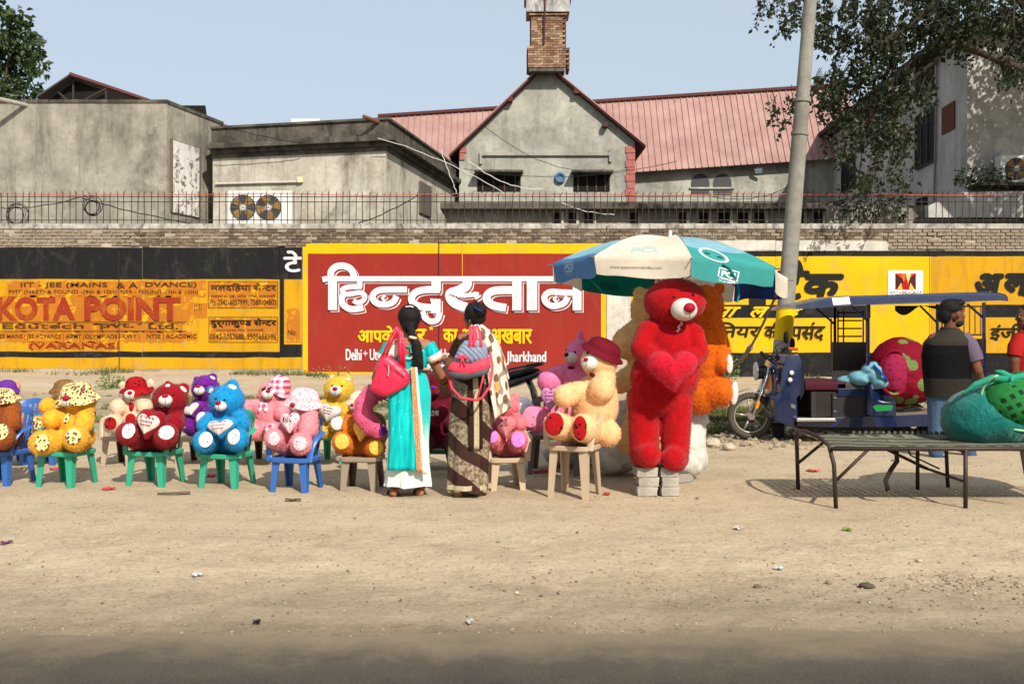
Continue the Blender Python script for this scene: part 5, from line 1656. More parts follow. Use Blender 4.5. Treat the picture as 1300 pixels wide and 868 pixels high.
# ------------------------------------------------------------------ moulded plastic armchairs
CHM = {}
def chair_mat(nm, c):
    if nm not in CHM: CHM[nm] = m_plain('plastic_' + nm, c, .38, var=.10, scale=5, bump=.05)
    return CHM[nm]
C_GREEN = ('green', S(44, 150, 118)); C_BLUE = ('blue', S(46, 92, 158)); C_BEIGE = ('beige', S(176, 154, 128)); C_TAUPE = ('taupe', S(138, 122, 104)); C_BROWN = ('brown', S(70, 46, 36)); C_TEAL = ('teal', S(60, 160, 130)); C_DKGREEN = ('dark_green', S(22, 92, 62)); C_GREY = ('greybrown', S(96, 86, 80))
def chair(label, px, py_leg, py_seat, w_px, rz, col, rear=None, arm_h=.17, back_h=.34, group='moulded plastic armchairs in the rows'):
    Yf = F * EYE / (py_leg - CY); w = w_px * .93 * Yf / F; d = w * .92
    Yc = Yf + d * .42; X = (px - CX) / F * Yc
    hs = EYE - (py_seat - CY) / F * Yf
    t = thing('plastic_chair', label, 'chair', (X, Yc, gz(X, Yc) * .0), rz, group)
    m = chair_mat(*col); mr = chair_mat(*(rear or col))
    hw = w / 2
    # seat: rounded slab with dished top
    mb = MB(); n = 36; rings = []
    def outline(s, z, dish=0):
        r = []
        for i in range(n):
            a = 2 * math.pi * i / n; c, q = math.cos(a), math.sin(a); e = .35
            x = math.copysign(abs(c) ** e, c) * hw * s; y = math.copysign(abs(q) ** e, q) * d / 2 * s
            r.append(Vector((x, y, z)))
        return r
    mb.loft([outline(.95, hs - .045), outline(1.02, hs - .035), outline(1.03, hs - .008), outline(.98, hs), outline(.85, hs - .006), outline(.4, hs - .014), outline(.02, hs - .016)], cap=(True, True))
    mb.build('seat', m, t, smooth='auto')
    # legs: angle section, splayed
    for sx in (-1, 1):
        for sy in (-1, 1):
            mb = MB(); tx, ty = sx * (hw - .03), sy * (d / 2 - .03); bx, by = sx * (hw - .018), sy * (d / 2 - .015 + (.035 if sy > 0 else 0))
            top = hs - .02; th = .012; wt, wb = .07, .045
            rings = []
            for z, cx, cy, ww in ((top, tx, ty, wt), (hs * .5, (tx + bx) / 2, (ty + by) / 2, (wt + wb) / 2), (0.0, bx, by, wb)):
                o = Vector((cx, cy, z)); a = Vector((-sx, 0, 0)); b = Vector((0, -sy, 0))
                rings.append([o, o + a * ww, o + a * ww + b * th, o + a * th + b * th, o + a * th + b * ww, o + b * ww])
            mb.loft(rings); mb.build('leg', m if sy < 0 else mr, t)
    # armrests sweeping from the front leg to the back
    back = []
    for sx in (-1, 1):
        pts = [(sx * (hw - .005), -d / 2 + .03, hs - .03), (sx * (hw + .012), -d / 2 + .06, hs + arm_h * .55), (sx * (hw + .03), -d / 2 + .11, hs + arm_h * .93), (sx * (hw + .035), -.02, hs + arm_h), (sx * (hw + .02), d * .25, hs + arm_h * 1.15)]
        q = []
        for i in range(len(pts) - 1):
            p0, p1, p2, p3 = (Vector(pts[max(i - 1, 0)]), Vector(pts[i]), Vector(pts[i + 1]), Vector(pts[min(i + 2, len(pts) - 1)]))
            for s in range(4):
                u = s / 4; q.append(.5 * ((2 * p1) + (-p0 + p2) * u + (2 * p0 - 5 * p1 + 4 * p2 - p3) * u * u + (-p0 + 3 * p1 - 3 * p2 + p3) * u ** 3))
        q.append(Vector(pts[-1]))
        mb = MB(); mb.tube(q, .022, 8, flat=(1.25, .5)); mb.build('armrest', m, t, smooth='auto')
    # curved back shell with slots
    def shell(a0, a1, zlo, zhi, nm, steps=14):
        mb = MB(); rings = []
        for s in range(steps + 1):
            a = a0 + (a1 - a0) * s / steps
            cx, cy = math.sin(a), math.cos(a)
            zl, zh = zlo(a), zhi(a)
            r1, r2 = 1.0, .965
            lean = lambda z: (z - hs) * .22
            P_ = lambda r, z: Vector((cx * (hw + .02) * r, cy * (d * .52) * r + lean(z), z))
            rings.append([P_(1, zl), P_(1, (zl + zh) / 2), P_(1, zh - .01), P_(.985, zh + .004), P_(r2, zh - .01), P_(r2, (zl + zh) / 2), P_(r2, zl)])
        mb.loft(rings); return mb.build(nm, m, t, smooth='auto')
    top = lambda a: hs + arm_h * 1.05 + (back_h - arm_h) * max(0, math.cos(a * .95)) ** .7
    shell(-1.45, 1.45, lambda a: top(a) - .055, top, 'back_rim', 24)
    for a in (-.75, -.45, -.15, .15, .45, .75):
        shell(a - .085, a + .085, lambda q: hs - .03, lambda q: top(q) - .05, 'back_slat', 4)
    return t, Yc

def row_of_bears():
    TL = R(-13)
    # ---------------- front row
    # 1 brown bear, blue chair at the frame edge
    chair('blue plastic chair cut by the frame edge, under the brown bear', 4, 617, 572, 62, TL, C_BLUE)
    brown = fur_mat('brown', S(150, 74, 22))
    t, off, bv = bear('brown bear with leopard print hat on the blue chair at the frame edge', 8.65, brown,
        [(4, 548, 24, 26, .02), (6, 525, 18, 24, .02), (2, 511, 17, 15, -.02)], muzzle=(-8, 514, 7.5), nose=(-12, 511, 3), eyes=((-1, 506), (-12, 505)),
        arms=[((16, 516, 10, -.02), (14, 537, 11, -.12)), ((-12, 520, 10, -.02), (-20, 535, 11, -.12))], legs=[((6, 558, 14, -.05), (2, 555, 15, -.24)), ((-14, 558, 14, -.05), (-26, 556, 15, -.22))],
        pads=[(1, 548, 9, 10), (-27, 552, 9, 10)], padmat=M_leo, seat_py=573)
    hat(t, off, 3, 503, 8.62, 15, 10, 21, M_leo, 5, seed=2)
    # second row: orange bear with purple hat
    chair('half hidden blue plastic chair in the back row beside the brown bear', 26, 590, 553, 46, TL, C_BLUE)
    org = fur_mat('orange', S(214, 122, 20))
    t, off, bv = bear('orange bear in a purple hat behind the brown bear', 9.7, org, [(10, 535, 16, 20, 0), (12, 503, 12, 11, -.02)], muzzle=(6, 505, 5), nose=(3, 503, 2),
        ears=[(22, 490, 5, .03, 1, 1)], earmat=fur_mat('pink', S(232, 142, 150)), arms=[((22, 520, 7, 0), (26, 532, 8, -.1))], legs=[((14, 545, 9, 0), (22, 546, 10, -.2))], fur=3500, seat_py=553)
    hat(t, off, 9, 494, 9.66, 12, 12, 15, m_spots('purple_print', S(92, 42, 130), S(50, 24, 70), 30, .1, .15), 4, seed=3)
    # 2 yellow bear, green chair
    chair('green plastic chair with the yellow bear in a leopard print hat', 84, 619, 573, 62, TL, C_GREEN)
    yel = fur_mat('yellow', S(232, 168, 44))
    t, off, bv = bear('golden yellow bear with leopard print hat and paws on a green chair', 8.65, yel,
        [(90, 556, 31, 17, .03), (95, 536, 21, 26, .03), (101, 507, 21, 18, -.02)], muzzle=(88, 509.5, 8), nose=(84, 505.6, 4.2), eyes=(),
        arms=[((109, 518, 10, -.02), (107, 538, 12, -.12)), ((84, 525, 10, 0), (66, 532, 12, -.12))], legs=[((80, 560, 14, -.05), (53, 562, 15.5, -.22)), ((100, 560, 15, -.05), (96, 556, 16, -.26))],
        pads=[(53, 562, 9, 10.5, .1), (92.6, 554, 9.5, 9.8)], padmat=M_leo, seat_py=574)
    hat(t, off, 98, 499, 8.6, 20, 14, 27, M_leo, 9, tilt=-.05, seed=4, wob=.2)
    mb = disc_on(*castpt(bv, 85, 531), 3.4 * 8.65 / F, 7 * 8.65 / F, .006, .004, .4); o = mb.build('bow_tie', M_leo, t, smooth=True); o.location = off
    chair('half hidden blue plastic chair behind the golden yellow bear', 63, 590, 553, 44, TL, C_BLUE)
    t, off, bv = bear('second golden yellow bear mostly hidden behind the first', 9.75, yel, [(80, 535, 20, 18, 0), (84, 518, 15, 20, 0), (82, 497, 15, 13, .0)],
        arms=[((72, 512, 9, 0), (60, 516, 10.5, -.12))], legs=[((74, 546, 9, 0), (48, 538, 10.5, -.2))], pads=[(46.6, 538, 6.5, 7.5)], padmat=M_leo, muzzle=(74, 500, 6), nose=(71, 498, 2.4), fur=4500, seat_py=553)
    hat(t, off, 82, 491, 9.7, 13, 9, 19, m_spots('leopard_dark', S(120, 90, 54), S(46, 30, 26), 42, .22, .28), 6, seed=5)
    # 3 cream bear with red hat, back row
    chair('beige plastic chair with brown rear legs under the cream bear', 158, 592, 554, 50, TL, C_BEIGE, C_BROWN)
    crm = fur_mat('cream', S(232, 198, 166))
    t, off, bv = bear('cream bear wearing a red spotted hat and red tie', 9.8, crm, [(168, 540, 24, 14, .02), (170, 521, 15, 20, .02), (174, 500, 17, 15, -.02)],
        muzzle=(166.5, 501, 7.5), nose=(164.8, 498.6, 2.7), eyes=((161.5, 493), (172.5, 493)), ears=[(156, 489, 5.5, .02, 1), (191, 486.5, 5.5, .02, 1.1)],
        arms=[((162, 512, 8, 0), (150, 517, 10.5, -.1)), ((181, 509, 8, 0), (184, 518, 10, -.1))], legs=[((158, 541, 10, -.02), (143, 538, 12, -.22)), ((170, 540, 10, -.02), (167, 534, 11, -.22))],
        pads=[(140, 537, 7.5, 7.8, 0, M_redspot), (165.5, 532, 6.5, 7.2, 0, M_redspot)], seat_py=554)
    hat(t, off, 173, 492, 9.75, 13.5, 14, 21, M_redspot, 5, seed=6)
    for (x, y, rx, ry) in ((167, 515, 3.2, 7), (167, 506, 3, 2.2)):
        o = disc_on(*castpt(bv, x, y), rx * 9.8 / F, ry * 9.8 / F, .008, .008).build('necktie', M_redspot, t, smooth=True); o.location = off
    # 4 crimson bear
    chair('green plastic chair with the crimson bear holding a heart', 197, 618, 573, 62, TL, C_GREEN)
    crim = fur_mat('crimson', S(142, 4, 20), dark=.65)
    t, off, bv = bear('crimson bear hugging a heart lettered with silver words', 8.65, crim, [(192, 558, 33, 15, .04), (208, 540, 22, 26, .04), (216, 506, 22.5, 19.5, -.02)],
        muzzle=(211.5, 508, 8.6), nose=(209.5, 502.7, 3.4), eyes=((219.5, 500.5), (205, 499)), ears=[(213, 489, 5, .03, 1.3, 1), (233, 493.5, 8, .02, 1, 1)],
        arms=[((224, 524, 10, 0), (222, 538, 12, -.1)), ((200, 526, 10, 0), (184, 534, 11, -.1))], legs=[((180, 560, 13, 0), (163, 550, 15, -.24)), ((208, 560, 14, 0), (211, 552, 15.5, -.28))],
        pads=[(163, 547, 7.8, 9.6, .4), (211, 549, 9.8, 8.6, -.2)], padmat=m_spots('pawprint_white', S(226, 218, 212), S(170, 80, 100), 30, .18, .22), seat_py=573)
    cushion(t, off, 191, 538, 8.34, 44, 42, crim, M_wplush, .84, .66, ("I'm", 'Someone', 'Special!'), M_ink, roll=.12, fur=900, izo=-1)
    for i in range(7):
        h, n = castpt(bv, 203 + i * 2.2, 514.5 + 1.3 * math.sin(i * 1.6) + (1 if i in (2, 3, 4) else 0)); o = disc_on(h, n, .008, .006, .004, .004).build('lace_collar', M_wplush, t); o.location = off
    # 5 purple bear, back row
    chair('beige plastic chair with brown rear legs under the purple bear', 252, 590, 555, 52, TL, C_BEIGE, C_BROWN)
    pur = fur_mat('purple', S(110, 24, 136), dark=.6)
    t, off, bv = bear('purple bear with a white heart behind the blue bear', 9.75, pur, [(258, 540, 22, 14, .02), (262, 524, 17, 22, .02), (261, 493, 17.5, 16.5, -.02)],
        muzzle=(254, 495.5, 6.8), nose=(251.6, 490.7, 2.8), eyes=((259.5, 489), (249, 487)), ears=[(270, 479, 6, .02, 1, 1), (249.5, 481.5, 4.5, .02, 1)],
        arms=[((270, 512, 8, 0), (266, 524, 9, -.1)), ((252, 513, 8, 0), (243, 524, 9, -.1))], legs=[((262, 544, 10, 0), (258, 533, 11, -.22)), ((246, 544, 10, 0), (240, 540, 10, -.2))],
        pads=[(256.5, 531.5, 7.5, 8.6)], seat_py=553)
    cushion(t, off, 245, 521, 9.55, 31, 22, pur, M_wplush, .86, .7, (), roll=-.45)
    o = disc_on(*castpt(bv, 250, 505.5), 6 * .0077, 2 * .0077, .008, .006, -.1).build('bow', m_plain('pink_bow', S(206, 60, 110), .7), t); o.location = off
    # 6 blue bear
    chair('green plastic chair with the turquoise blue bear', 288, 620, 576, 62, TL, C_GREEN)
    blu = fur_mat('blue', S(18, 140, 196), dark=.65)
    t, off, bv = bear('bright blue bear holding a white heart on a green chair', 8.6, blu, [(283, 560, 30, 15, .04), (286, 538, 23, 24, .04), (288, 508, 22.5, 20, -.02)],
        muzzle=(281.5, 515.5, 7.4), nose=(277.3, 511.6, 3.3), eyes=((285, 507.5), (274, 506)), ears=[(295, 490.5, 9, .02, 1.1, 1), (268, 496, 6, .02, 1.1, 1)],
        arms=[((302, 526, 11, 0), (306, 538, 12, -.1)), ((268, 530, 9, 0), (260, 540, 10, -.12))], legs=[((270, 562, 13, 0), (259, 560, 14, -.25)), ((294, 562, 13, 0), (301, 557, 14.5, -.25))],
        pads=[(261, 558, 8.4, 9.6, .3), (296.5, 554, 7.8, 9.8, .1)], padmat=m_spots('pawprint_lilac', S(226, 218, 214), S(180, 90, 120), 30, .18, .22), seat_py=577, furlen=.018, fur=9000)
    cushion(t, off, 282, 543, 8.30, 46, 29, blu, M_wplush, .86, .74, ('you are', 'special', 'forever'), m_plain('print_ink_lilac', S(170, 120, 160), .7), roll=-.12, fur=900)
    o = disc_on(*castpt(bv, 277, 524), .014, .022, .010, .006).build('bow', m_plain('magenta_bow', S(200, 30, 110), .7), t); o.location = off
    # 7 pink bear with gingham hat, back row
    chair('beige plastic chair with brown rear legs under the sunglasses bear', 336, 588, 554, 52, TL, C_BEIGE, C_BROWN)
    pnk = fur_mat('pink', S(232, 142, 150))
    t, off, bv = bear('pink bear in gingham hat, scarf and sunglasses', 9.8, pnk, [(340, 540, 26, 14, .02), (342, 522, 19, 24, .02), (344, 499, 16, 15, -.02)],
        muzzle=(340.5, 500.5, 7.4), nose=(340.3, 496.6, 2.8), arms=[((330, 514, 8, 0), (315, 517, 10, -.1)), ((356, 512, 9, 0), (358, 524, 10, -.1))], legs=[((330, 544, 10, 0), (322, 548, 11, -.2)), ((350, 544, 10, 0), (345, 545, 10, -.25))],
        pads=[(343.5, 545, 6.6, 7.4)], padmat=M_ging, seat_py=554)
    hat(t, off, 354, 492, 9.78, 14, 16, 19, M_ging, 4, tilt=.45, seed=8)
    k = 9.8 / F
    for x, y in ((335.5, 494.3), (342.5, 494)):
        o = disc_on(*castpt(bv, x, y), 3.2 * k, 2.4 * k, .006, .008).build('sunglasses_lens', M_eye, t, smooth=True); o.location = off
    for x, y, ro in ((334, 511, .3), (330.5, 517, .1), (337, 516, -.2)):
        o = disc_on(*castpt(bv, x, y), 3.2 * k, 7 * k, .006, .006, ro).build('scarf', M_ging, t, smooth=True); o.location = off
    # 8 pink floral bear, blue chair
    chair('blue plastic chair with the pink floral hatted bear', 376, 625, 581, 60, TL, C_BLUE)
    t, off, bv = bear('pink bear in a floral sunhat holding a small floral heart', 8.5, pnk, [(374, 560, 30, 18, .04), (382, 542, 20, 24, .04), (387, 517, 19, 18, -.02)],
        muzzle=(376, 516, 7.2), nose=(371.5, 514, 3.4), eyes=((382, 511.5),), arms=[((393, 524, 11, -.08), (391, 544, 12.5, -.16)), ((376, 532, 9, 0), (362, 542, 9, -.12))],
        legs=[((362, 566, 13, 0), (348, 556, 12.5, -.24)), ((384, 566, 13, 0), (382, 563, 14, -.28))], pads=[(347.5, 556.7, 7.8, 8.4, .2), (380.7, 563, 8.6, 8.6)], padmat=M_floral, seat_py=580)
    hat(t, off, 386, 507, 8.45, 19, 14, 25, M_floral, 6, tilt=.12, seed=9, wob=.15)
    cushion(t, off, 368, 536, 8.22, 28, 29, M_floral, None, lines=('MAGIC',), ink=M_inkb, roll=-.12, th=.05, tsc=1.0)
    # 9 yellow bear with heart, back row
    chair('teal plastic chair in the back row under the lemon yellow bear', 424, 588, 553, 50, TL, C_TEAL)
    lem = fur_mat('lemon', S(226, 184, 60), light=1.1)
    t, off, bv = bear('lemon yellow bear with round white ears holding a white lettered heart', 9.8, lem, [(424, 541, 23, 13, .02), (424, 522, 19, 22, .02), (430.5, 494, 19.5, 17, -.02)],
        muzzle=(427, 496, 7.8), nose=(425.3, 493.4, 2.8), eyes=((422, 489.5), (434, 489.5)), ears=[(421.5, 478.5, 5, .02, 1, 1), (442, 480.8, 6.2, .02, 1, 1)],
        arms=[((438, 514, 9, 0), (441, 524, 10, -.1)), ((412, 514, 8, 0), (408, 526, 9, -.1))], legs=[((412, 544, 10, 0), (409, 546, 10, -.2)), ((430, 544, 10, 0), (428, 538, 10.5, -.24))],
        pads=[(427.8, 537, 8, 8.6)], padmat=M_wfloral, seat_py=553, furlen=.018)
    cushion(t, off, 418.5, 524, 9.52, 31, 25, M_wplush, None, lines=("I'm", 'Someone', 'Special'), roll=.15, tsc=.9)
    # 10 orange bear, taupe chair
    chair('taupe plastic chair with the orange bear beside the turquoise sari', 460, 624, 580, 56, R(-6), C_TAUPE, C_BROWN)
    orb = fur_mat('deep_orange', S(226, 122, 16))
    t, off, bv = bear('orange bear with gold patterned paws on the taupe chair', 8.55, orb, [(456, 565, 29, 15, .04), (458, 540, 18, 28, .04), (457, 514, 15, 15, .0)],
        arms=[((446, 530, 9, 0), (443, 545, 10, -.12)), ((468, 530, 9, 0), (474, 540, 10, -.1))], legs=[((446, 568, 12, 0), (434, 561, 12.5, -.24)), ((468, 568, 12, 0), (477, 568, 12.5, -.24))],
        pads=[(434, 560.5, 9, 9.5), (477.6, 568, 9.2, 9.2)], padmat=M_gold, muzzle=(450, 516, 6), nose=(447, 514, 2.4), eyes=((454, 509),), seat_py=580)
    cushion(t, off, 459, 546, 8.3, 24, 30, M_gold, None, th=.05)
    hat(t, off, 457, 506, 8.52, 13, 9, 18, m_spots('cream_print', S(224, 200, 170), S(200, 120, 90), 60, .1, .14), 5, seed=10)
    mb = MB(); k = 8.25 / F
    chain(mb, [P(488, 494, 8.3), P(472, 500, 8.25), P(462, 513, 8.22), P(461, 528, 8.2), P(470, 541, 8.2), P(484, 548, 8.22)], [10 * k, 12 * k, 12 * k, 12 * k, 10.5 * k, 8 * k])
    t = thing('plush_crescent', 'fluffy pink plush crescent leaning on the orange bear under the red bag', 'plush toy', P(470, 550, 8.22))
    me = add_fur(remeshed(mb, .011, 6), 4500, .018, .005, seed=77); o = link(me, 'body', fur_mat('hotpink', S(226, 96, 132)), t, smooth=True); o.location = -t.location
    mb = MB(); mb.ell(P(486, 547, 8.16), (5 * k, .02, 6 * k)); o = mb.build('purple_tip', fur_mat('purple', S(110, 24, 136)), t, smooth=True); o.location = -t.location
    # 11 maroon bear between the women
    chair('dark green plastic chair under the maroon bear between the two women', 556, 596, 570, 54, R(-5), C_DKGREEN)
    mar = fur_mat('maroon', S(104, 6, 30), dark=.6)
    t, off, bv = bear('dark maroon bear with a stitched Love heart seen between the two women', 9.3, mar, [(556, 553, 26, 16, .04), (556, 528, 22, 30, .04), (556, 489, 21, 20, 0)],
        arms=[((540, 515, 10, 0), (540, 535, 11, -.1)), ((572, 515, 10, 0), (574, 535, 11, -.1))], ears=[(541, 473, 6, .02, 1), (572, 473, 6, .02, 1)], legs=[((544, 560, 12, 0), (536, 562, 13, -.2)), ((570, 560, 12, 0), (578, 562, 13, -.2))],
        muzzle=(552, 496, 7), nose=(550, 492, 3), eyes=((548, 484), (560, 484)), nosemat=pur, muzmat=m_plush('maroon_muzzle', S(120, 14, 36)), seat_py=569)
    cushion(t, off, 554, 528, 9.0, 34, 32, mar, None, lines=('Love',), ink=M_wplush, tsc=.8, roll=-.1)
    # 12 small pink bear right of the second woman
    chair('beige plastic chair with the small pink sequin pawed bear', 642, 623, 581, 54, R(10), C_BEIGE)
    pk2 = fur_mat('salmon_pink', S(230, 124, 132))
    t, off, bv = bear('small pink bear with lilac sequin paws behind the printed dupatta', 8.55, pk2, [(645, 566, 23, 16, .04), (644, 545, 17, 24, .04), (646, 515, 14, 14, 0)],
        arms=[((656, 532, 8, 0), (660, 538, 9.5, -.12)), ((634, 532, 8, 0), (628, 540, 9, -.12))], legs=[((636, 568, 11, 0), (626, 556, 11, -.24)), ((654, 568, 11, 0), (658, 559, 12.5, -.26))],
        pads=[(657.6, 558, 9, 9.5), (624.5, 554, 7.5, 8)], padmat=M_sequin, muzzle=(640, 518, 6), nose=(637, 516, 2.4), eyes=((645, 511),), ears=[(638, 503, 5, .02, 1), (655, 503, 5, .02, 1)], seat_py=581)
    cushion(t, off, 642, 541.5, 8.28, 28, 28, fur_mat('curly_pink', S(220, 130, 136), dark=.6), None, lines=('LOVE',), ink=M_inkb, fur=1200, tsc=.8, roll=-.2)
    # 13 hot pink bear
    chair('grey brown plastic chair in the back row under the hot pink bear', 705, 603, 552, 76, R(-8), C_GREY)
    hot = fur_mat('hotpink', S(226, 96, 132))
    t, off, bv = bear('hot pink bear with pointed ears behind the peach bear', 9.3, fur_mat('strong_pink', S(242, 126, 168)), [(722, 525, 34, 24, .04), (724, 490, 25, 30, .04), (736, 449, 18, 19, 0)],
        muzzle=(726, 454, 8), nose=(719.4, 450.5, 3.2), eyes=((730, 447), (719, 444)), ears=[(736.5, 428, 5, .0, 1.8), (757, 432, 7, .03, 1.0, 1)], earmat=fur_mat('lilac', S(180, 130, 190)),
        arms=[((712, 478, 15, 0), (697, 484, 15, -.12)), ((740, 480, 13, 0), (748, 492, 14, -.1))], legs=[((700, 535, 15, 0), (680, 532, 16, -.28)), ((735, 535, 15, 0), (735, 535, 16, -.2))],
        pads=[(674, 529, 11, 13, .1)], padmat=m_spots('pawprint_pink', S(214, 130, 160), S(140, 50, 90), 24, .16, .20), seat_py=550, nosemat=m_plain('maroon_nose', S(70, 10, 24), .5))
    cushion(t, off, 699, 506, 8.98, 27, 33, fur_mat('lilac_pink', S(206, 140, 180)), None, lines=("I'm", 'Someone', 'Special'), ink=m_plain('print_ink_purple', S(130, 50, 120), .7), th=.05)
    o = disc_on(*castpt(bv, 725, 467), .035, .018, .012, .004).build('bow', M_maroon, t); o.location = off
    # 14 peach bear on the beige armchair
    chair('pale beige plastic armchair in front of the giant red bear', 729, 633, 566, 64, R(-24), C_BEIGE, arm_h=.2, back_h=.42)
    pch = fur_mat('peach', S(234, 184, 130), dark=.85, light=1.08)
    t, off, bv = bear('big peach bear with maroon hat and red spotted paws on beige armchair', 8.2, pch, [(752, 548, 36, 18, .05), (756, 512, 30, 38, .05), (761, 458, 24, 22, 0)],
        muzzle=(749, 461, 10.5), nose=(744, 456.5, 3.0), eyes=((757.5, 449, 1.8), (746, 448, 1.8)), arms=[((768, 480, 14, -.02), (764, 494, 17, -.14)), ((740, 494, 12, 0), (717, 503, 15, -.15))],
        legs=[((730, 548, 16, 0), (707, 540, 17, -.28)), ((752, 548, 17, 0), (741, 543, 18, -.30)), ((768, 550, 17, .0), (772, 550, 17, -.05))], pads=[(703.7, 538, 11.5, 14, .1, M_redspot), (736.4, 543.4, 8.5, 15, 0, M_redspot)], seat_py=565, fur=9000, ears=())
    hat(t, off, 766, 445, 8.2, 22, 15, 29, M_maroon, 5, tilt=.42, seed=12, wob=.08)
    for s in (-1, 1):
        o = disc_on(*castpt(bv, 749 + 4 * s, 475), 4.6 * .0065, 3 * .0065, .012, .012, .3 * s).build('bow', M_maroon, t, smooth=True); o.location = off

    # ---------------- giant bears under the umbrella
    red = fur_mat('red', S(172, 2, 14), dark=.66)
    Yb = 8.2
    t, off, bv = bear('giant red bear standing on stone blocks under the umbrella, hugging a red heart', Yb, red,
        [(857, 383, 40, 30, 0, 34), (851, 440, 34, 40, .02, 27), (842, 478, 42, 40, .02, 30), (838, 504, 41, 26, .03, 27), (863, 470, 26, 40, .03, 24)],
        arms=[((824, 421, 16, 0), (815, 442, 15, -.05)), ((815, 442, 15, -.05), (835, 462, 13, -.16)), ((880, 425, 15, 0), (886, 447, 14, -.05)), ((886, 447, 14, -.05), (872, 464, 12, -.16))],
        legs=[((817, 512, 20.5, .03), (818, 576, 19, -.02)), ((818, 576, 19, -.02), (823, 578, 16, -.14)), ((860, 510, 20.5, .03), (857, 581, 18, -.02)), ((857, 581, 18, -.02), (855, 582, 16, -.14))],
        muzzle=(867, 393, 16.5, (.15, -1, 0)), nose=(875.4, 390.5, 6.8), eyes=((856, 376.5, 2), (880, 374, 2)), furlen=.010, fur=26000, voxel=.014, seat_py=597, group='giant bears under the umbrella')
    cushion(t, off, 853.6, 470, 7.86, 66, 58, fur_mat('heart_red', S(206, 18, 46), dark=.7, scale=34), None, yaw=.02, th=.13, fur=9000, pitch=-.1)
    for i in range(6):
        h, n = castpt(bv, 861 + 1.2 * math.sin(i * 2.1) + (6 - i) * (.6 if i < 3 else 0), 409 + i * 2.3)
        if h: o = disc_on(h, n, .009, .010, .004, .006).build('ribbon_tag', M_wplush, t); o.location = off
    crm2 = fur_mat('giant_cream', S(228, 180, 118))
    bear('giant cream bear hidden behind the red bear, its arms showing at left', 8.85, crm2, [(828, 392, 28, 26, 0, 22), (822, 450, 26, 60, 0, 20), (822, 510, 28, 34, 0, 22)],
        arms=[((815, 418, 18, 0), (797, 436, 21, -.03)), ((812, 470, 14, 0), (787, 486, 14, -.05))], legs=[((815, 520, 18, 0), (800, 560, 17, -.0)), ((835, 520, 18, 0), (838, 560, 17, -.0))], ears=[(812, 372, 9, .03, 1)], fur=9000, voxel=.014, group='giant bears under the umbrella')
    oro = fur_mat('giant_orange', S(214, 98, 10))
    bear('giant orange bear with white paws behind the red bear at right', 8.85, oro, [(895, 390, 24, 28, 0, 22), (896, 450, 26, 45, 0, 20), (890, 500, 24, 26, 0, 20)],
        arms=[((905, 418, 16, 0), (914, 440, 13, -.03)), ((914, 440, 13, -.03), (917, 462, 11, -.10))], legs=[((890, 498, 19, 0), (915, 497, 19, -.06))], pads=[(926.3, 462, 5, 12, 0), (932.6, 499, 6, 15, 0)], ears=[(913, 366, 8, .03, 1)], fur=12000, voxel=.014, furlen=.018, padth=.02, group='giant bears under the umbrella')
row_of_bears()
# ------------------------------------------------------------------ stone blocks under the giant bear
def block_stacks():
    m = N('grey_block'); c = m.mix(m.step(m.noise(7, 6, .7), .35, .65), S(138, 132, 122), S(176, 168, 154)); c = m.mix(m.math('MULTIPLY', m.step(m.noise(30, 4, .8), .5, .7), .5), c, S(92, 86, 78)); m.bump(m.noise(40, 6, .8), .6, .01); m.done(c, .95)
    r = random.Random(4)
    for col, (x0, x1) in enumerate(((806, 834), (836, 859))):
        for row in range(3):
            Yb = 8.18; k = Yb / F; w = (x1 - x0) * k; z0 = .001 + row * .077
            X = ((x0 + x1) / 2 - CX) * k + r.uniform(-.01, .01)
            mb = MB(); mb.box((0, 0, .038), (w * r.uniform(.94, 1.03), .24, .074))
            me = mb.mesh('block'); bm = bmesh.new(); bm.from_mesh(me)
            bmesh.ops.subdivide_edges(bm, edges=bm.edges, cuts=3, use_grid_fill=True)
            for v in bm.verts:
                v.co += Vector((r.uniform(-.004, .004), r.uniform(-.004, .004), r.uniform(-.0022, .0022)))
                if abs(v.co.x) > w * .44 and abs(v.co.y) > .1: v.co.xy *= .93
            bmesh.ops.recalc_face_normals(bm, faces=bm.faces); bm.to_mesh(me); bm.free()
            o = link(me, 'stone_block', m.m, None, 'auto', (X, Yb, z0)); o.rotation_euler = (0, 0, r.uniform(-.08, .08))
            tag(o, ('bottom', 'middle', 'top')[row] + ' grey stone block in the ' + ('wider' if col == 0 else 'narrower') + ' stack under the giant red bear', 'stone block', 'stone blocks under the red bear')
block_stacks()

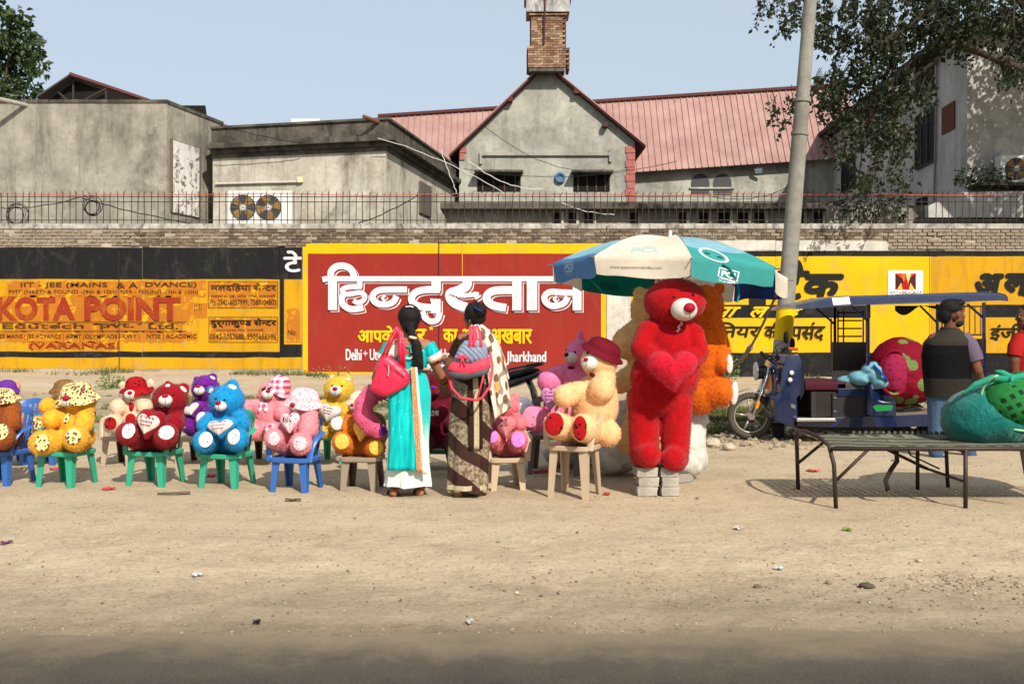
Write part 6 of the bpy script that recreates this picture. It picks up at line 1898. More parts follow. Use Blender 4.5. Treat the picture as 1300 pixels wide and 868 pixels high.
# ------------------------------------------------------------------ sacks
M_sack = N('woven_sack')
def _sack():
    m = M_sack; c = m.mix(m.noise(6, 4, .7), S(186, 180, 168), S(222, 218, 208))
    w = m.n('TexWave'); w.inputs['Scale'].default_value = 9; w.bands_direction = 'X'; w.inputs['Distortion'].default_value = 1.2; m.l(m.tc.outputs['Object'], w.inputs[0])
    c = m.mix(m.math('MULTIPLY', m.step(w.outputs['Fac'], .95, .98), .25), c, S(120, 160, 130))
    m.bump(m.math('ADD', m.noise(7, 5, .7, dist=1.5), m.math('MULTIPLY', m.noise(150, 2), .2)), .9, .05); m.done(c, .85)
_sack()
def soft(blobs, voxel, sm, seed, amp, freq, name='body'):
    """soft bag: union of ellipsoids with crumpled relief"""
    mb = MB()
    for c, r in blobs: mb.ell(c, r, 22, 14)
    me = remeshed(mb, voxel, sm, name)
    n = len(me.vertices); co = np.empty(n * 3, 'f'); me.vertices.foreach_get('co', co); co = co.reshape(-1, 3)
    no = np.empty(n * 3, 'f'); me.vertices.foreach_get('normal', no); no = no.reshape(-1, 3)
    f = fbm(co[:, 0] * freq + co[:, 2] * freq * .6, co[:, 2] * freq * 1.3 + co[:, 1] * freq, 4, seed)
    ridg = 1 - np.abs(f - .47) * 5
    co = co + no * (ridg[:, None] * amp * .5)
    me.vertices.foreach_set('co', co.ravel()); me.update()
    return me
def sacks():
    def sack(label, blobs, seed):
        me = soft(blobs, .016, 3, seed, .045, 4.0); z = min(v.co.z for v in me.vertices); c = Vector(blobs[0][0])
        o = link(me, 'white_sack', M_sack.m, None, True); 
        me.transform(Matrix.Translation(-Vector((c.x, c.y, z)))); o.location = (c.x, c.y, max(z, .0))
        tag(o, label, 'sack', 'white woven sacks behind the giant bears')
    k = 9.2 / F
    sack('bulging white woven sack left of the giant red bear legs', [(P(790, 575, 9.3), (34 * k, .22, 42 * k)), (P(800, 555, 9.35), (30 * k, .2, 30 * k)), (P(775, 595, 9.2), (24 * k, .18, 20 * k))], 3)
    sack('creased white woven sack with a raised corner right of the red bear', [(P(868, 580, 9.0), (26 * k, .2, 36 * k)), (P(880, 560, 9.05), (14 * k, .1, 22 * k)), (P(889, 545, 9.05), (10 * k, .05, 6 * k)), (P(866, 596, 8.95), (30 * k, .2, 22 * k))], 5)
    sack('dusty sack lying low behind the peach bear chair', [(P(745, 590, 9.9), (44 * k, .2, 20 * k)), (P(715, 600, 9.8), (26 * k, .2, 14 * k))], 8)
    me = soft([(P(664, 520, 9.6), (14 * k, .1, 16 * k)), (P(672, 534, 9.6), (12 * k, .1, 12 * k))], .012, 2, 9, .02, 8)
    c = P(664, 545, 9.6); me.transform(Matrix.Translation(-c)); o = link(me, 'polythene_bag', m_plain('white_polythene', S(220, 222, 226), .3), None, True, c)
    tag(o, 'crumpled white polythene bag between the pink bears', 'bag')
sacks()

# ------------------------------------------------------------------ umbrella
def umbrella():
    Yc = 8.9; Xc = (851 - CX) / F * Yc; apex = Vector((Xc, Yc, P(0, 303, Yc).z))
    base = Vector((Xc, Yc + .05, 0))
    t = thing('market_umbrella', 'faded blue, white and teal market umbrella shading the giant bears', 'umbrella', base); off = -base
    Rr = 1.05
    zr = lambda a: 1.868 - .068 * math.cos(a) + (-.055) * math.sin(a)
    def rim(a): return Vector((Xc + Rr * math.cos(a), Yc + Rr * math.sin(a), zr(a)))
    cols = {'blue': (S(88, 132, 178)), 'white': (S(222, 210, 190)), 'teal': (S(64, 150, 146)), 'green': (S(8, 104, 90)), 'navy': (S(34, 58, 118)), 'sky': (S(132, 178, 192))}
    mats = {}
    for kx, c in cols.items():
        m = N('umbrella_' + kx); f = m.noise(5, 5, .7); col = m.mix(m.step(f, .3, .7), vary(c, .88), vary(c, 1.1)); m.bump(m.noise(14, 4), .15, .02)
        m.done(col, .8); tr = m.n('BsdfTranslucent'); m.l(col, tr.inputs[0]); mx = m.n('MixShader'); mx.inputs[0].default_value = .28
        m.l(m.b.outputs[0], mx.inputs[1]); m.l(tr.outputs[0], mx.inputs[2]); m.l(mx.outputs[0], m.t.nodes['Material Output'].inputs[0]); mats[kx] = m.m
    # panel i spans from rib i*45 to (i+1)*45 degrees
    order = {0: 'navy', 1: 'white', 2: 'green', 3: 'white', 4: 'blue', 5: 'white', 6: 'teal', 7: 'white'}
    surf = {}
    for i in range(8):
        a0, a1 = R(45 * i), R(45 * (i + 1)); A, B = rim(a0), rim(a1)
        nu, nv = 10, 12; vs = []
        for v in range(nv + 1):
            f = v / nv
            for u in range(nu + 1):
                s = u / nu; e = A.lerp(B, s)
                # rim sags inwards and up between the ribs
                mid = 4 * s * (1 - s)
                e = e + (apex - e) * .035 * mid
                p = apex.lerp(e, f); p.z += .085 * math.sin(math.pi * f ** .9) - .03 * mid * math.sin(math.pi * f)
                p.z += .006 * math.sin(9 * s + 5 * f + i)
                vs.append(p)
        b0 = len(vs)
        # valance
        for q in range(1, 5):
            f = q / 4
            for u in range(nu + 1):
                s = u / nu; e = A.lerp(B, s); mid = 4 * s * (1 - s); e = e + (apex - e) * .035 * mid
                out = Vector((e.x - Xc, e.y - Yc, 0)).normalized()
                dz = .175 + .012 * math.sin(7 * s + i * 2)
                if u in (0, nu): dz *= .9
                vs.append(e + Vector((0, 0, -dz * f)) + out * (.02 * math.sin(6 * s + i) * f - .012 * f))
        n = nu + 1
        fs = [(v * n + u, v * n + u + 1, (v + 1) * n + u + 1, (v + 1) * n + u) for v in range(nv + 4) for u in range(nu)]
        mb = MB(); mb.add(vs, fs)
        mk = mats[order[i]]
        if i == 6:
            mt = [mats['sky'], mats['teal']]; o = mb.mesh('canopy_panel')
            for p in o.polygons: p.material_index = 0 if p.index < nu * (nv - 3) else 1
            o = link(o, 'canopy_panel', mt, t, True)
        elif i == 4:
            o = mb.mesh('canopy_panel')
            for p in o.polygons: p.material_index = 0 if p.index < nu * (nv - 1) else 1
            o = link(o, 'canopy_panel', [mats['sky'], mats['blue']], t, True)
        else: o = mb.build('canopy_panel', mk, t, True, fix=False)
        o.location = off
        surf[i] = BVHTree.FromPolygons([tuple(v) for v in vs], fs)
        # rib underneath
        mb = MB(); pts = []
        for v in range(nv + 1):
            f = v / nv; p = apex.lerp(A, f); p.z += .085 * math.sin(math.pi * f ** .9) - .014; pts.append(p)
        pts.append(A + (A - apex).normalized() * .05)
        mb.tube(pts, .006, 5); o = mb.build('rib', M_metal, t); o.location = off
        mb = MB(); mid = apex.lerp(A, .5); mid.z += .06; mb.tube([mid, (Xc, Yc, apex.z - .45)], .005, 5); o = mb.build('stretcher', M_metal, t); o.location = off
    mb = MB(); mb.tube([(Xc, Yc + .05, 0.0), (Xc, Yc, apex.z - .02)], .02, 12); o = mb.build('pole', m_plain('pole_steel', S(150, 148, 144), .4, .6), t, True); o.location = off
    mb = MB(); mb.tube([apex + Vector((0, 0, -.01)), apex + Vector((0, 0, .05))], [.025, .012], 10); mb.ell(apex + Vector((0, 0, .055)), .017, 10, 8); o = mb.build('finial', m_plain('white_finial', S(226, 224, 218), .5), t); o.location = off
    mb = MB(); mb.disc((Xc, Yc, apex.z - .45), (0, 0, 1), .04, .05, 12); o = mb.build('runner', M_metal, t); o.location = off
    mb = MB(); mb.disc((Xc, Yc + .05, .04), (0, 0, 1), .22, .07, 20); o = mb.build('base', m_plain('cement_base', S(140, 134, 124), .9), t); o.location = off
    # prints
    inkw = m_plain('umbrella_print_white', S(222, 226, 224), .7); inkd = m_plain('umbrella_print_grey', S(92, 88, 86), .7); inkp = m_plain('umbrella_print_pale', S(150, 176, 184), .7); inkn = m_plain('umbrella_print_dark', S(20, 70, 66), .7)
    def cast(i, u, v):
        o = camo.location; d = (P(u, v, 5) - o).normalized(); return surf[i].ray_cast(o, d, 30), d
    def printed(i, vs2, fs, mat, nm='lettering'):
        out = []
        for u, v in vs2:
            h, d = cast(i, u, v)
            if h[0] is None: h = surf[i].find_nearest(P(u, v, 8.2))
            out.append(h[0] - d * .006)
        mb = MB(); mb.add(out, fs); o = mb.build(nm, mat, t, fix=False); o.location = off
    def quadmap(vs, c00, c10, c11, c01):
        """fit text into a skewed quad given in photo pixels (tl, tr, br, bl)"""
        a = fit(vs, 0, 0, 1, 1)
        return [tuple(np.array(c00) * (1 - u) * (1 - v) + np.array(c10) * u * (1 - v) + np.array(c11) * u * v + np.array(c01) * (1 - u) * v) for u, v in a]
    vs, fs = text_geo('www.pestcontrolindia.com', .0); printed(5, quadmap(vs, (774, 337), (840, 338), (840, 342.5), (774, 341.5)), fs, inkd)
    def logo(i, c, mat):
        vs, fs = text_geo('PCI', .03); tl, tr, br, bl = [np.array(q, float) for q in c]
        def L(u, v): return tuple(tl * (1 - u) * (1 - v) + tr * u * (1 - v) + br * u * v + bl * (1 - u) * v)
        printed(i, [L(.16 + .68 * u, .16 + .44 * v) for u, v in fit(vs, 0, 0, 1, 1)], fs, mat)
        for (a, b, c_, d) in ((0, 0, 1, .07), (0, .07, .06, .68), (.94, .07, 1, .68), (.1, .68, .9, .76)):
            printed(i, [L(a, b), L(c_, b), L(c_, d), L(a, d)], [(0, 1, 2, 3)], mat, 'printed_frame')
        vs, fs = text_geo('PEST CONTROL INDIA'); printed(i, [L(.1 + .8 * u, .86 + .12 * v) for u, v in fit(vs, 0, 0, 1, 1)], fs, mat)
    logo(6, ((913, 339), (939, 345), (935, 364), (910, 356)), inkw)
    logo(4, ((717, 333), (728, 331), (727, 349), (716, 350)), m_plain('umbrella_print_lightblue', S(176, 196, 214), .7))
    logo(2, ((762, 358), (785, 361), (785, 371), (762, 367)), inkn)
    logo(0, ((944, 374), (968, 377), (968, 393), (944, 388)), m_plain('umbrella_print_navy', S(22, 40, 90), .7))
    vs, fs = text_geo('PCI', .03); printed(5, quadmap(vs, (803, 314), (832, 314), (835, 320), (800, 320)), fs, inkp)
    # round emblem on the teal panel
    for (cx, cy, a, b, wd) in ((906, 324, 19, 7.5, 1.2),):
        pts = []; n = 36
        for j in range(n):
            an = 2 * math.pi * j / n
            for s in (1, .82): pts.append((cx + a * s * math.cos(an) + b * s * .3 * math.sin(an), cy + b * s * math.sin(an) + a * .30 * s * math.cos(an)))
        printed(6, pts, [(2 * j, 2 * j + 1, (2 * j + 3) % (2 * n), (2 * j + 2) % (2 * n)) for j in range(n)], inkw, 'printed_emblem')
        for sx in (-1, 1):
            printed(6, [(cx + sx * 8 - 3, cy + sx * 2.5 - 2), (cx + sx * 8 + 4, cy + sx * 2.5), (cx + sx * 8 + 3, cy + sx * 2.5 + 2), (cx + sx * 8 - 4, cy + sx * 2.5)], [(0, 1, 2, 3)], inkn, 'printed_emblem')
    # tie cord hanging over the teal panel
    mb = MB(); pts = []
    for u, v in ((918, 335), (926, 340), (933, 352), (937, 362), (938, 374), (936, 384)):
        h, d = cast(6, u, v); pts.append((h[0] if h[0] is not None else P(u, v, 8.25)) - d * .02)
    mb.tube(pts, .009, 6); o = mb.build('tie_cord', m_plain('teal_cord', S(20, 130, 116), .7), t); o.location = off
    # stay rope with its strap
    a = rim(R(0)) + Vector((-.08, .05, -.12)); b = P(928, 470, 12.0)
    mb = MB(); pts = [a.lerp(b, s / 8) + Vector((0, 0, -.10 * math.sin(math.pi * s / 8))) for s in range(9)]
    b2 = Vector((b.x - .35, 12.4, .02)); pts.append(b2)
    mb.tube(pts, .012, 6); mb.tube([pts[4], pts[5], pts[6]], [.03, .02, .03], 6)
    tag(mb.build('stay_rope', m_plain('rope', S(120, 112, 96), .8)), 'stay rope with knotted strap running down from the umbrella edge', 'rope')
umbrella()

# ------------------------------------------------------------------ people
M_skin = N('brown_skin'); M_skin.done(M_skin.mix(M_skin.noise(20, 3), S(134, 88, 64), S(160, 110, 82)), .5, Subsurface_Weight=0.0)
M_skind = N('dark_skin'); M_skind.done(M_skind.mix(M_skind.noise(20, 3), S(92, 58, 42), S(114, 74, 54)), .5)
def m_hair():
    m = N('black_hair'); f = m.noise(4, 5, .7, m.coord((40, 40, 6))); m.bump(f, .6, .01); return m.done(m.mix(f, S(14, 11, 10), S(30, 24, 21)), .7, Specular_IOR_Level=.25)
M_hair = m_hair()

def hand(mb, wrist, dirv, palm_n, L=.17, curl=.5, side=1):
    """palm and five separate bent fingers; dirv points from wrist to fingertips"""
    d = Vector(dirv).normalized(); n = (Vector(palm_n) - d * Vector(palm_n).dot(d)).normalized(); s = d.cross(n) * side
    w = Vector(wrist)
    for q in range(4):
        u = (q - 1.5) / 1.5
        chain(mb, [w + s * u * .018, w + d * L * .28 + s * u * .029, w + d * L * .48 + s * u * .033], [.014, .015, .012])
    for q, (u, ln) in enumerate(((-1, .78), (-.34, .95), (.33, 1.0), (1, .9))):
        p0 = w + d * L * .48 + s * u * .034
        p1 = p0 + (d * math.cos(curl * .5) + n * math.sin(curl * .5) + s * u * .06) * L * .24 * ln
        p2 = p1 + (d * math.cos(curl) + n * math.sin(curl)) * L * .17 * ln
        p3 = p2 + (d * math.cos(curl * 1.6) + n * math.sin(curl * 1.6)) * L * .12 * ln
        chain(mb, [p0, p1, p2, p3], [.0095, .0085, .0078, .0065])
    t0 = w + d * L * .12 + s * .026; t1 = t0 + (d * .6 + s * .7 + n * .2) * L * .22; t2 = t1 + (d * .9 + s * .25 + n * .3) * L * .2
    chain(mb, [t0, t1, t2], [.014, .010, .008])

def head(mb, c, face, r=.098, tilt=0):
    """skull, jaw, nose, ears, brow; face = unit facing direction"""
    f = Vector(face).normalized(); up = Vector((0, 0, 1)); s = f.cross(up).normalized(); c = Vector(c)
    M = Matrix((s, f, up)).transposed()
    mb.ell(c + up * r * .18 - f * r * .08, (r * .78, r * .98, r * 1.02), 20, 14, rot=M)
    mb.ell(c - up * r * .45 + f * r * .22, (r * .60, r * .66, r * .72), 16, 12, rot=M)
    mb.ell(c - up * r * .98 + f * r * .52, (r * .28, r * .26, r * .2), 12, 8, rot=M)          # chin
    mb.ell(c - up * r * .18 + f * r * .98, (r * .13, r * .17, r * .20), 12, 8, rot=M)         # nose tip
    mb.ell(c + up * r * .02 + f * r * .90, (r * .09, r * .14, r * .28), 12, 8, rot=M)
    mb.ell(c - up * r * .56 + f * r * .82, (r * .26, r * .12, r * .10), 12, 8, rot=M)         # lips
    mb.ell(c + up * r * .22 + f * r * .84, (r * .5, r * .12, r * .10), 12, 8, rot=M)          # brow
    for q in (-1, 1):
        mb.ell(c + s * q * r * .78 - f * r * .08 - up * r * .12, (r * .10, r * .20, r * .30), 10, 8, rot=M)
        mb.ell(c + s * q * r * .42 + f * r * .62 - up * r * .22, (r * .26, r * .24, r * .22), 10, 8, rot=M)   # cheek
def face_bits(t, off, c, face, r):
    f = Vector(face).normalized(); up = Vector((0, 0, 1)); s = f.cross(up).normalized(); c = Vector(c)
    for q in (-1, 1):
        mb = MB(); mb.ell(c + s * q * r * .33 + f * r * .82 + up * r * .03, r * .095, 10, 8); e = mb.build('eye', m_plain('eye_white', S(150, 140, 130), .3), t, True); e.location = off
        mb = MB(); mb.ell(c + s * q * r * .33 + f * r * .895 + up * r * .03, r * .055, 8, 6); mb.build('iris', M_eye, e, True)

def cloth(rows, Y0, n=96, fold=0.0, nf=11, seed=0, hem=0.0, close=True, a0=0, a1=2 * math.pi, thick=None, twist=0.0):
    """rows: (py, cx, half_w_px, depth_m, dy, foldamp)"""
    r = random.Random(seed); ph = [r.uniform(0, 6.28) for _ in range(4)]
    # interpolate rows
    rr = []
    for i in range(len(rows) - 1):
        for q in range(5):
            u = q / 5; u2 = u * u * (3 - 2 * u) * .5 + u * .5
            rr.append([rows[i][j] + (rows[i + 1][j] - rows[i][j]) * u2 for j in range(6)])
    rr.append(list(rows[-1]))
    rings = []
    for k, (py, cx, hw, dp, dy, fa) in enumerate(rr):
        ring = []
        m = n if close else n + 1
        for i in range(m):
            a = a0 + (a1 - a0) * i / n
            tw = twist * k / len(rr)
            w = 1 + fa * (.6 * math.sin(nf * a + ph[0] + tw) + .3 * math.sin((nf * 2 - 3) * a + ph[1] - tw * 1.6 + k * .08) + .25 * math.sin(3 * a + ph[2] + k * .1))
            p = P(cx, py, Y0 + dy); ring.append(Vector((p.x + hw * Y0 / F * math.cos(a) * w, p.y + dp * math.sin(a) * w, p.z + (hem * math.sin(5 * a + ph[3]) if k == len(rr) - 1 else 0))))
        rings.append(ring)
    return rings
def cloth_mb(rows, Y0, **k):
    mb = MB(); rg = cloth(rows, Y0, **k); c = k.get('close', True)
    mb.loft(rg, close=c, cap=(False, False))
    if True:  # inner layer gives the fabric thickness
        inn = []
        for ring in rg:
            cen = sum(ring, Vector()) / len(ring)
            inn.append([v + (cen - v).normalized() * .006 for v in ring])
        b = MB(); b.loft(inn[::-1], close=c, cap=(False, False)); mb.add(b.v, b.f)
        mb.loft([rg[-1], inn[-1]], close=c, cap=(False, False)); mb.loft([inn[0], rg[0]], close=c, cap=(False, False))
    return mb
def sheet(grid, th=.006):
    """grid rows of points -> thin slab"""
    nu = len(grid[0]); mb = MB()
    top = [v for r_ in grid for v in r_]; nv = len(grid)
    def nrm(i, j):
        a = grid[min(i + 1, nv - 1)][j] - grid[max(i - 1, 0)][j]; b = grid[i][min(j + 1, nu - 1)] - grid[i][max(j - 1, 0)]
        c = b.cross(a); return c.normalized() if c.length > 1e-9 else Vector((0, -1, 0))
    bot = [grid[i][j] - nrm(i, j) * th for i in range(nv) for j in range(nu)]
    N_ = len(top); fs = []
    for i in range(nv - 1):
        for j in range(nu - 1):
            a = i * nu + j; fs += [(a, a + 1, a + nu + 1, a + nu), (N_ + a, N_ + a + nu, N_ + a + nu + 1, N_ + a + 1)]
    for i in range(nv - 1):
        for j in (0, nu - 1): a = i * nu + j; fs.append((a, a + nu, N_ + a + nu, N_ + a))
    for j in range(nu - 1):
        for i in (0, nv - 1): a = i * nu + j; fs.append((a, a + 1, N_ + a + 1, N_ + a))
    mb.add(top + bot, fs); return mb

def woman_turquoise():
    Y = 8.1; k = Y / F; base = Vector((P(517, 0, Y).x, Y, 0)); off = -base
    t = thing('person', 'woman in turquoise and white sari with long braid, seen from behind at the bears', 'woman', base)
    W = lambda x, y, d=0: P(x, y, Y + d)
    mb = MB()
    head(mb, W(520, 405, .02), (-.15, 1, -.25), .088)
    chain(mb, [W(520, 415, .0), W(519, 428, .01), W(518, 437, .02)], [.052, .050, .062])
    chain(mb, [W(500, 440, .02), W(519, 441, .01), W(541, 440, .02)], [.060, .085, .060])
    mb.ell(W(519, 455, .03), (.16, .10, .16), 16, 12); mb.ell(W(518, 480, .03), (.14, .10, .16), 16, 12)
    chain(mb, [W(497, 443, .01), W(484, 462, .02), W(478, 480, .0)], [.052, .046, .042])
    chain(mb, [W(478, 480, .0), W(478, 490, .12), W(482, 496, .2)], [.040, .034, .027]); hand(mb, W(482, 497, .2), (.3, .8, -.3), (1, 0, -.4), .16, .8)
    chain(mb, [W(543, 443, .02), W(552, 462, .06), W(560, 477, .12)], [.050, .043, .038]); chain(mb, [W(560, 477, .12), W(564, 485, .24)], [.034, .026])
    hand(mb, W(564, 486, .25), (-.1, .75, -.55), (-.6, 0, -.7), .15, .7, -1)
    for x, d in ((500, -.02), (533, .02)):
        chain(mb, [W(518 + (x - 516) * .45, 492, .03), W(518 + (x - 516) * .7, 550, .03), W(x + 3, 606, d + .02), W(x + 1, 621, d)], [.11, .075, .042, .036])
        chain(mb, [W(x, 625, d - .03), W(x - 2, 627.0, d + .10), W(x - 3, 628, d + .17)], [.036, .033, .026])
    me = remeshed(mb, .0055, 3); o = link(me, 'body', M_skin.m, t, True); o.location = off
    # hair, braid
    mb = MB(); mb.ell(W(520, 401.5, -.002), (.092, .102, .100), 22, 16); mb.ell(W(520, 411, -.035), (.070, .06, .075), 18, 12)
    br = [W(521, 414, -.085), W(522, 421, -.095), W(524, 427, -.10)]
    for i in range(5):
        s = i / 4; p = br[0].lerp(br[2], s); mb.ell(p + Vector((.009 * (-1) ** i, 0, 0)), (.025, .024, .026), 12, 8)
    chain(mb, [W(525.5, 430, -.10), W(528.5, 438, -.10), W(530, 450, -.10), W(532, 460, -.10), W(535, 468, -.10)], [.024, .040, .044, .036, .006])
    for i in range(9): chain(mb, [W(528 + 1.3 * (i - 4) * .5, 440, -.12), W(531 + 1.3 * (i - 4), 462, -.12), W(533 + 1.2 * (i - 4), 468 + (i * 37 % 5) * .6, -.11)], [.012, .010, .003])
    me = add_fur(remeshed(mb, .007, 2), 4000, .022, .002, 1.6, 5, .4); o = link(me, 'hair', M_hair, t, True); o.location = off
    mb = MB(); mb.torus(W(524.3, 428.5, -.10), (.2, 0, 1), .024, .012, 18, 8); o = mb.build('hair_tie', m_plain('cream_tie', S(214, 186, 160), .8), t, True); o.location = off
    mb = MB(); mb.tube([W(515, 389.5, -.085), W(520, 388.8, -.09), W(525, 389.8, -.085)], .006, 6); o = mb.build('hair_clip', m_plain('clip', S(200, 196, 190), .3), t); o.location = off
    TQ = S(10, 176, 172)
    m = N('turquoise_sari'); sx = m.n('SeparateXYZ'); m.l(m.tc.outputs['Object'], sx.inputs[0])
    z = m.math('ADD', sx.outputs[2], m.math('MULTIPLY', m.noise(3, 4), .12))
    c = m.ramp(z, [(.30, S(206, 214, 200)), (.52, S(176, 210, 198)), (.66, S(60, 190, 184)), (.78, S(12, 180, 178))])
    m.bump(m.noise(3, 6, .7, m.coord((18, 18, 2))), .35, .03); m.done(c, .55, Sheen_Weight=.2); M1 = m.m
    mt = N('turquoise_cloth'); c = mt.mix(mt.step(mt.noise(4, 5, .7, mt.coord((10, 10, 1.5))), .35, .65), S(6, 150, 150), S(20, 192, 188)); c = mt.mix(mt.ramp(mt.voro(11), [(.0, (1, 1, 1, 1)), (.07, (0, 0, 0, 1))]), c, S(190, 214, 200)); mt.bump(mt.noise(3, 6, .7, mt.coord((18, 18, 2))), .35, .03); mt.done(c, .5); M2 = mt.m
    mg = m_spots('gold_border', S(190, 140, 96), S(226, 206, 180), 70, .2, .26, S(150, 80, 60)); mw = m_plain('white_silk', S(222, 216, 206), .6, bump=.3, bscale=12)
    # blouse
    mb = cloth_mb([(439, 519, 24, .085, .03, 0), (446, 519, 27, .115, .03, .01), (458, 519, 25, .118, .03, .01), (470, 519, 21, .112, .03, .02)], Y, nf=5, seed=2)
    o = mb.build('blouse', M2, t, True); o.location = off
    for (a, b, c_) in (((497, 438), (490, 450), (487, 457)), ((542, 438), (549, 449), (553, 457))):
        mb = MB(); mb.tube([W(*a, .02), W(*b, .02), W(*c_, .03)], [.066, .062, .060], 18, cap=False); o = mb.build('sleeve', M2, t, True); o.location = off
        mb = MB(); mb.tube([W(b[0], b[1], .02), W(c_[0], c_[1], .03)], [.068, .066], 18, cap=False); o = mb.build('sleeve_border', mw if a[0] < 500 else mw, t, True); o.location = off
        mb = MB(); q = Vector(W(*b, .02)).lerp(W(*c_, .03), .7); mb.tube([q, W(c_[0], c_[1], .03)], [.0695, .0675], 18, cap=False); o = mb.build('sleeve_hem', mg, t, True); o.location = off
    # open back: skin showing is the body; trim line
    mb = sheet([[W(505 + 6 * u - (2 if v else 0), 434 + 13 * v + (2 * u), -.075 - .035 * v) for u in (0, .5, 1, 1.5, 2, 2.5, 3)] for v in (0, .3, .6, 1.0, 1.3)], .004)
    mb2 = MB(); mb2.ell(W(518, 441, -.062), (.075, .035, .085), 18, 12); o = mb2.build('bare_back', M_skin.m, t, True); o.location = off
    mb = MB(); mb.tube([W(507, 436, -.095), W(508, 446, -.105), W(513, 454, -.112), W(521, 455, -.112), W(528, 448, -.108)], .006, 6); o = mb.build('blouse_trim', mw, t); o.location = off
    mb = MB(); mb.tube([W(512, 437, -.11), W(519, 440, -.115), W(525, 437, -.11)], .004, 5); mb.tube([W(521, 440, -.115), W(522, 448, -.12)], .006, 5); o = mb.build('blouse_cord', M2, t); o.location = off
    # skirt
    rows = [(468, 517, 21, .115, .03, .01), (480, 519, 24.5, .135, .03, .02), (500, 520, 27.5, .155, .03, .03), (530, 520, 26.5, .15, .03, .045), (560, 519, 25.5, .145, .02, .07), (590, 518, 27, .15, .01, .09), (610, 518, 29, .16, .0, .11), (615, 518, 29.5, .165, .0, .12)]
    o = cloth_mb(rows, Y, nf=9, seed=5, hem=.006).build('sari_skirt', M1, t, True); o.location = off
    # waist roll
    mb = MB(); pts = [W(519 + 24 * math.cos(a), 470 + 1.5 * math.sin(a * 2), .03 + .125 * math.sin(a)) for a in np.linspace(0, 2 * math.pi, 28)]; mb.tube(pts, .012, 6, cap=False); o = mb.build('waist_fold', mg, t, True); o.location = off
    # hanging end of the sari with its border
    def panel(x0, x1, y0, y1, mat, nm, dd=-.16, n=22, skew=0.0, amp=.012, wav=10):
        g = []
        for i in range(n + 1):
            v = i / n; r_ = []
            for j in range(13):
                u = j / 12; x = x0(v) + (x1(v) - x0(v)) * u
                r_.append(W(x, y0 + (y1 - y0) * v + skew * u, dd - .008 + amp * (.6 + v) * math.sin(wav * u + 2.2 * v) + .008 * math.sin(23 * u + 4 * v) - .012 * v))
            g.append(r_)
        o = sheet(g, .005).build(nm, mat, t, True); o.location = off
    panel(lambda v: 494 - 2 * v + 2 * math.sin(3 * v), lambda v: 525 + 4 * v, 470, 597, M2, 'sari_end', -.155, skew=0)
    panel(lambda v: 521 + 8 * v, lambda v: 527 + 9 * v, 466, 600, mg, 'sari_border', -.175, amp=.004, wav=4)
    panel(lambda v: 526.5 + 9 * v, lambda v: 529.5 + 12 * v, 466, 602, mw, 'sari_border', -.172, amp=.004, wav=4)
    # cloth over the shoulder: pale pleats on the left
    g = []
    for i in range(13):
        v = i / 12; a = [(506, 431), (496, 436), (487, 450), (488, 466), (496, 476)]; b = [(514, 434), (508, 442), (503, 454), (506, 468), (512, 477)]
        def L(pts, v):
            s = v * (len(pts) - 1); q = min(int(s), len(pts) - 2); f = s - q; return (pts[q][0] * (1 - f) + pts[q + 1][0] * f, pts[q][1] * (1 - f) + pts[q + 1][1] * f)
        A, B = L(a, v), L(b, v); g.append([W(A[0] + (B[0] - A[0]) * u, A[1] + (B[1] - A[1]) * u, -.085 - .05 * math.sin(math.pi * (u * .5 + .35)) - .006 * math.sin(18 * u)) for u in np.linspace(0, 1, 10)])
    o = sheet(g[:7], .006).build('shoulder_pleats', mw, t, True); o.location = off
    o = sheet([[r_[0] + Vector((0, -.004, 0)), r_[1] + Vector((0, -.006, 0)), r_[2] + Vector((0, -.006, 0))] for r_ in g[:7]], .004).build('shoulder_border', mg, t, True); o.location = off
    # bangles, sandals
    gold = m_plain('gold', S(190, 140, 60), .3, .8)
    for s in (.55, .75, .9):
        mb = MB(); q = W(560, 477, .12).lerp(W(564, 485, .24), s); mb.torus(q, W(564, 485, .24) - W(560, 477, .12), .034, .004, 20, 6); o = mb.build('bangle', gold if s != .75 else m_plain('dark_bangle', S(40, 30, 30), .4), t, True); o.location = off
    for x, d in ((500, -.02), (533, .02)):
        mb = MB(); c = W(x - 2, 630.5, d + .02); mb.ell(c, (.045, .13, .016), 20, 8); s_ = mb.build('sandal', m_plain('red_sandal', S(128, 36, 36), .6), t, True); s_.location = off
        mb = MB(); mb.torus(c + Vector((0, .04, .02)), (0, 1, .2), .042, .009, 18, 6); mb.build('strap', m_plain('sandal_strap', S(70, 30, 26), .5), s_, True)
        mb = MB(); mb.torus(W(x, 620, d), (0, 0, 1), .039, .005, 20, 6); o = mb.build('anklet', gold, t, True); o.location = off
    return W
Wt = woman_turquoise()

